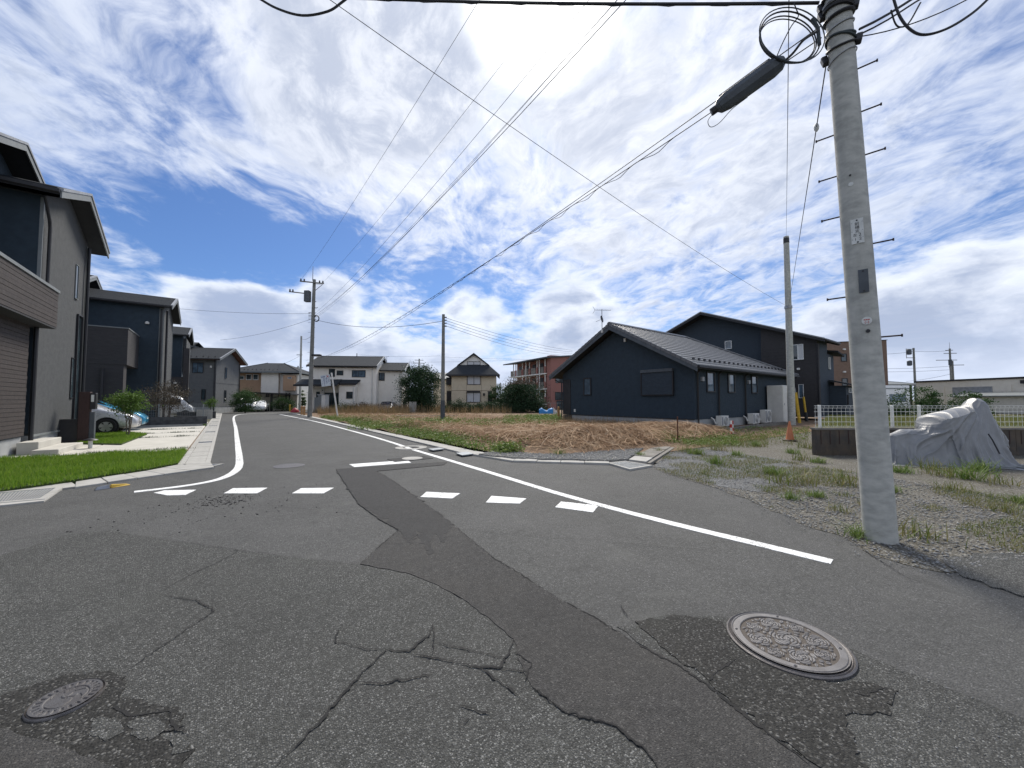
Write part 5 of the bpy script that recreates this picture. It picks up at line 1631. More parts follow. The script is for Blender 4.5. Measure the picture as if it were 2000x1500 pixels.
o = MB().lathe([(0.012, -0.06), (0.028, -0.035), (0.033, 0.0), (0.028, 0.035), (0.012, 0.06)], 12).build('guy_insulator', 'plate_white', smooth=True)
o.location = guy[1]
tag(o, 'pale ball insulator on the guy wire', 'insulator')
wire('wire sagging left from the tall kerbside pole to the dark houses', sag_line(pft(-0.2, 9.3), at(350, 603, 34), 0.15, 14), 0.012)
wire('wire dropping left from the tall pole to the grey gable house', sag_line(pft(-0.2, 8.75), at(430, 664, 42), 0.3, 14), 0.012)
wire('cable sagging between the tall kerbside pole and the slender lot pole', sag_line(pft(0.3, 8.75), pm_base + Vector((0, 0, 6.85)), 0.55, 18), 0.016)
for k in range(4):
    wire('wire fanning out from the slender lot pole behind the bungalow', sag_line(pm_base + Vector((0.1, 0, 7.1 - 0.18 * k)), at(1118, 684 + 3 * k, 60), 0.35 + 0.1 * k, 16), 0.013, group='wires from the slender lot pole')
for k, (u0, v0, u1, v1) in enumerate(((690, 708, 1100, 700), (700, 693, 860, 695), (860, 697, 1150, 701))):
    wire('distant line strung low across the sky behind the far houses', sag_line(at(u0, v0, 90), at(u1, v1, 90), 0.3, 10), 0.016, group='distant lines low in the sky')
for u0, v0, u1, v1 in ((1700, 692, 1788, 686), (1788, 686, 1858, 684), (1700, 720, 1858, 715), (1690, 726, 1858, 722), (1770, 745, 1858, 730)):
    wire('line strung between the two far poles above the cream hall', sag_line(at(u0, v0, 62), at(u1, v1, 62), 0.15, 8), 0.02, group='lines above the cream hall')
wire('two strand wire from bend pole down to the tall pole', sag_line(p3_base + Vector((0, 0, 10.4)), pft(-0.1, 7.2), 0.2, 10), 0.014, group=None)
wire('thin wire low left of the bend pole', sag_line(p3_base + Vector((0, 0, 8.0)), at(535, 716, 60), 0.2, 10), 0.014, group=None)
# bundle along the top of the view and loops at the thick pole
bundle_a = T(6.14) + ACR * -0.16
bundle_b = ray_z(640, -6, 7.2)
wire('thick cable bundle leaving the thick pole over the crossing', sag_line(bundle_a, bundle_b, 0.05, 30, 0.6), 0.018, group=None)
wire('second strand twisted along the thick cable bundle', [p + Vector((0, 0, 0.02 * math.sin(i * 1.7) - 0.005)) for i, p in enumerate(sag_line(bundle_a, bundle_b, 0.05, 60, 0.6))], 0.009, group=None)
wire('slack loop of cable hanging under the bundle', smooth_line([ray_z(u, v, z) for u, v, z in ((498, -8, 7.1), (540, 16, 6.95), (590, 30, 6.85), (640, 22, 6.9), (668, 4, 7.05), (690, -14, 7.2))], 5), 0.016, group=None)
c0 = T(5.60) + ACR * 0.16
wire('dark cable leading up right from the thick pole', sag_line(c0, ray_z(1784, -4, 6.0), 0.02, 8, 1.2), 0.014, group=None)
wire('paired cable leading up right from the thick pole', sag_line(c0 - Vector((0, 0, 0.06)), ray_z(1778, 10, 5.95), 0.02, 8, 1.2), 0.010, group=None)
wire('thin wire curving right from the thick pole', sag_line(T(5.52) + ACR * 0.15, ray_z(1895, -4, 5.6), 0.06, 12, 0.5), 0.006, group=None)
wire('drooping loop of cable right of the thick pole', smooth_line([ray_z(u, v, z) for u, v, z in ((1742, -12, 5.9), (1756, 30, 5.6), (1778, 58, 5.4), (1806, 68, 5.3), (1850, 56, 5.35), (1900, 25, 5.5), (1940, -12, 5.7))], 6), 0.013, group=None)
wire('small loop of cable hanging right of the thick pole', smooth_line([ray_z(u, v, z) for u, v, z in ((1740, 20, 5.7), (1748, 45, 5.55), (1758, 53, 5.5), (1775, 45, 5.5), (1798, 5, 5.7))], 6), 0.008, group=None)
wire('short twisted lead beside the splice closure', smooth_line([ray_z(u, v, z) for u, v, z in ((1520, 130, 5.3), (1548, 105, 5.4), (1570, 78, 5.5), (1598, 60, 5.6))], 6), 0.014, group=None)
wire('loose lead curling above the splice closure', smooth_line([ray_z(u, v, z) for u, v, z in ((1550, 5, 5.95), (1556, 20, 5.85), (1559, 32, 5.8), (1545, 52, 5.72), (1528, 85, 5.52), (1512, 122, 5.32))], 6), 0.006, group=None)
wire('thin tail curling below the splice closure', smooth_line([ray_z(u, v, z) for u, v, z in ((1398, 216, 5.05), (1383, 235, 4.95), (1388, 248, 4.9), (1405, 240, 4.9), (1430, 213, 5.0), (1460, 190, 5.1))], 6), 0.004, group=None)

# --- iron covers in the road
def iron_cover(name, label, c, R, rosette):
    root = thing(name, label, 'manhole cover', (c[0], c[1], 0.0))
    N = 330 if R > 0.2 else 150
    xs = np.linspace(-R, R, N)
    gx, gy = np.meshgrid(xs, xs, indexing='ij')
    rr = np.hypot(gx, gy)
    rel = rosette(gx / R, gy / R)
    z = 0.018 + rel
    keep = rr <= R * 0.995
    idx = -np.ones(gx.shape, int)
    q_ = keep[:-1, :-1] & keep[1:, :-1] & keep[1:, 1:] & keep[:-1, 1:]
    ids = np.arange(gx.size).reshape(gx.shape)
    Fq = np.stack([ids[:-1, :-1], ids[1:, :-1], ids[1:, 1:], ids[:-1, 1:]], -1)[q_]
    used = np.unique(Fq)
    remap = -np.ones(gx.size, int)
    remap[used] = np.arange(len(used))
    V = np.stack([gx, gy, z], -1).reshape(-1, 3)[used]
    o = np_mesh('lid', V, remap[Fq], M['iron_relief'] if R > 0.2 else M['iron_dark'], root)
    at_ = o.data.attributes.new('dust', 'FLOAT', 'POINT')
    at_.data.foreach_set('value', np.clip(1.0 - rel.reshape(-1)[used] / 0.006, 0, 1).astype(np.float32))
    MB().add([], []).lathe([(R * 1.005, 0.0), (R * 1.09, 0.0), (R * 1.09, 0.014), (R * 1.06, 0.020), (R * 1.035, 0.012), (R * 1.02, 0.020), (R * 1.003, 0.017)], 72).build('ring', 'iron', root, smooth=True)
    return root


def relief_mat():
    m_ = bpy.data.materials.new('iron_relief')
    m_.use_nodes = True
    t = NT(m_.node_tree)
    b = t.n['Principled BSDF']
    a = t.new('ShaderNodeAttribute', attribute_name='dust').outputs['Fac']
    tco = t.new('ShaderNodeTexCoord').outputs['Object']
    iron = t.mix(t.ramp(t.noise(tco, 14, 4), 0.3, 0.7), (0.175, 0.168, 0.165), (0.125, 0.118, 0.115))
    t.put(b.inputs['Base Color'], t.mix(t.ramp(a, 0.35, 0.8), iron, (0.085, 0.072, 0.060)))
    t.put(b.inputs['Metallic'], t.ramp(a, 0.2, 0.6, 0.35, 0.0))
    t.put(b.inputs['Roughness'], t.ramp(a, 0.2, 0.8, 0.46, 0.9))
    M['iron_relief'] = m_


relief_mat()


def roses(x, y):
    r = np.hypot(x, y)
    z = np.where(r > 0.83, 0.008, 0.0)
    z = np.where((r > 0.955) & (r < 0.975), 0.003, z)
    rs = random.Random(5)
    flowers = [(0.02, 0.03, 0.27), (-0.43, 0.34, 0.21), (0.38, 0.44, 0.20), (-0.40, -0.36, 0.21), (0.42, -0.38, 0.22), (-0.04, 0.60, 0.15), (0.02, -0.60, 0.16), (0.64, 0.04, 0.15), (-0.64, -0.01, 0.14)]
    taken = np.zeros_like(x, bool)
    for fx, fy, fr in flowers:
        dx_, dy_ = x - fx, y - fy
        d = np.hypot(dx_, dy_) / fr
        th = np.arctan2(dy_, dx_)
        ph = rs.uniform(0, 6)
        edge = 1.0 + 0.10 * np.cos(5 * th + ph)
        inside_ = d < edge
        sp = (d * 4.2 - (th + ph) / (2 * np.pi) * 1.0) % 1.0
        pet = np.where((sp < 0.72) & (np.cos(5 * th + ph + 2.5 * d * 3) > -0.86), 0.007, 0.0)
        pet = np.where(d < 0.13, 0.007, pet)
        m_ = inside_ & (r < 0.81)
        z = np.where(m_, pet, z)
        taken |= (d < edge + 0.03)
    for k in range(5000):
        a, rr_ = rs.uniform(0, 6.283), 0.80 * math.sqrt(rs.random())
        lx, ly, ang = rr_ * math.cos(a), rr_ * math.sin(a), rs.uniform(0, 3.14)
        L, W = rs.uniform(0.040, 0.095), rs.uniform(0.020, 0.040)
        n_ = x.shape[0]
        i0, i1 = max(0, int((lx - 0.14 + 1) / 2 * n_)), min(n_, int((lx + 0.14 + 1) / 2 * n_) + 1)
        j0, j1 = max(0, int((ly - 0.14 + 1) / 2 * n_)), min(n_, int((ly + 0.14 + 1) / 2 * n_) + 1)
        w_ = (slice(i0, i1), slice(j0, j1))
        dx_, dy_ = x[w_] - lx, y[w_] - ly
        u_ = (dx_ * math.cos(ang) + dy_ * math.sin(ang)) / L
        v_ = (-dx_ * math.sin(ang) + dy_ * math.cos(ang)) / W
        shape = np.abs(v_) < (1 - u_ ** 2)
        halo = np.abs(v_) < (1.22 - u_ ** 2 * 1.1)
        if (taken[w_] & halo).any() or math.hypot(lx, ly) > 0.76:
            continue
        z[w_] = np.where(shape & (np.abs(v_) > 0.12) & (r[w_] < 0.81), 0.006, z[w_])
        taken[w_] |= halo
    for a in (0.5, 2.1, 3.6, 5.3):
        z = np.where((np.abs(x - 0.90 * math.cos(a)) < 0.035) & (np.abs(y - 0.90 * math.sin(a)) < 0.020), -0.006, z)
    return z


def swirl(x, y):
    r = np.hypot(x, y)
    th = np.arctan2(y, x)
    z = np.where(r > 0.62, 0.005, 0.001)
    z = np.where((r > 0.70) & (r < 0.90) & ((th * 24 / (2 * np.pi)) % 1 < 0.42), 0.0, z)
    z = np.where((r < 0.58) & (np.sin(3 * th + 9 * r) * np.cos(2 * th - 5 * x) > 0.05), 0.005, z)
    return z


iron_cover('manhole_cover', 'large iron manhole cover cast with roses and leaves', (2.822, 0.939), 0.300, roses)
iron_cover('manhole_cover', 'small round iron cover in the broken dark asphalt collar', (-0.596, 2.914), 0.125, swirl)
sm = thing('valve_cover', 'small pale round cover beside the end of the stop line', 'manhole cover', (3.89, 9.5, 0.004))
MB().box(-0.55, 0.45, -0.28, 0.30, -0.02, 0.006).build('patch', 'asphalt_fresh', sm)
MB().lathe([(0.26, 0), (0.26, 0.014), (0.23, 0.018)], 24).build('lid', 'concrete', sm)
bk = thing('sunken_cover', 'sunken round cover in worn concrete collar beside the edge line', 'manhole cover', (4.75, 11.7, 0.0))
mb = MB()
for k in range(14):
    t0, t1 = k / 14 * 6.283, (k + 1) / 14 * 6.283 - 0.02
    mb.extrude([(math.cos(t0) * 0.26, math.sin(t0) * 0.26, 0.016), (math.cos(t0) * 0.5, math.sin(t0) * 0.5, 0.016), (math.cos(t1) * 0.5, math.sin(t1) * 0.5, 0.016), (math.cos(t1) * 0.26, math.sin(t1) * 0.26, 0.016)], (0, 0, -0.03))
mb.build('collar', 'concrete', bk)
MB().lathe([(0.25, -0.02), (0.25, 0.004)], 20).build('lid', 'hole', bk)
fm = thing('faint_cover', 'flat dull iron cover in the middle of the street', 'manhole cover', (1.21, 10.16, 0.0))
MB().lathe([(0.32, -0.02), (0.32, 0.005), (0.28, 0.007)], 28).build('lid', 'iron_dark', fm)

# --- leaning no-through sign in the lot
sg = thing('leaning_sign', 'leaning white notice board on a pale pole at the lot edge', 'sign', (7.43, 33.6, 0), -YAW)
Ds = 31.4
top = ((645.5 - 661) / 750 * Ds, 0, 1.5 + (782 - 728) / 750 * Ds)
MB().tube([(0, 0, -0.3), top], 0.062, 10).build('post', 'white_plastic', sg, smooth=True)
bx, bz = (635.5 - 661) / 750 * Ds, 1.5 + (782 - 743.5) / 750 * Ds
bd = MB().box(-0.38, 0.38, -0.02, 0.0, -0.46, 0.46).build('board', 'sign_white', sg)
bd.location = (bx, -0.07, bz)
bd.rotation_euler = (0, math.radians(-8), 0)
MB().extrude([(-0.32, -0.022, 0.30), (-0.10, -0.022, 0.30), (-0.10, -0.022, 0.26), (0.0, -0.022, 0.325), (-0.10, -0.022, 0.39), (-0.10, -0.022, 0.35), (-0.32, -0.022, 0.35)], (0, -0.003, 0)).build('arrow', 'ink_blue', bd)
for s_ in (1, -1):
    MB().extrude([(0.19 - 0.10, -0.022, 0.33 - s_ * 0.08), (0.19 - 0.07, -0.022, 0.33 - s_ * 0.10), (0.19 + 0.10, -0.022, 0.33 + s_ * 0.08), (0.19 + 0.07, -0.022, 0.33 + s_ * 0.10)], (0, -0.003 - 0.001 * (s_ + 1), 0)).build('cross_mark', 'ink_red', bd)
for col_, (xx, txt) in enumerate(((0.26, 'この先'), (0.08, '通り抜け'), (-0.12, '出来ません'))):
    for k, ch in enumerate(txt):
        text_mesh('lettering', ch, 0.135, 'ink_blue', bd, (xx, -0.023, 0.16 - k * 0.128), (math.pi / 2, 0, 0), 0.001)
for k in range(3):
    MB().box(-0.29, -0.26, -0.0235, -0.021, -0.06 - k * 0.14, -0.03 - k * 0.14).build('dot', 'ink_blue', bd)
for dz_ in (0.28, -0.28):
    MB().box(0.30, 0.52, -0.02, 0.06, dz_ - 0.025, dz_ + 0.025).build('clip', 'steel', bd)

# --- things by the bungalow
def ac_unit(label, x, w_, h_, y=9.55, z0=0.14):
    t = thing('air_conditioner', label, 'air conditioner', (x, y, 0), 0, 'outdoor units beside the bungalow')
    MB().box(0, w_, 0, 0.30, z0, z0 + h_).build('casing', 'white_plastic', t, bevel=0.012)
    MB().cyl((w_ * 0.60, -0.012, z0 + h_ / 2), (w_ * 0.60, 0.0, z0 + h_ / 2), h_ * 0.40, h_ * 0.40, 26).build('fan_recess', 'grey_plastic', t)
    g_ = MB()
    for k in range(1, 6):
        rr = h_ * 0.40 * k / 5.5
        g_.tube([(w_ * 0.60 + rr * math.cos(a), -0.022, z0 + h_ / 2 + rr * math.sin(a)) for a in np.linspace(0, 6.283, 20)], 0.006, 4)
    g_.build('fan_grille', 'white_plastic', t)
    MB().box(0.02, w_ * 0.22, -0.008, 0.0, z0 + 0.06, z0 + h_ - 0.06).build('side_louvre', 'grey_plastic', t)
    MB().box(w_ - 0.06, w_ - 0.02, -0.006, 0.0, z0 + h_ - 0.10, z0 + h_ - 0.06).build('badge', 'ink_blue', t)
    for xx in (0.12, w_ - 0.2):
        MB().box(xx, xx + 0.09, 0.02, 0.28, 0.02, z0 - 0.001).build('foot', 'concrete', t)
    MB().tube([(-0.04, 0.2, z0 + 0.15), (-0.14, 0.25, z0 + 0.15), (-0.18, 0.3, z0 + 0.35), (-0.18, 0.45, z0 + 0.45)], 0.035, 8).build('pipe_sleeve', 'white_plastic', t, smooth=True)
    return t


ac_unit('white outdoor air conditioner unit on its own under the middle bungalow windows', 20.75, 0.80, 0.55)
ac_unit('low white outdoor unit left of the taller grey unit', 24.6, 0.90, 0.60)
ac_unit('taller pale outdoor unit next to the storage heater', 26.35, 0.95, 0.78)
hw = thing('storage_heater', 'tall beige storage heater cabinet against the bungalow side', 'water heater', (27.9, 9.1, 0))
MB().box(0, 1.9, 0, 0.9, 0.10, 2.45).build('cabinet', 'white_plastic', hw, bevel=0.02)
MB().box(0.06, 1.84, -0.012, 0, 0.65, 2.38).build('upper_door', 'white_plastic', hw)
MB().box(0.06, 1.84, -0.010, 0, 0.14, 0.62).build('lower_door', 'white_plastic', hw)
MB().box(0.1, 0.2, -0.02, -0.011, 1.2, 1.32).build('latch', 'grey_plastic', hw)
kb = thing('retaining_kerb', 'low concrete kerb edging the bungalow plot', 'kerb', (18.0, 8.6, 0))
for k in range(6):
    MB().box(k * 1.52, k * 1.52 + 1.5, 0.0 + k * 0.02, 0.18 + k * 0.02, -0.05, 0.16 + 0.012 * k).build('kerb_block', 'concrete_old', kb)

cn = thing('traffic_cone', 'faded orange traffic cone on dark base at the yard edge', 'traffic cone', (16.7, 5.27, 0.016))
MB().lathe([(0.15, 0.0), (0.135, 0.04), (0.028, 0.70), (0.026, 0.72)], 20).build('cone', 'cone_orange', cn, smooth=True)
MB().lathe([(0.24, 0.0), (0.24, 0.03), (0.15, 0.045)], 8).build('base', 'wood_dark', cn)
rp_ = thing('rusty_stake', 'rusty steel stake standing in the weeds by the drain slabs', 'stake', (12.45, 7.2, 0))
MB().tube([(0, 0, -0.1), (0.01, 0, 0.75), (0.005, 0.0, 0.93)], 0.022, 8).build('rod', 'rust', rp_)
MB().cyl((0.005, 0, 0.93), (0.005, 0, 0.945), 0.028, 0.028, 8).build('cap', 'rust', rp_)
rw = thing('striped_marker', 'short red and white marker post by the bungalow kerb', 'marker post', (17.56, 7.7, 0))
for x_, n_ in ((0, 4), (0.12, 3)):
    for k in range(4):
        MB().cyl((x_, 0, 0.02 + k * 0.15), (x_, 0, 0.165 + k * 0.15), 0.05, 0.05, 12).build('band', 'fence_white' if (k + n_) % 2 else 'ink_red', rw)
for i_, (u, v, hgt, dx_) in enumerate(((1562, 828, 2.0, -0.10), (1576, 825, 1.75, -0.10))):
    g0 = ground_at(u, v)
    t = thing('guy_guard', ('thicker yellow guy wire guard sleeve beside the bare pole', 'thinner yellow guy wire guard with dark lower end')[i_], 'guy guard', (g0[0], g0[1], 0))
    MB().tube([(0, 0, 0.0), (R3.x * dx_ * hgt, R3.y * dx_ * hgt, hgt)], 0.09 - 0.025 * i_, 10).build('sleeve', 'yellow_guard', t, smooth=True)
    MB().tube([(R3.x * dx_ * hgt, R3.y * dx_ * hgt, hgt), (R3.x * dx_ * hgt * 1.15, R3.y * dx_ * hgt * 1.15, hgt * 1.15)], 0.02, 6).build('wire', 'steel', t)
    if i_:
        MB().cyl((0, 0, -0.02), (R3.x * dx_ * 0.7, R3.y * dx_ * 0.7, 0.7), 0.10, 0.10, 10).build('boot', 'black_plastic', t)
# television aerial on the bungalow gable
an = thing('television_aerial', 'aerial with small dark dish on the bungalow gable peak', 'aerial', (18.42, 15.45, 5.75))
MB().cyl((0, 0, -0.15), (0, 0, 1.35), 0.022, 0.022, 8).build('mast', 'steel', an)
ds_ = MB().lathe([(0.02, 0.0), (0.12, 0.012), (0.21, 0.045), (0.215, 0.06), (0.12, 0.03), (0.02, 0.015)], 24).build('dish', 'black_plastic', an, smooth=True)
ds_.location = (-0.08, 0, 0.72)
ds_.rotation_euler = (math.radians(80), 0, math.radians(20))
MB().tube([(-0.08, 0.05, 0.70), (-0.15, 0.35, 0.62)], 0.012, 5).build('feed_arm', 'steel', an)
b0, b1 = R3 * -0.42, R3 * 0.55
MB().tube([b0 + Vector((0, 0, 1.30)), b1 + Vector((0, 0, 1.28))], 0.012, 5).build('boom', 'steel', an)
for k in range(9):
    c = b0.lerp(b1, 0.15 + k / 10) + Vector((0, 0, 1.31))
    MB().tube([c + F3 * -0.16, c + F3 * 0.16], 0.005, 4).build('element', 'steel', an)
for s_ in (-1, 1):
    MB().tube([b0 + Vector((0, 0, 1.30)), b0 + R3 * 0.14 * -1 + Vector((0, 0, 1.30 + 0.22 * s_))], 0.010, 4).build('reflector', 'steel', an)
MB().box(-0.05, 0.08, -0.05, 0.05, -0.1, 0.08).build('bracket', 'white_plastic', an)

# --- fence on a dark retaining wall, right
rw0 = spot(1585, 10.62)
wl = thing('retaining_wall', 'dark stained concrete retaining wall under the white mesh fence', 'wall', rw0, -YAW)
for k in range(9):
    MB().box(k * 1.82, k * 1.82 + 1.81, -0.10, 0.05, -0.1, 0.70).build('wall_panel', 'concrete_dark', wl)
    for j in range(7):
        MB().box(k * 1.82 + 0.13 + j * 0.25, k * 1.82 + 0.145 + j * 0.25, -0.112, -0.101, 0.31, 0.68).build('board_mark', 'wood_dark', wl)
MB().box(-0.02, 16.4, -0.12, 0.07, 0.702, 0.75).build('coping', 'concrete_old', wl)
fc = thing('mesh_fence', 'white welded mesh fence along the top of the dark wall', 'fence', rw0 + Vector((0, 0, 0.75)), -YAW)
for x_ in (0.20, 2.2, 2.95, 4.20, 6.2, 8.2, 10.2):
    MB().box(x_ - 0.03, x_ + 0.03, -0.03, 0.03, 0, 0.62).build('post', 'fence_white', fc, bevel=0.006)
for k in range(6):
    mb = MB()
    xa_, xb_ = 0.02 + k * 2.0, 0.02 + (k + 1) * 2.0 - 0.03
    for j in range(17):
        x_ = xa_ + 0.03 + j * 0.120
        mb.tube([(x_, -0.04, 0.03), (x_, -0.04, 0.53), (x_, -0.075, 0.575), (x_, -0.04, 0.605)], 0.0045, 4)
    for z_ in (0.04, 0.16, 0.30, 0.44, 0.54, 0.60):
        mb.tube([(xa_, -0.046, z_), (xb_, -0.046, z_)], 0.005, 4)
    mb.build('mesh_panel', 'fence_white', fc)

# --- left side: low walls, fence, pillar, garden lamp
lw = thing('garden_wall', 'low dark block wall topped with wire mesh beside the driveway', 'wall', (-4.2, 28.3, 0))
MB().box(0, 3.4, -0.02, 0.22, -0.05, 0.16).build('footing', 'concrete', lw)
for j in range(2):
    for k in range(7):
        MB().box(k * 0.485, k * 0.485 + 0.478, 0, 0.2, 0.165 + j * 0.215, 0.165 + j * 0.215 + 0.209).build('block', 'block_dark', lw)
mb = MB()
for k in range(35):
    mb.tube([(k * 0.1, 0.1, 0.6), (k * 0.1, 0.1, 1.25)], 0.004, 4)
for z_ in (0.66, 0.8, 0.95, 1.1, 1.24):
    mb.tube([(0, 0.1, z_), (3.4, 0.1, z_)], 0.004, 4)
mb.build('wire_mesh', 'trim_grey', lw)
for x_ in (1.3, 3.2):
    MB().box(x_ - 0.03, x_ + 0.03, 0.07, 0.13, 0.6, 1.3).build('post', 'trim_grey', lw)
lw2 = thing('garden_wall', 'farther low block wall with mesh and planter by the gutter', 'wall', (-3.0, 39.5, 0))
for j in range(2):
    for k in range(5):
        MB().box(k * 0.485, k * 0.485 + 0.478, 0, 0.2, 0.05 + j * 0.28, 0.05 + j * 0.28 + 0.272).build('block', 'block_dark', lw2)
mb = MB()
for k in range(25):
    mb.tube([(k * 0.1, 0.1, 0.6), (k * 0.1, 0.1, 1.25)], 0.006, 4)
for z_ in (0.66, 0.85, 1.05, 1.24):
    mb.tube([(0, 0.1, z_), (2.4, 0.1, z_)], 0.006, 4)
mb.build('wire_mesh', 'trim_grey', lw2)
MB().box(1.2, 2.2, -0.4, 0.0, 0.0, 0.75).build('planter', 'concrete', lw2)
ip = thing('gate_pillar', 'dark brown intercom pillar with low black screen beside the lawn', 'pillar', (-3.80, 19.25, 0.05))
MB().box(-0.16, 0.10, -0.14, 0.14, 0, 1.74).build('pillar', 'wood_dark', ip, bevel=0.008)
MB().box(0.102, 0.22, -0.10, 0.10, 0, 1.05).build('side_post', 'closure_grey', ip)
mbx = MB().box(0.102, 0.24, -0.15, 0.12, 1.15, 1.70).build('mail_box', 'black_plastic', ip, bevel=0.01)
MB().box(0.13, 0.20, -0.158, -0.151, 1.40, 1.64).build('name_plate', 'plate_white', mbx)
MB().box(-0.80, -0.162, 0.0, 0.10, 0, 0.82).build('screen', 'black_plastic', ip)
gl = thing('garden_lamp', 'small mushroom garden lamp standing in the grass', 'garden lamp', (*ground_at(176, 879), 0.06))
MB().lathe([(0.05, 0), (0.05, 0.22)], 12).build('body', 'plate_white', gl)
MB().lathe([(0.02, 0.23), (0.17, 0.235), (0.15, 0.26), (0.03, 0.30)], 16).build('hood', 'trim_dark', gl, smooth=True)
ltr = thing('crushed_wrapper', 'crushed yellow and silver wrapper lying by the kerb', 'litter', (*ground_at(215, 953), 0.005))
ltr.rotation_euler = (0, 0, 0.5)
MB().hexa([(-0.20, -0.05, 0), (-0.02, -0.06, 0), (0.0, 0.05, 0), (-0.18, 0.05, 0), (-0.17, -0.03, 0.05), (-0.03, -0.04, 0.06), (-0.02, 0.04, 0.05), (-0.15, 0.03, 0.04)]).build('silver_part', 'steel', ltr)
MB().hexa([(0.0, -0.05, 0), (0.25, -0.03, 0), (0.27, 0.04, 0), (0.0, 0.05, 0), (0.01, -0.03, 0.05), (0.22, -0.01, 0.02), (0.22, 0.02, 0.025), (0.02, 0.03, 0.05)]).build('yellow_part', 'yellow_guard', ltr)
# blue tarp, boundary stakes, red bucket, plot kerbs out on the lot
tp = thing('blue_tarp', 'bright blue tarpaulin bundled in front of the pink apartment block', 'tarpaulin', spot(1066, 42), -YAW)
mb = MB()
v_ = []
for i in range(13):
    for j in range(7):
        a, b = i / 12, j / 6
        v_.append(((a - 0.5) * 1.5, (b - 0.5) * 0.9, 0.72 * math.sin(math.pi * min(1, max(0, b))) ** 0.5 * (0.75 + 0.2 * math.sin(a * 9)) + 0.04 * math.sin(i * 2.1 + j)))
mb.add(v_, [(i * 7 + j, (i + 1) * 7 + j, (i + 1) * 7 + j + 1, i * 7 + j + 1) for i in range(12) for j in range(6)])
mb.build('sheet', 'tarp_blue', tp, smooth=True)
MB().hexa([(0.76, -0.3, 0), (1.35, -0.3, 0), (1.35, 0.3, 0), (0.76, 0.3, 0), (0.78, -0.2, 0.75), (1.1, -0.2, 0.4), (1.1, 0.2, 0.4), (0.78, 0.2, 0.75)]).build('white_flap', 'white_plastic', tp)
for i_, (u, v, hh, lab) in enumerate(((1091, 822, 1.0, 'pale wooden boundary stake beside the bungalow corner'), (589, 811, 0.9, 'orange stake left of the tall kerbside pole'), (594, 812, 0.9, 'second orange stake left of the tall kerbside pole'), (566, 804, 0.9, 'yellow stake by the street bend'), (570, 803, 0.9, 'second yellow stake by the street bend'))):
    g0 = ground_at(u, v)
    t = thing('stake', lab, 'stake', (g0[0], g0[1], 0))
    s_ = 0.06 if i_ == 0 else 0.09
    MB().box(-s_, s_, -s_, s_, -0.1, hh).build('shaft', 'wood_post' if i_ < 3 else 'yellow_guard', t)
    MB().add([(-s_, -s_, hh + 0.001), (s_, -s_, hh + 0.001), (s_, s_, hh + 0.001), (-s_, s_, hh + 0.001), (0, 0, hh + 0.06)], [(0, 1, 4), (1, 2, 4), (2, 3, 4), (3, 0, 4), (0, 3, 2, 1)]).build('point', 'wood_post' if i_ < 3 else 'yellow_guard', t)
rbk = thing('red_sack', 'small red sack lying by the street bend', 'sack', (*ground_at(576, 806), 0))
MB().lathe([(0.05, 0), (0.5, 0.05), (0.45, 0.25), (0.2, 0.5), (0.05, 0.6)], 10).build('sack', 'red_plastic', rbk, smooth=True)
for lab, a, b in (('pale concrete plot kerb behind the slender lot pole', (770, 816), (895, 815)), ('pale concrete plot kerb left of the bungalow', (1035, 815.5), (1097, 814)), ('short concrete plot kerb in the weeds before the bungalow', (1050, 823), (1100, 825))):
    g0, g1 = Vector((*ground_at(*a), 0)), Vector((*ground_at(*b), 0))
    d = (g1 - g0)
    t = thing('plot_kerb', lab, 'kerb', g0, math.atan2(d.y, d.x))
    n = max(2, int(d.length / 1.2))
    for k in range(n):
        MB().box(k * d.length / n, (k + 0.985) * d.length / n, -0.06, 0.06, -0.05, 0.20).build('kerb_block', 'concrete', t)
sh_ = thing('storage_shed', 'narrow pale storage shed left of the cream house door', 'shed', spot(627, 44), -YAW)
MB().box(-0.75, -0.3, 0, 0.8, 0, 1.85).box(-0.29, 0.10, -0.1, 0.8, 0, 2.1).build('cabinet', 'trim_grey', sh_)
MB().box(0.11, 0.55, -0.1, 0.8, 0, 2.1).build('door', 'white_plastic', sh_)
MB().box(-0.4, 0.6, -0.15, 0.85, 2.101, 2.2).build('top', 'grey_plastic', sh_)
nb = thing('wall_heater', 'white wall heater above the shed by the cream house door', 'heater', spot(631, 46.6, 2.3), -YAW)
MB().box(-0.2, 0.2, -0.1, 0.25, 0, 0.65).build('case', 'white_plastic', nb)
MB().box(-0.06, 0.06, -0.11, -0.101, 0.35, 0.47).build('vent', 'trim_dark', nb)
cw = thing('concrete_panel', 'short grey concrete panel wall beside the tall evergreen', 'wall', spot(806, 44), -YAW)
for k in range(2):
    MB().box(-0.4 + k * 0.42, 0.0 + k * 0.42, 0, 0.15, -0.05, 1.35).build('panel', 'concrete', cw)
for k, (u, w_) in enumerate(((789, 1.0),)):
    t = thing('block_pillar', 'weathered block pillar between cream house and evergreen', 'pillar', spot(790, 47), -YAW)
    for j in range(8):
        MB().box(-0.2, 0.2, 0, 0.4, j * 0.2, j * 0.2 + 0.192).build('block', 'concrete_old', t)
fl = thing('low_fence', 'low grey wire fence before the pink apartment block', 'fence', spot(1036, 46), -YAW)
for k in range(7):
    MB().box(k * 0.8 - 0.03, k * 0.8 + 0.03, -0.03, 0.03, -0.1, 1.2).build('post', 'trim_grey', fl)
MB().box(0, 4.8, -0.02, 0.02, 1.15, 1.2).build('rail', 'trim_grey', fl)

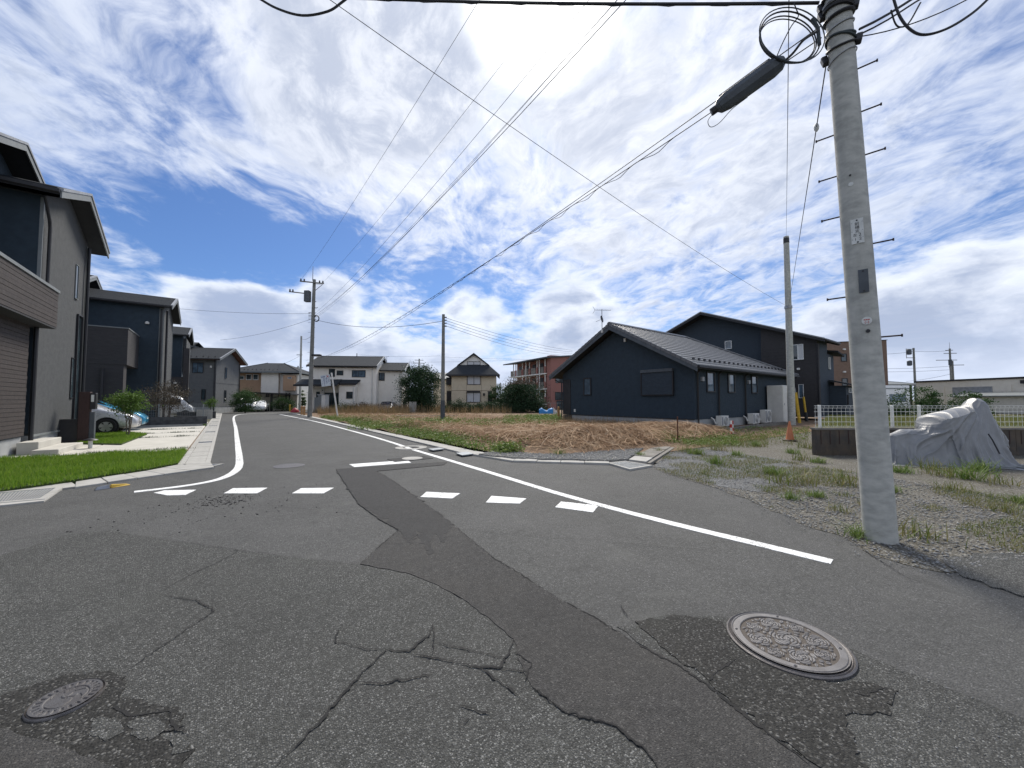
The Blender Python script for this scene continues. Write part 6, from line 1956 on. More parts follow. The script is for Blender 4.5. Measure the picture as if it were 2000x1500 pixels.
# ------------------------------------------------------------------ vehicles
def wheel(parent, x, y, r, w_=0.19):
    o = MB().lathe([(r * 0.62, -w_ / 2), (r * 0.93, -w_ / 2), (r, -w_ / 2 + 0.03), (r, w_ / 2 - 0.03), (r * 0.93, w_ / 2), (r * 0.62, w_ / 2)], 30).build('tyre', 'tyre', None, smooth=True)
    wh = bpy.data.objects.new('wheel', None)
    C.objects.link(wh)
    wh.parent = parent
    wh.location = (x, y, r)
    wh.rotation_euler = (math.pi / 2, 0, 0)
    o.parent = wh
    s_ = 1 if y < 0 else -1
    rm = MB().lathe([(r * 0.60, s_ * w_ * 0.18), (r * 0.64, s_ * w_ * 0.53), (r * 0.60, s_ * w_ * 0.53), (r * 0.56, s_ * w_ * 0.2)], 30)
    for k in range(5):
        a = k * 2 * math.pi / 5 + 0.3
        c_, n_ = Vector((math.cos(a), math.sin(a), 0)), Vector((-math.sin(a), math.cos(a), 0))
        z0, z1 = s_ * w_ * 0.40, s_ * w_ * 0.545
        p = [c_ * r * 0.1 - n_ * 0.05, c_ * r * 0.60 - n_ * 0.085, c_ * r * 0.60 + n_ * 0.085, c_ * r * 0.1 + n_ * 0.05]
        rm.hexa([(q_.x, q_.y, z0) for q_ in p] + [(q_.x, q_.y, z1) for q_ in p])
    rm.cyl((0, 0, s_ * w_ * 0.3), (0, 0, s_ * w_ * 0.57), r * 0.16, r * 0.14, 12)
    rm.build('rim', 'rim', wh)
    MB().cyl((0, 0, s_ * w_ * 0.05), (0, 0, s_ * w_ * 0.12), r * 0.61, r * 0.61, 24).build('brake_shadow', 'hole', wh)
    return wh


def car(label, loc, rz, paint, van=False, group=None):
    """Hatchback: nose at local +x, wheels on the ground, body lofted over stations."""
    root = thing('parked_car', label, 'car', loc, rz, group)
    W = 0.85
    if van:
        S = [(-1.65, 0.42, 0.60, 0.85, 0.86, 0.80), (-1.60, 0.30, 0.95, 1.78, 0.78, 0.84), (-0.6, 0.28, 0.98, 1.86, 0.76, 0.85), (0.6, 0.28, 0.98, 1.84, 0.76, 0.85), (0.95, 0.28, 0.98, 1.72, 0.74, 0.85), (1.40, 0.28, 0.98, 1.06, 0.74, 0.84), (1.62, 0.30, 0.80, 0.92, 0.68, 0.80), (1.68, 0.40, 0.60, 0.68, 0.60, 0.74)]
        wb, r = 1.15, 0.29
    else:
        S = [(-1.98, 0.45, 0.70, 0.86, 0.60, 0.74), (-1.90, 0.30, 0.92, 1.25, 0.60, 0.82), (-1.45, 0.24, 0.95, 1.46, 0.58, W), (-0.5, 0.22, 0.95, 1.53, 0.60, W), (0.15, 0.22, 0.94, 1.46, 0.60, W), (0.62, 0.22, 0.93, 1.22, 0.64, W), (1.02, 0.22, 0.90, 1.00, 0.70, W), (1.45, 0.22, 0.82, 0.90, 0.70, 0.83), (1.80, 0.22, 0.70, 0.76, 0.62, 0.76), (1.97, 0.26, 0.55, 0.60, 0.50, 0.62), (2.02, 0.34, 0.46, 0.50, 0.40, 0.52)]
        wb, r = 1.25, 0.325
        S = [(x, zb, zs + (0.05 if x > 0.5 else 0), zr + (0.06 if x > 0.5 else 0.03), a, b) for x, zb, zs, zr, a, b in S]
    V, n = [], 13
    for x, zb, zs, zr, wr, ws in S:
        half = [(0.0, zb), (ws * 0.7, zb), (ws * 0.97, zb + 0.10), (ws, (zb + zs) / 2), (ws * 0.985, zs), (wr + (ws - wr) * 0.35, zs + (zr - zs) * 0.55), (wr * 0.92, zr - 0.02)]
        ring = [(x, y, z) for y, z in half] + [(x, 0, zr + 0.025)] + [(x, -y, z) for y, z in half[::-1][:-1]]
        V.append(ring)
    n = len(V[0])
    mb = MB()
    mb.add([p for rg in V for p in rg], [(k * n + i, k * n + (i + 1) % n, (k + 1) * n + (i + 1) % n, (k + 1) * n + i) for k in range(len(V) - 1) for i in range(n)] + [tuple(range(n))[::-1], tuple((len(V) - 1) * n + i for i in range(n))])
    body = mb.build('body', paint, root, smooth=True)
    sub = body.modifiers.new('round', 'SUBSURF')
    sub.levels = sub.render_levels = 2
    # wheel arches and wheels
    for xx in (-wb, wb if van else 1.06):
        for yy in (-1, 1):
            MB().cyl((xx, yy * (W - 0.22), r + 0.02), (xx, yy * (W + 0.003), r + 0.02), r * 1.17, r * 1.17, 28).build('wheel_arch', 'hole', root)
            wheel(root, xx, yy * (W - 0.03), r)
    # glass
    if van:
        MB().hexa([(0.99, -0.66, 1.62), (0.99, 0.66, 1.62), (1.36, 0.68, 1.10), (1.36, -0.68, 1.10), (1.03, -0.66, 1.64), (1.03, 0.66, 1.64), (1.40, 0.68, 1.12), (1.40, -0.68, 1.12)]).build('windscreen', 'glass_car', root)
        for yy in (-1, 1):
            MB().hexa([(-1.4, yy * 0.80, 1.1), (0.9, yy * 0.80, 1.1), (0.8, yy * 0.77, 1.6), (-1.4, yy * 0.77, 1.6), (-1.4, yy * 0.845, 1.1), (0.9, yy * 0.845, 1.1), (0.8, yy * 0.80, 1.6), (-1.4, yy * 0.80, 1.6)]).build('side_window', 'glass_car', root)
    else:
        MB().hexa([(0.20, -0.56, 1.40), (0.20, 0.56, 1.40), (0.99, 0.66, 0.965), (0.99, -0.66, 0.965), (0.24, -0.56, 1.455), (0.24, 0.56, 1.455), (1.04, 0.66, 1.00), (1.04, -0.66, 1.00)]).build('windscreen', 'glass_car', root)
        for yy in (-1, 1):
            MB().hexa([(-1.5, yy * 0.70, 0.98), (0.55, yy * 0.70, 0.97), (0.05, yy * 0.60, 1.38), (-1.3, yy * 0.60, 1.38), (-1.5, yy * 0.815, 0.98), (0.62, yy * 0.815, 0.97), (0.05, yy * 0.675, 1.38), (-1.3, yy * 0.675, 1.38)]).build('side_window', 'glass_car', root)
            MB().hexa([(1.42, yy * 0.60, 0.64), (1.80, yy * 0.50, 0.60), (1.78, yy * 0.52, 0.70), (1.40, yy * 0.60, 0.80), (1.42, yy * 0.835, 0.64), (1.86, yy * 0.62, 0.60), (1.82, yy * 0.60, 0.69), (1.40, yy * 0.83, 0.80)]).build('headlight', 'lamp_clear', root, bevel=0.01)
            MB().box(0.45, 0.62, yy * 0.86, yy * 1.02, 0.93, 1.06).build('mirror', paint, root, bevel=0.02)
    xf = 1.655 if van else 1.985
    MB().box(xf - 0.03, xf + 0.02, -0.42, 0.42, 0.32, 0.44).build('lower_grille', 'black_plastic', root, bevel=0.01)
    MB().box(xf - 0.08, xf - 0.01 + (0.0 if van else -0.02), -0.30, 0.30, 0.56, 0.62).build('upper_grille', 'black_plastic', root)
    MB().box(xf + 0.021, xf + 0.030, -0.165, 0.165, 0.44, 0.57).build('number_plate', 'plate_white', root)
    if van:
        for yy in (-1, 1):
            MB().box(1.60, 1.70, yy * 0.46, yy * 0.70, 0.66, 0.86).build('headlight', 'lamp_clear', root, bevel=0.02)
    return root


car('silver hatchback parked nose out on the concrete driveway', (-5.10, 24.35, 0.055), 0.0, 'car_silver')
car('blue hatchback parked beyond the silver one', (-5.15, 26.75, 0.055), 0.0, 'car_blue')
car('white van parked beside the third dark house', (-3.75, 42.0, 0.05), 0.0, 'car_white', True)
car('white car facing out under the carport right bay', spot(509, 51.5), -YAW - math.radians(62), 'car_white', False)
car('white car half hidden by the shrub before the carport', spot(488, 51), -YAW - math.radians(70), 'car_white', True)
car('white car parked against the grey gable house', spot(468, 52), -YAW - math.radians(80), 'car_white', True)
car('dark blue car standing in weeds before the cream house', spot(757, 46.2, -0.12), -YAW - math.radians(84), 'car_navy', False)
car('white car seen between the evergreens by the beige house', spot(985, 55), -YAW + math.radians(10), 'car_white', True)

# camper-like white van body behind the fence
cv = thing('delivery_truck', 'white boxy truck parked behind the mesh fence', 'truck', spot(1742, 40), -YAW + math.radians(4))
MB().box(-2.6, 2.05, 0, 1.9, 0.6, 3.05).build('box_body', 'car_white', cv, bevel=0.06)
MB().box(-0.3, 1.55, -0.02, 0.0, 1.35, 2.15).build('window', 'glass_blue', cv)
MB().box(-2.6, 2.02, -0.05, -0.021, 2.7, 2.78).build('roof_trim', 'trim_grey', cv)
MB().box(-2.5, 2.0, 0.1, 1.8, 0.35, 0.599).build('chassis', 'black_plastic', cv)
for x_ in (-1.7, 1.2):
    wheel(cv, x_, 0.12, 0.36)

# ------------------------------------------------------------------ motorcycle under a silver cover
mc = thing('covered_motorcycle', 'motorcycle under a crumpled silver grey cover beside the mesh fence', 'motorcycle', spot(1757, 8.85), -YAW)
def drape_cover():
    """Sheet dropped over a rough motorcycle form by a small position-based cloth solver; returns (V, F)."""
    nx, ny = 124, 92
    L = 3.62
    xs = np.linspace(-0.40, -0.40 + L, nx)
    girth = np.interp(xs, [-0.40, 0.1, 0.5, 1.3, 1.7, 2.2, 2.5, 2.9, 3.25], [1.1, 1.95, 2.25, 2.45, 3.0, 3.45, 3.0, 2.3, 1.5])
    ty = np.linspace(-0.5, 0.5, ny)
    P = np.zeros((nx, ny, 3))
    P[:, :, 0] = xs[:, None]
    P[:, :, 1] = girth[:, None] * ty[None, :]
    rs = np.random.default_rng(4)
    rest = P.copy()
    top = np.interp(xs, [-0.62, 0.0, 0.4, 1.3, 1.7, 2.15, 2.35, 2.6, 3.0, 3.45], [0.9, 0.9, 0.95, 1.0, 1.25, 1.68, 1.68, 1.45, 1.0, 0.95])
    P[:, :, 2] = top[:, None] + 0.02 * rs.normal(size=(nx, ny))
    forms = [  # along x: stations, half width, top, underside
        ([0.05, 0.18, 0.45, 1.3, 1.6, 1.9], [0.05, 0.14, 0.20, 0.17, 0.20, 0.2], [0.45, 0.72, 0.82, 0.80, 0.92, 1.0], -1.0),
        ([1.9, 2.05, 2.22, 2.32, 2.6, 2.85, 2.98], [0.24, 0.22, 0.20, 0.20, 0.17, 0.12, 0.05], [1.10, 1.35, 1.56, 1.55, 1.02, 0.72, 0.35], -1.0),
        ([1.12, 1.18, 1.45, 1.95], [0.30, 0.36, 0.38, 0.30], [1.10, 1.17, 1.22, 1.36], 0.98)]
    prev = P.copy()
    g = np.array([0, 0, -0.0022])

    def pairs(o):
        di, dj = o
        a = (slice(0, nx - di), slice(0, ny - dj) if dj >= 0 else slice(-dj, ny))
        b = (slice(di, nx), slice(dj, ny) if dj >= 0 else slice(0, ny + dj))
        return a, b
    cons = []
    for o, k in (((1, 0), 0.48), ((0, 1), 0.48), ((1, 1), 0.22), ((1, -1), 0.22), ((2, 0), 0.03), ((0, 2), 0.03)):
        a, b = pairs(o)
        r0 = np.linalg.norm(rest[a] - rest[b], axis=-1)
        if o[0] == 1 and o[1] == 0:          # elastic hem gathers the edge, slack cloth above it
            jj = np.arange(ny)
            r0 = r0 * np.where(np.minimum(jj, ny - 1 - jj) < 3, 0.60, 1.10)[None, :]
        cons.append((a, b, r0, k))
    for it in range(210):
        vel = (P - prev) * 0.94
        sp = np.linalg.norm(vel, axis=-1, keepdims=True)
        vel *= np.minimum(1, 0.05 / np.maximum(sp, 1e-9))
        prev = P.copy()
        P = P + vel + g
        for k_it in range(9):
            for a, b, r0, k in cons:
                d = P[b] - P[a]
                ln = np.linalg.norm(d, axis=-1)
                c = (k * (ln - r0) / np.maximum(ln, 1e-9) * 0.5)[..., None] * d
                P[a] += c
                P[b] -= c
            if k_it % 3 != 2:
                continue
            Q = P.reshape(-1, 3)
            for fx, fw_, ft, lo in forms:
                w_ = np.interp(Q[:, 0], fx, fw_)
                tp = np.interp(Q[:, 0], fx, ft) - 0.10 * (Q[:, 1] / w_) ** 2
                dv, dl, de = tp - Q[:, 2], w_ - np.abs(Q[:, 1]), np.minimum(Q[:, 0] - fx[0], fx[-1] - Q[:, 0])
                inn = (dv > 0) & (dl > 0) & (de > 0) & (Q[:, 2] > lo)
                upw = inn & (dv < np.maximum(dl, 0.06) * 1.5) & (dv < 0.25)
                Q[upw, 2] = tp[upw]
                lat = inn & ~upw
                endw = lat & (de < dl)
                latw = lat & ~endw
                Q[latw, 1] = np.sign(Q[latw, 1]) * w_[latw]
                Q[endw, 0] = np.where(Q[endw, 0] - fx[0] < fx[-1] - Q[endw, 0], fx[0], fx[-1])
                pv = prev.reshape(-1, 3)
                pv[inn] = pv[inn] * 0.5 + Q[inn] * 0.5
        Q = P.reshape(-1, 3)
        fl = Q[:, 2] < 0.012
        Q[fl, 2] = 0.012
        pv = prev.reshape(-1, 3)
        pv[fl] = pv[fl] * 0.3 + Q[fl] * 0.7
        P = Q.reshape(nx, ny, 3)
    ids = np.arange(nx * ny).reshape(nx, ny)
    F = np.stack([ids[:-1, :-1], ids[1:, :-1], ids[1:, 1:], ids[:-1, 1:]], -1).reshape(-1, 4)
    return P.reshape(-1, 3), F


V, Fq = drape_cover()
def resample(A, n, axis):
    m_ = A.shape[axis]
    t = np.linspace(0, m_ - 1, n)
    i = np.minimum(t.astype(int), m_ - 2)
    f = (t - i).reshape((-1, 1, 1) if axis == 0 else (1, -1, 1))
    return np.take(A, i, axis) * (1 - f) + np.take(A, i + 1, axis) * f


G3 = resample(resample(V.reshape(124, 92, 3), 360, 0), 270, 1)
tu, tv = np.gradient(G3, axis=0), np.gradient(G3, axis=1)
nr = np.cross(tu, tv)
nr /= np.linalg.norm(nr, axis=-1, keepdims=True) + 1e-9
gx, gz = G3[..., 0], G3[..., 2]
crease = lambda a: 1 - 2 * np.abs(np.sin(a)) ** 0.6
n1, n2 = vnoise(gx + 3, gz + 3, 2.2, 95), vnoise(gx + 3, gz + 3, 5.0, 96)
ph1 = np.arctan2(gz - 1.80, gx - 2.42) + 0.22 * n1
ph2 = np.arctan2(gz - 1.10, gx - 1.62) + 0.35 * n1
w1 = np.clip((2.35 - gx) / 0.4, 0, 1) * np.clip((gx - 0.9) / 0.4, 0, 1) * np.clip(gz / 0.25, 0, 1)
w2 = np.clip((1.5 - gx) / 0.3, 0, 1) * np.clip((0.86 - gz) / 0.12, 0, 1) * np.clip((gx + 0.1) / 0.3, 0, 1)
w3 = np.clip((gx - 2.2) / 0.3, 0, 1)
fold = (0.022 * crease(8 * ph1) * n1 + 0.016 * crease(19 * ph1 + 2) + 0.009 * crease(41 * ph1 + 1) * n2) * w1 + (0.026 * crease(5.5 * ph2) + 0.014 * crease(14 * ph2 + 1) + 0.007 * crease(33 * ph2) * n2) * w2 + 0.010 * crease(5 * gx + 7 * gz + 3 * n1) * w3 + 0.010 * (n2 - 0.5)
G3 = G3 + nr * fold[..., None]
V = G3.reshape(-1, 3)
ids = np.arange(360 * 270).reshape(360, 270)
Fq = np.stack([ids[:-1, :-1], ids[1:, :-1], ids[1:, 1:], ids[:-1, 1:]], -1).reshape(-1, 4)
V[:, 2] = np.maximum(V[:, 2], 0.012)
V[:, 1] += 0.45
np_mesh('cover', V, Fq, 'cover_silver', mc, smooth=True)

MB().tube([(1.92, -0.06, 0.74), (1.96, -0.10, 0.60), (2.00, -0.13, 0.44), (2.03, -0.16, 0.30)], 0.014, 6).build('strap', 'black_plastic', mc)

# ------------------------------------------------------------------ plants, straw, loose stones
def in_poly(x, y, poly):
    ins = np.zeros(len(x), bool)
    n = len(poly)
    for i in range(n):
        x0, y0 = poly[i]
        x1, y1 = poly[(i + 1) % n]
        c = ((y0 > y) != (y1 > y)) & (x < (x1 - x0) * (y - y0) / (y1 - y0 + 1e-12) + x0)
        ins ^= c
    return ins


def sample_poly(poly, n, r=nrg):
    xs, ys = [p[0] for p in poly], [p[1] for p in poly]
    out = np.zeros((0, 2))
    while len(out) < n:
        c = np.stack([r.uniform(min(xs), max(xs), n * 2), r.uniform(min(ys), max(ys), n * 2)], -1)
        out = np.concatenate([out, c[in_poly(c[:, 0], c[:, 1], poly)]])
    return out[:n]


def ribbons(P, W, name, mat_, parent=None, tip=0.15, wdir=None):
    """P: (n, k, 3) centre lines; W: (n,) widths. One strip per line."""
    n, k = P.shape[:2]
    if wdir is None:
        a = nrg.uniform(0, 2 * np.pi, n)
        wdir = np.stack([np.cos(a), np.sin(a), nrg.uniform(-0.4, 0.4, n)], -1)
    t = np.linspace(0, 1, k)
    ww = W[:, None] * (1 - (1 - tip) * t[None, :] ** 1.4)
    L = P + wdir[:, None, :] * ww[..., None] / 2
    R = P - wdir[:, None, :] * ww[..., None] / 2
    V = np.stack([L, R], 2).reshape(n, 2 * k, 3)
    base = (np.arange(n) * 2 * k)[:, None]
    F = np.concatenate([np.stack([base[:, 0] + 2 * j, base[:, 0] + 2 * j + 1, base[:, 0] + 2 * j + 3, base[:, 0] + 2 * j + 2], -1) for j in range(k - 1)])
    return np_mesh(name, V.reshape(-1, 3), F, mat_, parent)


def upright(pts, hgt, lean, width, name, mat_, parent=None, k=3):
    """Grass-like blades: pts (n,3)."""
    n = len(pts)
    a = nrg.uniform(0, 2 * np.pi, n)
    l = np.abs(nrg.normal(0, lean, n))
    d = np.stack([np.cos(a) * l, np.sin(a) * l, np.ones(n)], -1)
    h_ = hgt if isinstance(hgt, np.ndarray) else np.full(n, hgt)
    h_ = h_ * nrg.uniform(0.55, 1.25, n)
    t = np.linspace(0, 1, k)
    P = pts[:, None, :] + np.stack([d[:, None, 0] * (t[None] ** 1.7) * h_[:, None], d[:, None, 1] * (t[None] ** 1.7) * h_[:, None], t[None] * h_[:, None] * (1 - 0.25 * np.minimum(l, 1)[:, None] * t[None])], -1)
    wd = np.stack([-np.sin(a), np.cos(a), np.zeros(n)], -1)
    j = nrg.uniform(-0.8, 0.8, n)
    wd = np.stack([wd[:, 0] * np.cos(j) - wd[:, 1] * np.sin(j), wd[:, 0] * np.sin(j) + wd[:, 1] * np.cos(j), wd[:, 2]], -1)
    return ribbons(P, np.full(n, width) * nrg.uniform(0.6, 1.3, n), name, mat_, parent, 0.1, wd)


def leaves(cen, size, name, mat_, parent=None, flat=0.0):
    """Pointed leaf quads with random pose about centres (n,3)."""
    n = len(cen)
    a = nrg.normal(size=(n, 3))
    a[:, 2] *= (1 - flat)
    a /= np.linalg.norm(a, axis=1)[:, None] + 1e-9
    b = nrg.normal(size=(n, 3))
    b[:, 2] *= (1 - flat)
    b -= (a * b).sum(1)[:, None] * a
    b /= np.linalg.norm(b, axis=1)[:, None] + 1e-9
    s = (size if isinstance(size, np.ndarray) else np.full(n, size)) * nrg.uniform(0.6, 1.3, n)
    V = np.stack([cen - a * s[:, None] * 0.5, cen + b * s[:, None] * 0.24, cen + a * s[:, None] * 0.5, cen - b * s[:, None] * 0.24], 1)
    F = np.arange(n * 4).reshape(n, 4)
    return np_mesh(name, V.reshape(-1, 3), F, mat_, parent)


# lawn ---------------------------------------------------------------
p = sample_poly(lawn_poly, 90000)
p = p[(p[:, 0] > -7.0)]
z = np.full(len(p), 0.055)
hg = 0.040 + 0.085 * vnoise(p[:, 0], p[:, 1], 1.3, 21) + 0.03 * vnoise(p[:, 0], p[:, 1], 4.0, 22)
g_ = upright(np.column_stack([p, z]), hg, 0.45, 0.010, 'lawn_grass', 'grass_lawn')
tag(kind(g_, 'stuff'), 'bright green mown grass covering the corner lawn', 'grass')
p = sample_poly(bed_poly, 14000)
g_ = upright(np.column_stack([p, np.full(len(p), 0.09)]), 0.085, 0.45, 0.012, 'bed_grass', 'grass_lawn')
tag(kind(g_, 'stuff'), 'green grass in the small bed before the silver car', 'grass')
p = np.column_stack([nrg.uniform(-1.0, -0.86, 260), nrg.uniform(28.2, 28.9, 260)])
tag(kind(upright(np.column_stack([p, np.full(260, 0.04)]), 0.14, 0.5, 0.02, 'edge_grass', 'grass_lawn'), 'stuff'), 'grass at the foot of the low block wall', 'grass')

jp = []
for yj in (15.33, 20.40, 22.90, 25.71):
    for cx in nrg.uniform(-3.0, -0.95, 5):
        m_ = 70
        jp.append(np.column_stack([nrg.normal(cx, 0.12, m_), nrg.normal(yj, 0.02, m_), np.full(m_, 0.03)]))
    jp.append(np.column_stack([nrg.uniform(-3.1, -0.9, 160), nrg.normal(yj, 0.015, 160), np.full(160, 0.02)]))
tag(kind(upright(np.concatenate(jp), 0.095, 0.7, 0.012, 'joint_grass', 'leaf_dark'), 'stuff'), 'dark lily turf sprouting in the driveway joints', 'grass')
ep = np.array(jag([(-0.84, 11.8), (-1.32, 11.12), (-2.15, 10.42), (-2.9, 9.95), (-6.0, 7.5)], 0.004, 0.03, closed=False, seed=91)[:1800] + jag([(-0.85, 11.8), (-0.86, 14.55)], 0.006, 0.02, closed=False, seed=92))
tag(kind(upright(np.column_stack([ep, np.full(len(ep), 0.05)]), 0.085, 1.0, 0.011, 'lawn_fringe', 'grass_lawn'), 'stuff'), 'longer grass hanging over the lawn edge', 'grass')
# straw ---------------------------------------------------------------
def lot_pts(u0, u1, v0, v1, n):
    """Points of the lot spread evenly over a strip of it between two sight lines."""
    c = gpts([(u0, v0), (u1, v0), (u1, v1), (u0, v1)])
    return sample_poly(c, n)


def lie(p, lmin, lmax, wmin, wmax, lift, name, mat_, k=5, up=0.10, bend=0.35):
    n = len(p)
    L = nrg.uniform(lmin, lmax, n)
    a = nrg.normal(0.3, 1.0, n)
    dxy = np.stack([np.cos(a), np.sin(a)], -1)
    t = np.linspace(-0.5, 0.5, k)
    cur = nrg.normal(0, bend, n)
    side = np.stack([-dxy[:, 1], dxy[:, 0]], -1)
    XY_ = p[:, None, :] + dxy[:, None, :] * (t[None, :, None] * L[:, None, None]) + side[:, None, :] * ((t[None] ** 2) * (cur * L)[:, None])[..., None]
    z0 = lot_z(XY_[..., 0], XY_[..., 1])
    z = z0 + (nrg.uniform(0, 1, n) ** 1.6 * lift)[:, None] + (nrg.normal(0, up, n) * L)[:, None] * t[None] + (np.abs(nrg.normal(0, up, n)) * L)[:, None] * (0.25 - t[None] ** 2)
    z = np.maximum(z, z0 + 0.005)
    ribbons(np.concatenate([XY_, z[..., None]], -1), nrg.uniform(wmin, wmax, n), name, mat_, None, 0.4)
    return bpy.data.objects[name] if name in bpy.data.objects else None


heap = []
for cx, cy, rx, ry, h_ in HEAPS:
    n = int(1700 * h_ / 0.25 * rx)
    heap.append(np.column_stack([nrg.normal(cx, rx * 0.75, n), nrg.normal(cy, ry * 0.75, n)]))
broad = [lot_pts(860, 1290, 832, 886, 12000), lot_pts(640, 1000, 812, 846, 9000), lot_pts(1000, 1300, 822, 850, 2500), lot_pts(1290, 1400, 846, 866, 1200)]
P_all = np.concatenate(heap + broad)
P_all = P_all[(P_all[:, 0] > 6.9) & (P_all[:, 0] < 18.8) & (P_all[:, 1] > 7.1)]
hp = np.zeros(len(P_all))
for cx, cy, rx, ry, h_ in HEAPS:
    hp += h_ * np.exp(-(((P_all[:, 0] - cx) / rx) ** 2 + ((P_all[:, 1] - cy) / ry) ** 2))
sel = nrg.random(len(P_all)) < 0.80
o = lie(P_all[sel], 0.30, 1.15, 0.008, 0.020, 0.21, 'dry_straw', 'straw')
tag(kind(o, 'stuff'), 'heaps of brown cut straw strewn over the vacant lot', 'straw')
o = lie(P_all[nrg.random(len(P_all)) < 0.10], 0.4, 1.3, 0.008, 0.018, 0.24, 'pale_stalks', 'straw_pale', 6, 0.16, 0.6)
tag(kind(o, 'stuff'), 'pale thick stalks sticking out of the straw heaps', 'straw')
# short dry growth over the whole lot
p = np.concatenate([lot_pts(620, 1090, 806, 850, 16000), lot_pts(900, 1290, 822, 876, 6000)])
p = p[(p[:, 0] > 6.8) & (p[:, 0] < 18.7)]
o = upright(np.column_stack([p, lot_z(p[:, 0], p[:, 1])]), 0.20, 0.6, 0.016, 'dry_growth', 'dry_weed')
tag(kind(o, 'stuff'), 'low dry growth between the straw heaps of the lot', 'weeds')
# taller dry weeds before the far houses
p = np.concatenate([lot_pts(612, 1000, 801, 809, 9000), lot_pts(620, 800, 803, 812, 5000)])
hh = 0.55 + 0.6 * vnoise(p[:, 0], p[:, 1], 0.35, 31)
o = upright(np.column_stack([p, np.full(len(p), 0.05)]), hh, 0.4, 0.035, 'tall_dry_weeds', 'dry_weed')
tag(kind(o, 'stuff'), 'tall dry weeds at the back of the lot before the cream house', 'weeds')
p = lot_pts(1095, 1400, 826, 840, 2600)
p = p[(p[:, 0] < 19.0) & (p[:, 0] > 15) & (p[:, 1] > 8.5)]
o = upright(np.column_stack([p, np.full(len(p), 0.06)]), 0.50, 0.4, 0.014, 'bungalow_weeds', 'dry_weed')
tag(kind(o, 'stuff'), 'thin dry weeds along the bungalow foundation', 'weeds')


# leafy green weeds -----------------------------------------------------
def leafy(name, label, p, hmin, hmax, per, size, mat_='weed_green', spread=0.10):
    n = len(p)
    c = np.repeat(p, per, 0)
    h_ = np.repeat(nrg.uniform(hmin, hmax, n), per)
    zz = lot_z(c[:, 0], c[:, 1]) + nrg.uniform(0.05, 1.0, len(c)) * h_
    cen = np.column_stack([c + nrg.normal(0, spread, c.shape), zz])
    tag(kind(leaves(cen, size, name, mat_, None, 0.35), 'stuff'), label, 'weeds')


kp = []
for a, b in zip(((5.98, 7.9), (5.85, 9.6), (5.98, 16), (6.2, 25)), ((5.85, 9.6), (5.98, 16), (6.2, 25), (6.4, 36))):
    n = int(130 * math.dist(a, b))
    t = nrg.random(n)
    kp.append(np.column_stack([a[0] + (b[0] - a[0]) * t + 0.10 + np.abs(nrg.normal(0, 0.75, n)), a[1] + (b[1] - a[1]) * t + nrg.normal(0, 0.2, n)]))
kp = np.concatenate(kp)
kp = kp[kp[:, 1] > 8.9]
kp = kp[nrg.random(len(kp)) < -0.15 + 1.4 * vnoise(kp[:, 0], kp[:, 1], 0.9, 41)]
leafy('kerb_weeds', 'leafy green weeds growing along the right hand kerb', kp, 0.05, 0.21, 9, 0.08)
leafy('kerb_clump', 'bright weed clump at the kerb corner before the pale gravel', np.column_stack([nrg.normal(6.35, 0.16, 50), nrg.normal(8.75, 0.18, 50)]), 0.1, 0.3, 14, 0.09)
leafy('lot_weeds', 'green weeds in the middle of the vacant lot', np.concatenate([lot_pts(985, 1095, 815, 842, 600), lot_pts(1030, 1095, 817, 828, 700), lot_pts(780, 1000, 826, 848, 700), lot_pts(680, 900, 822, 842, 500)]), 0.06, 0.32, 10, 0.10)
leafy('yard_edge_weeds', 'green weeds between the drain slabs and the bungalow', np.concatenate([lot_pts(1275, 1320, 856, 872, 160), lot_pts(1318, 1440, 855, 872, 420), lot_pts(1400, 1580, 838, 862, 260)]), 0.05, 0.16, 8, 0.07)
p = np.concatenate([lot_pts(1310, 1500, 852, 876, 5200), lot_pts(1400, 1580, 836, 872, 4200)])
o = upright(np.column_stack([p, np.full(len(p), 0.02)]), 0.09, 0.7, 0.010, 'yard_grass', 'weed_yellow')
tag(kind(o, 'stuff'), 'yellow green grass at the back of the gravel yard', 'grass')
p = sample_poly([(q_.x, q_.y) for q_ in fp], 42000)
o = upright(np.column_stack([p, np.full(len(p), 0.59)]), 0.16, 0.5, 0.018, 'field_grass', 'weed_yellow')
tag(kind(o, 'stuff'), 'yellow green grass of the raised field behind the mesh fence', 'grass')

# tufts in the gravel, each its own plant
protos = []
for k in range(4):
    n = (90, 60, 120, 70)[k]
    pts = np.column_stack([nrg.normal(0, 0.06 + 0.03 * (k % 2), (n, 2)), np.zeros(n)])
    ob = upright(pts, 0.20 if k != 2 else 0.15, 0.8, 0.009, 'weed_tuft', 'weed_green' if k % 2 == 0 else 'weed_yellow')
    protos.append(ob)
TUFT = [(1398, 907, 1.3), (1376, 928, 0.6), (1508, 927, 1.4), (1548, 944, 1.7), (1544, 976, 0.8), (1500, 962, 0.6), (1594, 972, 0.9), (1656, 946, 1.5), (1676, 1050, 0.9), (1800, 1052, 1.25), (1764, 924, 1.3), (1840, 930, 1.3), (1888, 936, 1.7), (1944, 946, 1.3), (1548, 886, 1.2), (1572, 876, 1.3), (1476, 872, 1.3), (1400, 880, 1.6), (1360, 888, 1.5), (1860, 958, 1.0), (1992, 984, 0.9), (1340, 884, 1.4), (1440, 890, 1.1), (1700, 990, 0.7), (1092, 892, 1.2), (1560, 900, 1.4), (1600, 905, 1.2), (1820, 918, 1.5), (1915, 922, 1.8), (1640, 1000, 0.7), (1740, 962, 1.0), (1960, 1000, 0.9), (1250, 893, 0.9), (1285, 884, 0.8)]
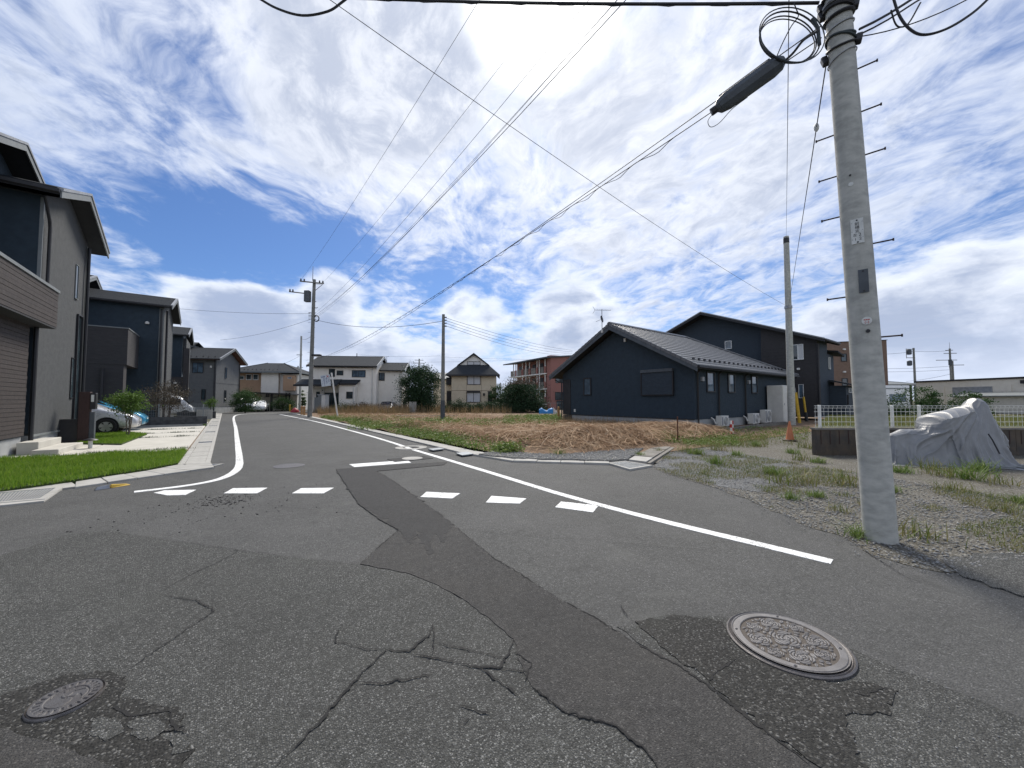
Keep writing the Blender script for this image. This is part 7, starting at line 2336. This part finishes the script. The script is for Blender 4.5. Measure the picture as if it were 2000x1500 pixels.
for i_, (u, v, s_) in enumerate(TUFT):
    pr0 = protos[i_ % 4]
    o = pr0 if i_ < 4 else pr0.copy()
    if i_ >= 4:
        C.objects.link(o)
    g0 = ground_at(u, v)
    o.location = (g0[0], g0[1], 0.03 if u < 1300 else 0.012)
    o.rotation_euler = (0, 0, rng.uniform(0, 6))
    o.scale = (s_ * 1.15, s_ * 1.15, s_ * 0.85)
    lab = ('green' if i_ % 2 == 0 else 'yellowish') + (' grass tuft beside the covered motorcycle' if u > 1730 and v < 960 else ' grass tuft near the dark retaining wall' if u > 1535 and v < 910 else ' grass tuft between drain slabs and traffic cone' if v < 915 else ' grass tuft out in the open gravel')
    if (u, v) == (1676, 1050):
        lab = 'grass tuft at the left foot of the thick pole'
    elif (u, v) == (1800, 1052):
        lab = 'thick grass tuft just right of the thick pole foot'
    elif (u, v) == (1092, 892):
        lab = 'grass tuft in the pale gravel at the lot front'
    elif u < 1300:
        lab = 'grass tuft in the joints of the drain slabs'
    tag(o, lab, 'grass tuft', 'grass tufts in the gravel')


p = sample_poly([q_ for q_ in yard if q_[0] < 13] + [(13, 7.5)], 30000)
p = p[(vnoise(p[:, 0], p[:, 1], 0.75, 81) * 0.6 + vnoise(p[:, 0], p[:, 1], 2.3, 82) * 0.4 > 0.56)]
o = upright(np.column_stack([p, np.full(len(p), 0.008)]), 0.06, 0.9, 0.007, 'sparse_grass', 'weed_yellow')
tag(kind(o, 'stuff'), 'sparse short grass creeping over the gravel yard', 'grass')
# trees and shrubs -------------------------------------------------------
def tree(name, label, base, hgt, r, mat_, n, leaf, z0=0.25, trunk=0.12, clumps=46, stems=1, bark='bark', squash=1.0, rz=0.0, cat='tree', top_mat=None, seed=0):
    """Trunk with limbs reaching leaf clumps spread through an uneven crown."""
    rs = np.random.default_rng(100 + seed)
    root = thing(name, label, cat, base, rz)
    cz, hz_ = hgt * (1 + z0) / 2, hgt * (1 - z0) / 2
    d = rs.normal(size=(clumps, 3))
    d /= np.linalg.norm(d, axis=1)[:, None]
    rad = rs.uniform(0.35, 1.0, clumps) ** 0.6
    cen = np.column_stack([d[:, 0] * r * rad, d[:, 1] * r * rad * squash, cz + d[:, 2] * hz_ * rad])
    keep = rs.random(clumps) > 0.08
    cen = cen[keep]
    per = n // len(cen)
    cs_ = rs.uniform(0.16, 0.34, len(cen)) * r
    pts = np.repeat(cen, per, 0) + rs.normal(size=(len(cen) * per, 3)) * np.repeat(cs_, per)[:, None] * np.array([1, 1, 0.7])
    pts = pts[pts[:, 2] > 0.08]
    if top_mat is None:
        leaves(pts, leaf, 'crown', mat_, root)
    else:
        s_ = pts[:, 2] > hgt * 0.80
        leaves(pts[~s_], leaf, 'crown', mat_, root)
        leaves(pts[s_], leaf, 'crown', top_mat, root)
    mb = MB()
    for s in range(stems):
        a = s * 2.4 + 0.5
        off = Vector((math.cos(a), math.sin(a), 0)) * (trunk * 1.3 if stems > 1 else 0)
        tp_ = Vector((math.cos(a) * r * 0.3 * (stems > 1), math.sin(a) * r * 0.3 * (stems > 1), cz))
        mb.tube([off + Vector((0, 0, -0.1)), off.lerp(tp_, 0.45) + Vector((0.02, 0.01, 0)), tp_], [trunk, trunk * 0.75, trunk * 0.45], 8)
        for k in range(9 if stems == 1 else 4):
            c = Vector(cen[(s * 7 + k * 3) % len(cen)])
            st_ = off.lerp(tp_, 0.35 + 0.06 * k)
            mb.tube([st_, st_.lerp(c, 0.5) + Vector((0, 0, 0.05 * r)), c], [trunk * 0.42, trunk * 0.28, trunk * 0.1], 5)
    mb.build('trunk', bark, root, smooth=True)
    return root


tree('evergreen_tree', 'tall dark evergreen beside the cream house', spot(823, 46), 5.35, 2.15, 'leaf_dark', 26000, 0.17, 0.10, 0.16, 70, seed=1)
tree('evergreen_tree', 'rounded dark evergreen with reddish shoots beside the apartment block', spot(1024, 47), 4.25, 2.2, 'leaf_dark', 24000, 0.16, 0.02, 0.16, 70, top_mat='leaf_bronze', seed=2)
tree('evergreen_tree', 'small loose tree beside the beige house wall', spot(974, 50), 3.4, 1.1, 'leaf_mid', 6000, 0.14, 0.15, 0.09, 34, seed=3)
tree('evergreen_tree', 'small green bush tree right of the beige house', spot(992, 49), 2.6, 1.3, 'leaf_dark', 6000, 0.14, 0.05, 0.09, 34, seed=4)
tree('garden_shrub', 'broad green shrub before the parked white cars', spot(480, 46.5), 2.6, 1.35, 'leaf_mid', 9000, 0.12, 0.05, 0.08, 44, cat='shrub', seed=5)
tree('garden_shrub', 'low round shrub before the tan house corner', spot(553, 53), 1.9, 1.2, 'leaf_mid', 4500, 0.12, 0.0, 0.06, 30, cat='shrub', seed=6)
tree('garden_shrub', 'slim yellow green conifer by the white house', spot(591, 56), 3.0, 0.42, 'leaf_mid', 2500, 0.12, 0.05, 0.05, 26, cat='shrub', seed=7)
tree('garden_tree', 'small multi stemmed green maple in the planting bed', (-3.10, 21.6, 0.06), 1.80, 0.50, 'leaf_light', 4200, 0.075, 0.52, 0.020, 34, 4, 'bark_pale', seed=8)
tree('garden_tree', 'bronze leaved garden tree behind the parked cars', (-2.65, 29.2, 0.06), 2.35, 0.95, 'leaf_bronze', 4200, 0.080, 0.42, 0.03, 40, 3, seed=9)
tree('garden_shrub', 'grey green potted shrub on the far low wall', (-0.95, 39.3, 0.75), 0.9, 0.42, 'leaf_light', 900, 0.09, 0.1, 0.03, 20, cat='shrub', seed=10)
for i_, (u, w_) in enumerate(((880, 1.0), (897, 1.0), (914, 1.0), (931, 1.0), (948, 1.0), (965, 1.0), (1000, 1.1), (1018, 1.1), (1040, 1.0), (1056, 1.0))):
    tree('hedge_shrub', 'dark green hedge shrub along the back of the lot', spot(u, 45.0), 1.25 + 0.25 * math.sin(i_ * 1.7), 0.85, 'leaf_dark', 1800, 0.12, 0.0, 0.04, 22, cat='shrub', seed=20 + i_)['group'] = 'hedge along the back of the lot'
for i_, (u, h_, r_) in enumerate(((1772, 2.2, 0.8), (1808, 2.3, 0.55), (1820, 1.9, 0.5), (1834, 1.7, 0.6), (1885, 1.9, 0.7), (1899, 1.8, 0.6), (1750, 1.4, 0.6), (1912, 1.6, 0.5))):
    tree('wild_shrub', 'leafy wild shrub at the far edge of the raised field', spot(u, 24.0, 0.2), h_, r_, 'leaf_mid', 1500, 0.11, 0.0, 0.03, 18, cat='shrub', seed=40 + i_)['group'] = 'wild shrubs beyond the field'
tree('garden_shrub', 'grey weedy bush before the veranda window', spot(672, 43.5), 1.1, 1.3, 'leaf_mid', 3500, 0.10, 0.0, 0.04, 26, cat='shrub', seed=50)
tree('garden_shrub', 'brownish bush right of the veranda window', spot(705, 43.5), 1.25, 1.0, 'leaf_bronze', 3000, 0.10, 0.0, 0.04, 26, cat='shrub', seed=51)
tree('evergreen_tree', 'dark conifer hedge behind the block pillar', spot(838, 45), 2.2, 1.3, 'leaf_dark', 5000, 0.13, 0.0, 0.08, 30, seed=52)


# loose stones ----------------------------------------------------------
def stones(name, label, p, smin, smax, mat_, z):
    n = len(p)
    base = np.array([(1, 0, 0), (-1, 0, 0), (0, 1, 0), (0, -1, 0), (0, 0, 1), (0, 0, -0.6)], float)
    a = nrg.uniform(0, 2 * np.pi, n)
    s = nrg.uniform(0, 1, n) ** 2.2 * (smax - smin) + smin
    jit = nrg.uniform(0.55, 1.15, (n, 6, 1))
    B = base[None] * jit * np.stack([np.ones(n), nrg.uniform(0.55, 1.0, n), nrg.uniform(0.35, 0.8, n)], -1)[:, None, :] * s[:, None, None]
    ca, sa = np.cos(a)[:, None], np.sin(a)[:, None]
    V = np.stack([B[..., 0] * ca - B[..., 1] * sa + p[:, None, 0], B[..., 0] * sa + B[..., 1] * ca + p[:, None, 1], B[..., 2] + z + s[:, None] * 0.25], -1)
    f = np.array([(0, 2, 4), (2, 1, 4), (1, 3, 4), (3, 0, 4), (2, 0, 5), (1, 2, 5), (3, 1, 5), (0, 3, 5)])
    F = (np.arange(n) * 6)[:, None, None] + f[None]
    tag(kind(np_mesh(name, V.reshape(-1, 3), F.reshape(-1, 3), mat_), 'stuff'), label, 'gravel')


yd = jag(yard, 0.4, 0.02, seed=62)
p = sample_poly([q_ for q_ in yard if q_[0] < 13] + [(13, 7.5)], 42000)
keep = nrg.random(len(p)) < 0.25 + 0.75 * vnoise(p[:, 0], p[:, 1], 0.9, 51)
stones('yard_gravel', 'loose grey gravel scattered over the yard', p[keep], 0.005, 0.024, 'stone_chip', 0.006)
p = sample_poly(gl_pts, 16000)
stones('lot_gravel', 'pale loose gravel at the front of the lot', p, 0.008, 0.030, 'stone_chip', 0.070)
p = np.concatenate([np.column_stack([nrg.normal(0.02, 0.22, 330), nrg.normal(7.25, 0.22, 330)]), np.column_stack([nrg.normal(0.1, 0.6, 220), nrg.normal(6.9, 0.5, 220)])])
stones('asphalt_crumbs', 'dark broken asphalt crumbs between the dashed marks', p, 0.006, 0.019, 'bitumen_chip', 0.0)
p = np.concatenate([sample_poly(gpts(cr_px), 500), sample_poly(gpts(dk_px), 500), sample_poly(gpts(dk2_px), 260), sample_poly(road_pts[8:] + [(2, 9), (0, 3)], 700)])
stones('road_grit', 'fine grit lying on the worn asphalt', p, 0.002, 0.007, 'stone_chip', 0.006)
pe = np.array(jag(gpts([(1290, 921), (1380, 948), (1450, 972), (1520, 1002), (1580, 1030), (1640, 1046), (1690, 1078), (1770, 1104), (1850, 1120)]), 0.006, 0.10, closed=False, seed=71))
stones('verge_grit', 'loose grit spilled along the asphalt edge of the yard', pe, 0.004, 0.018, 'stone_chip', 0.010)
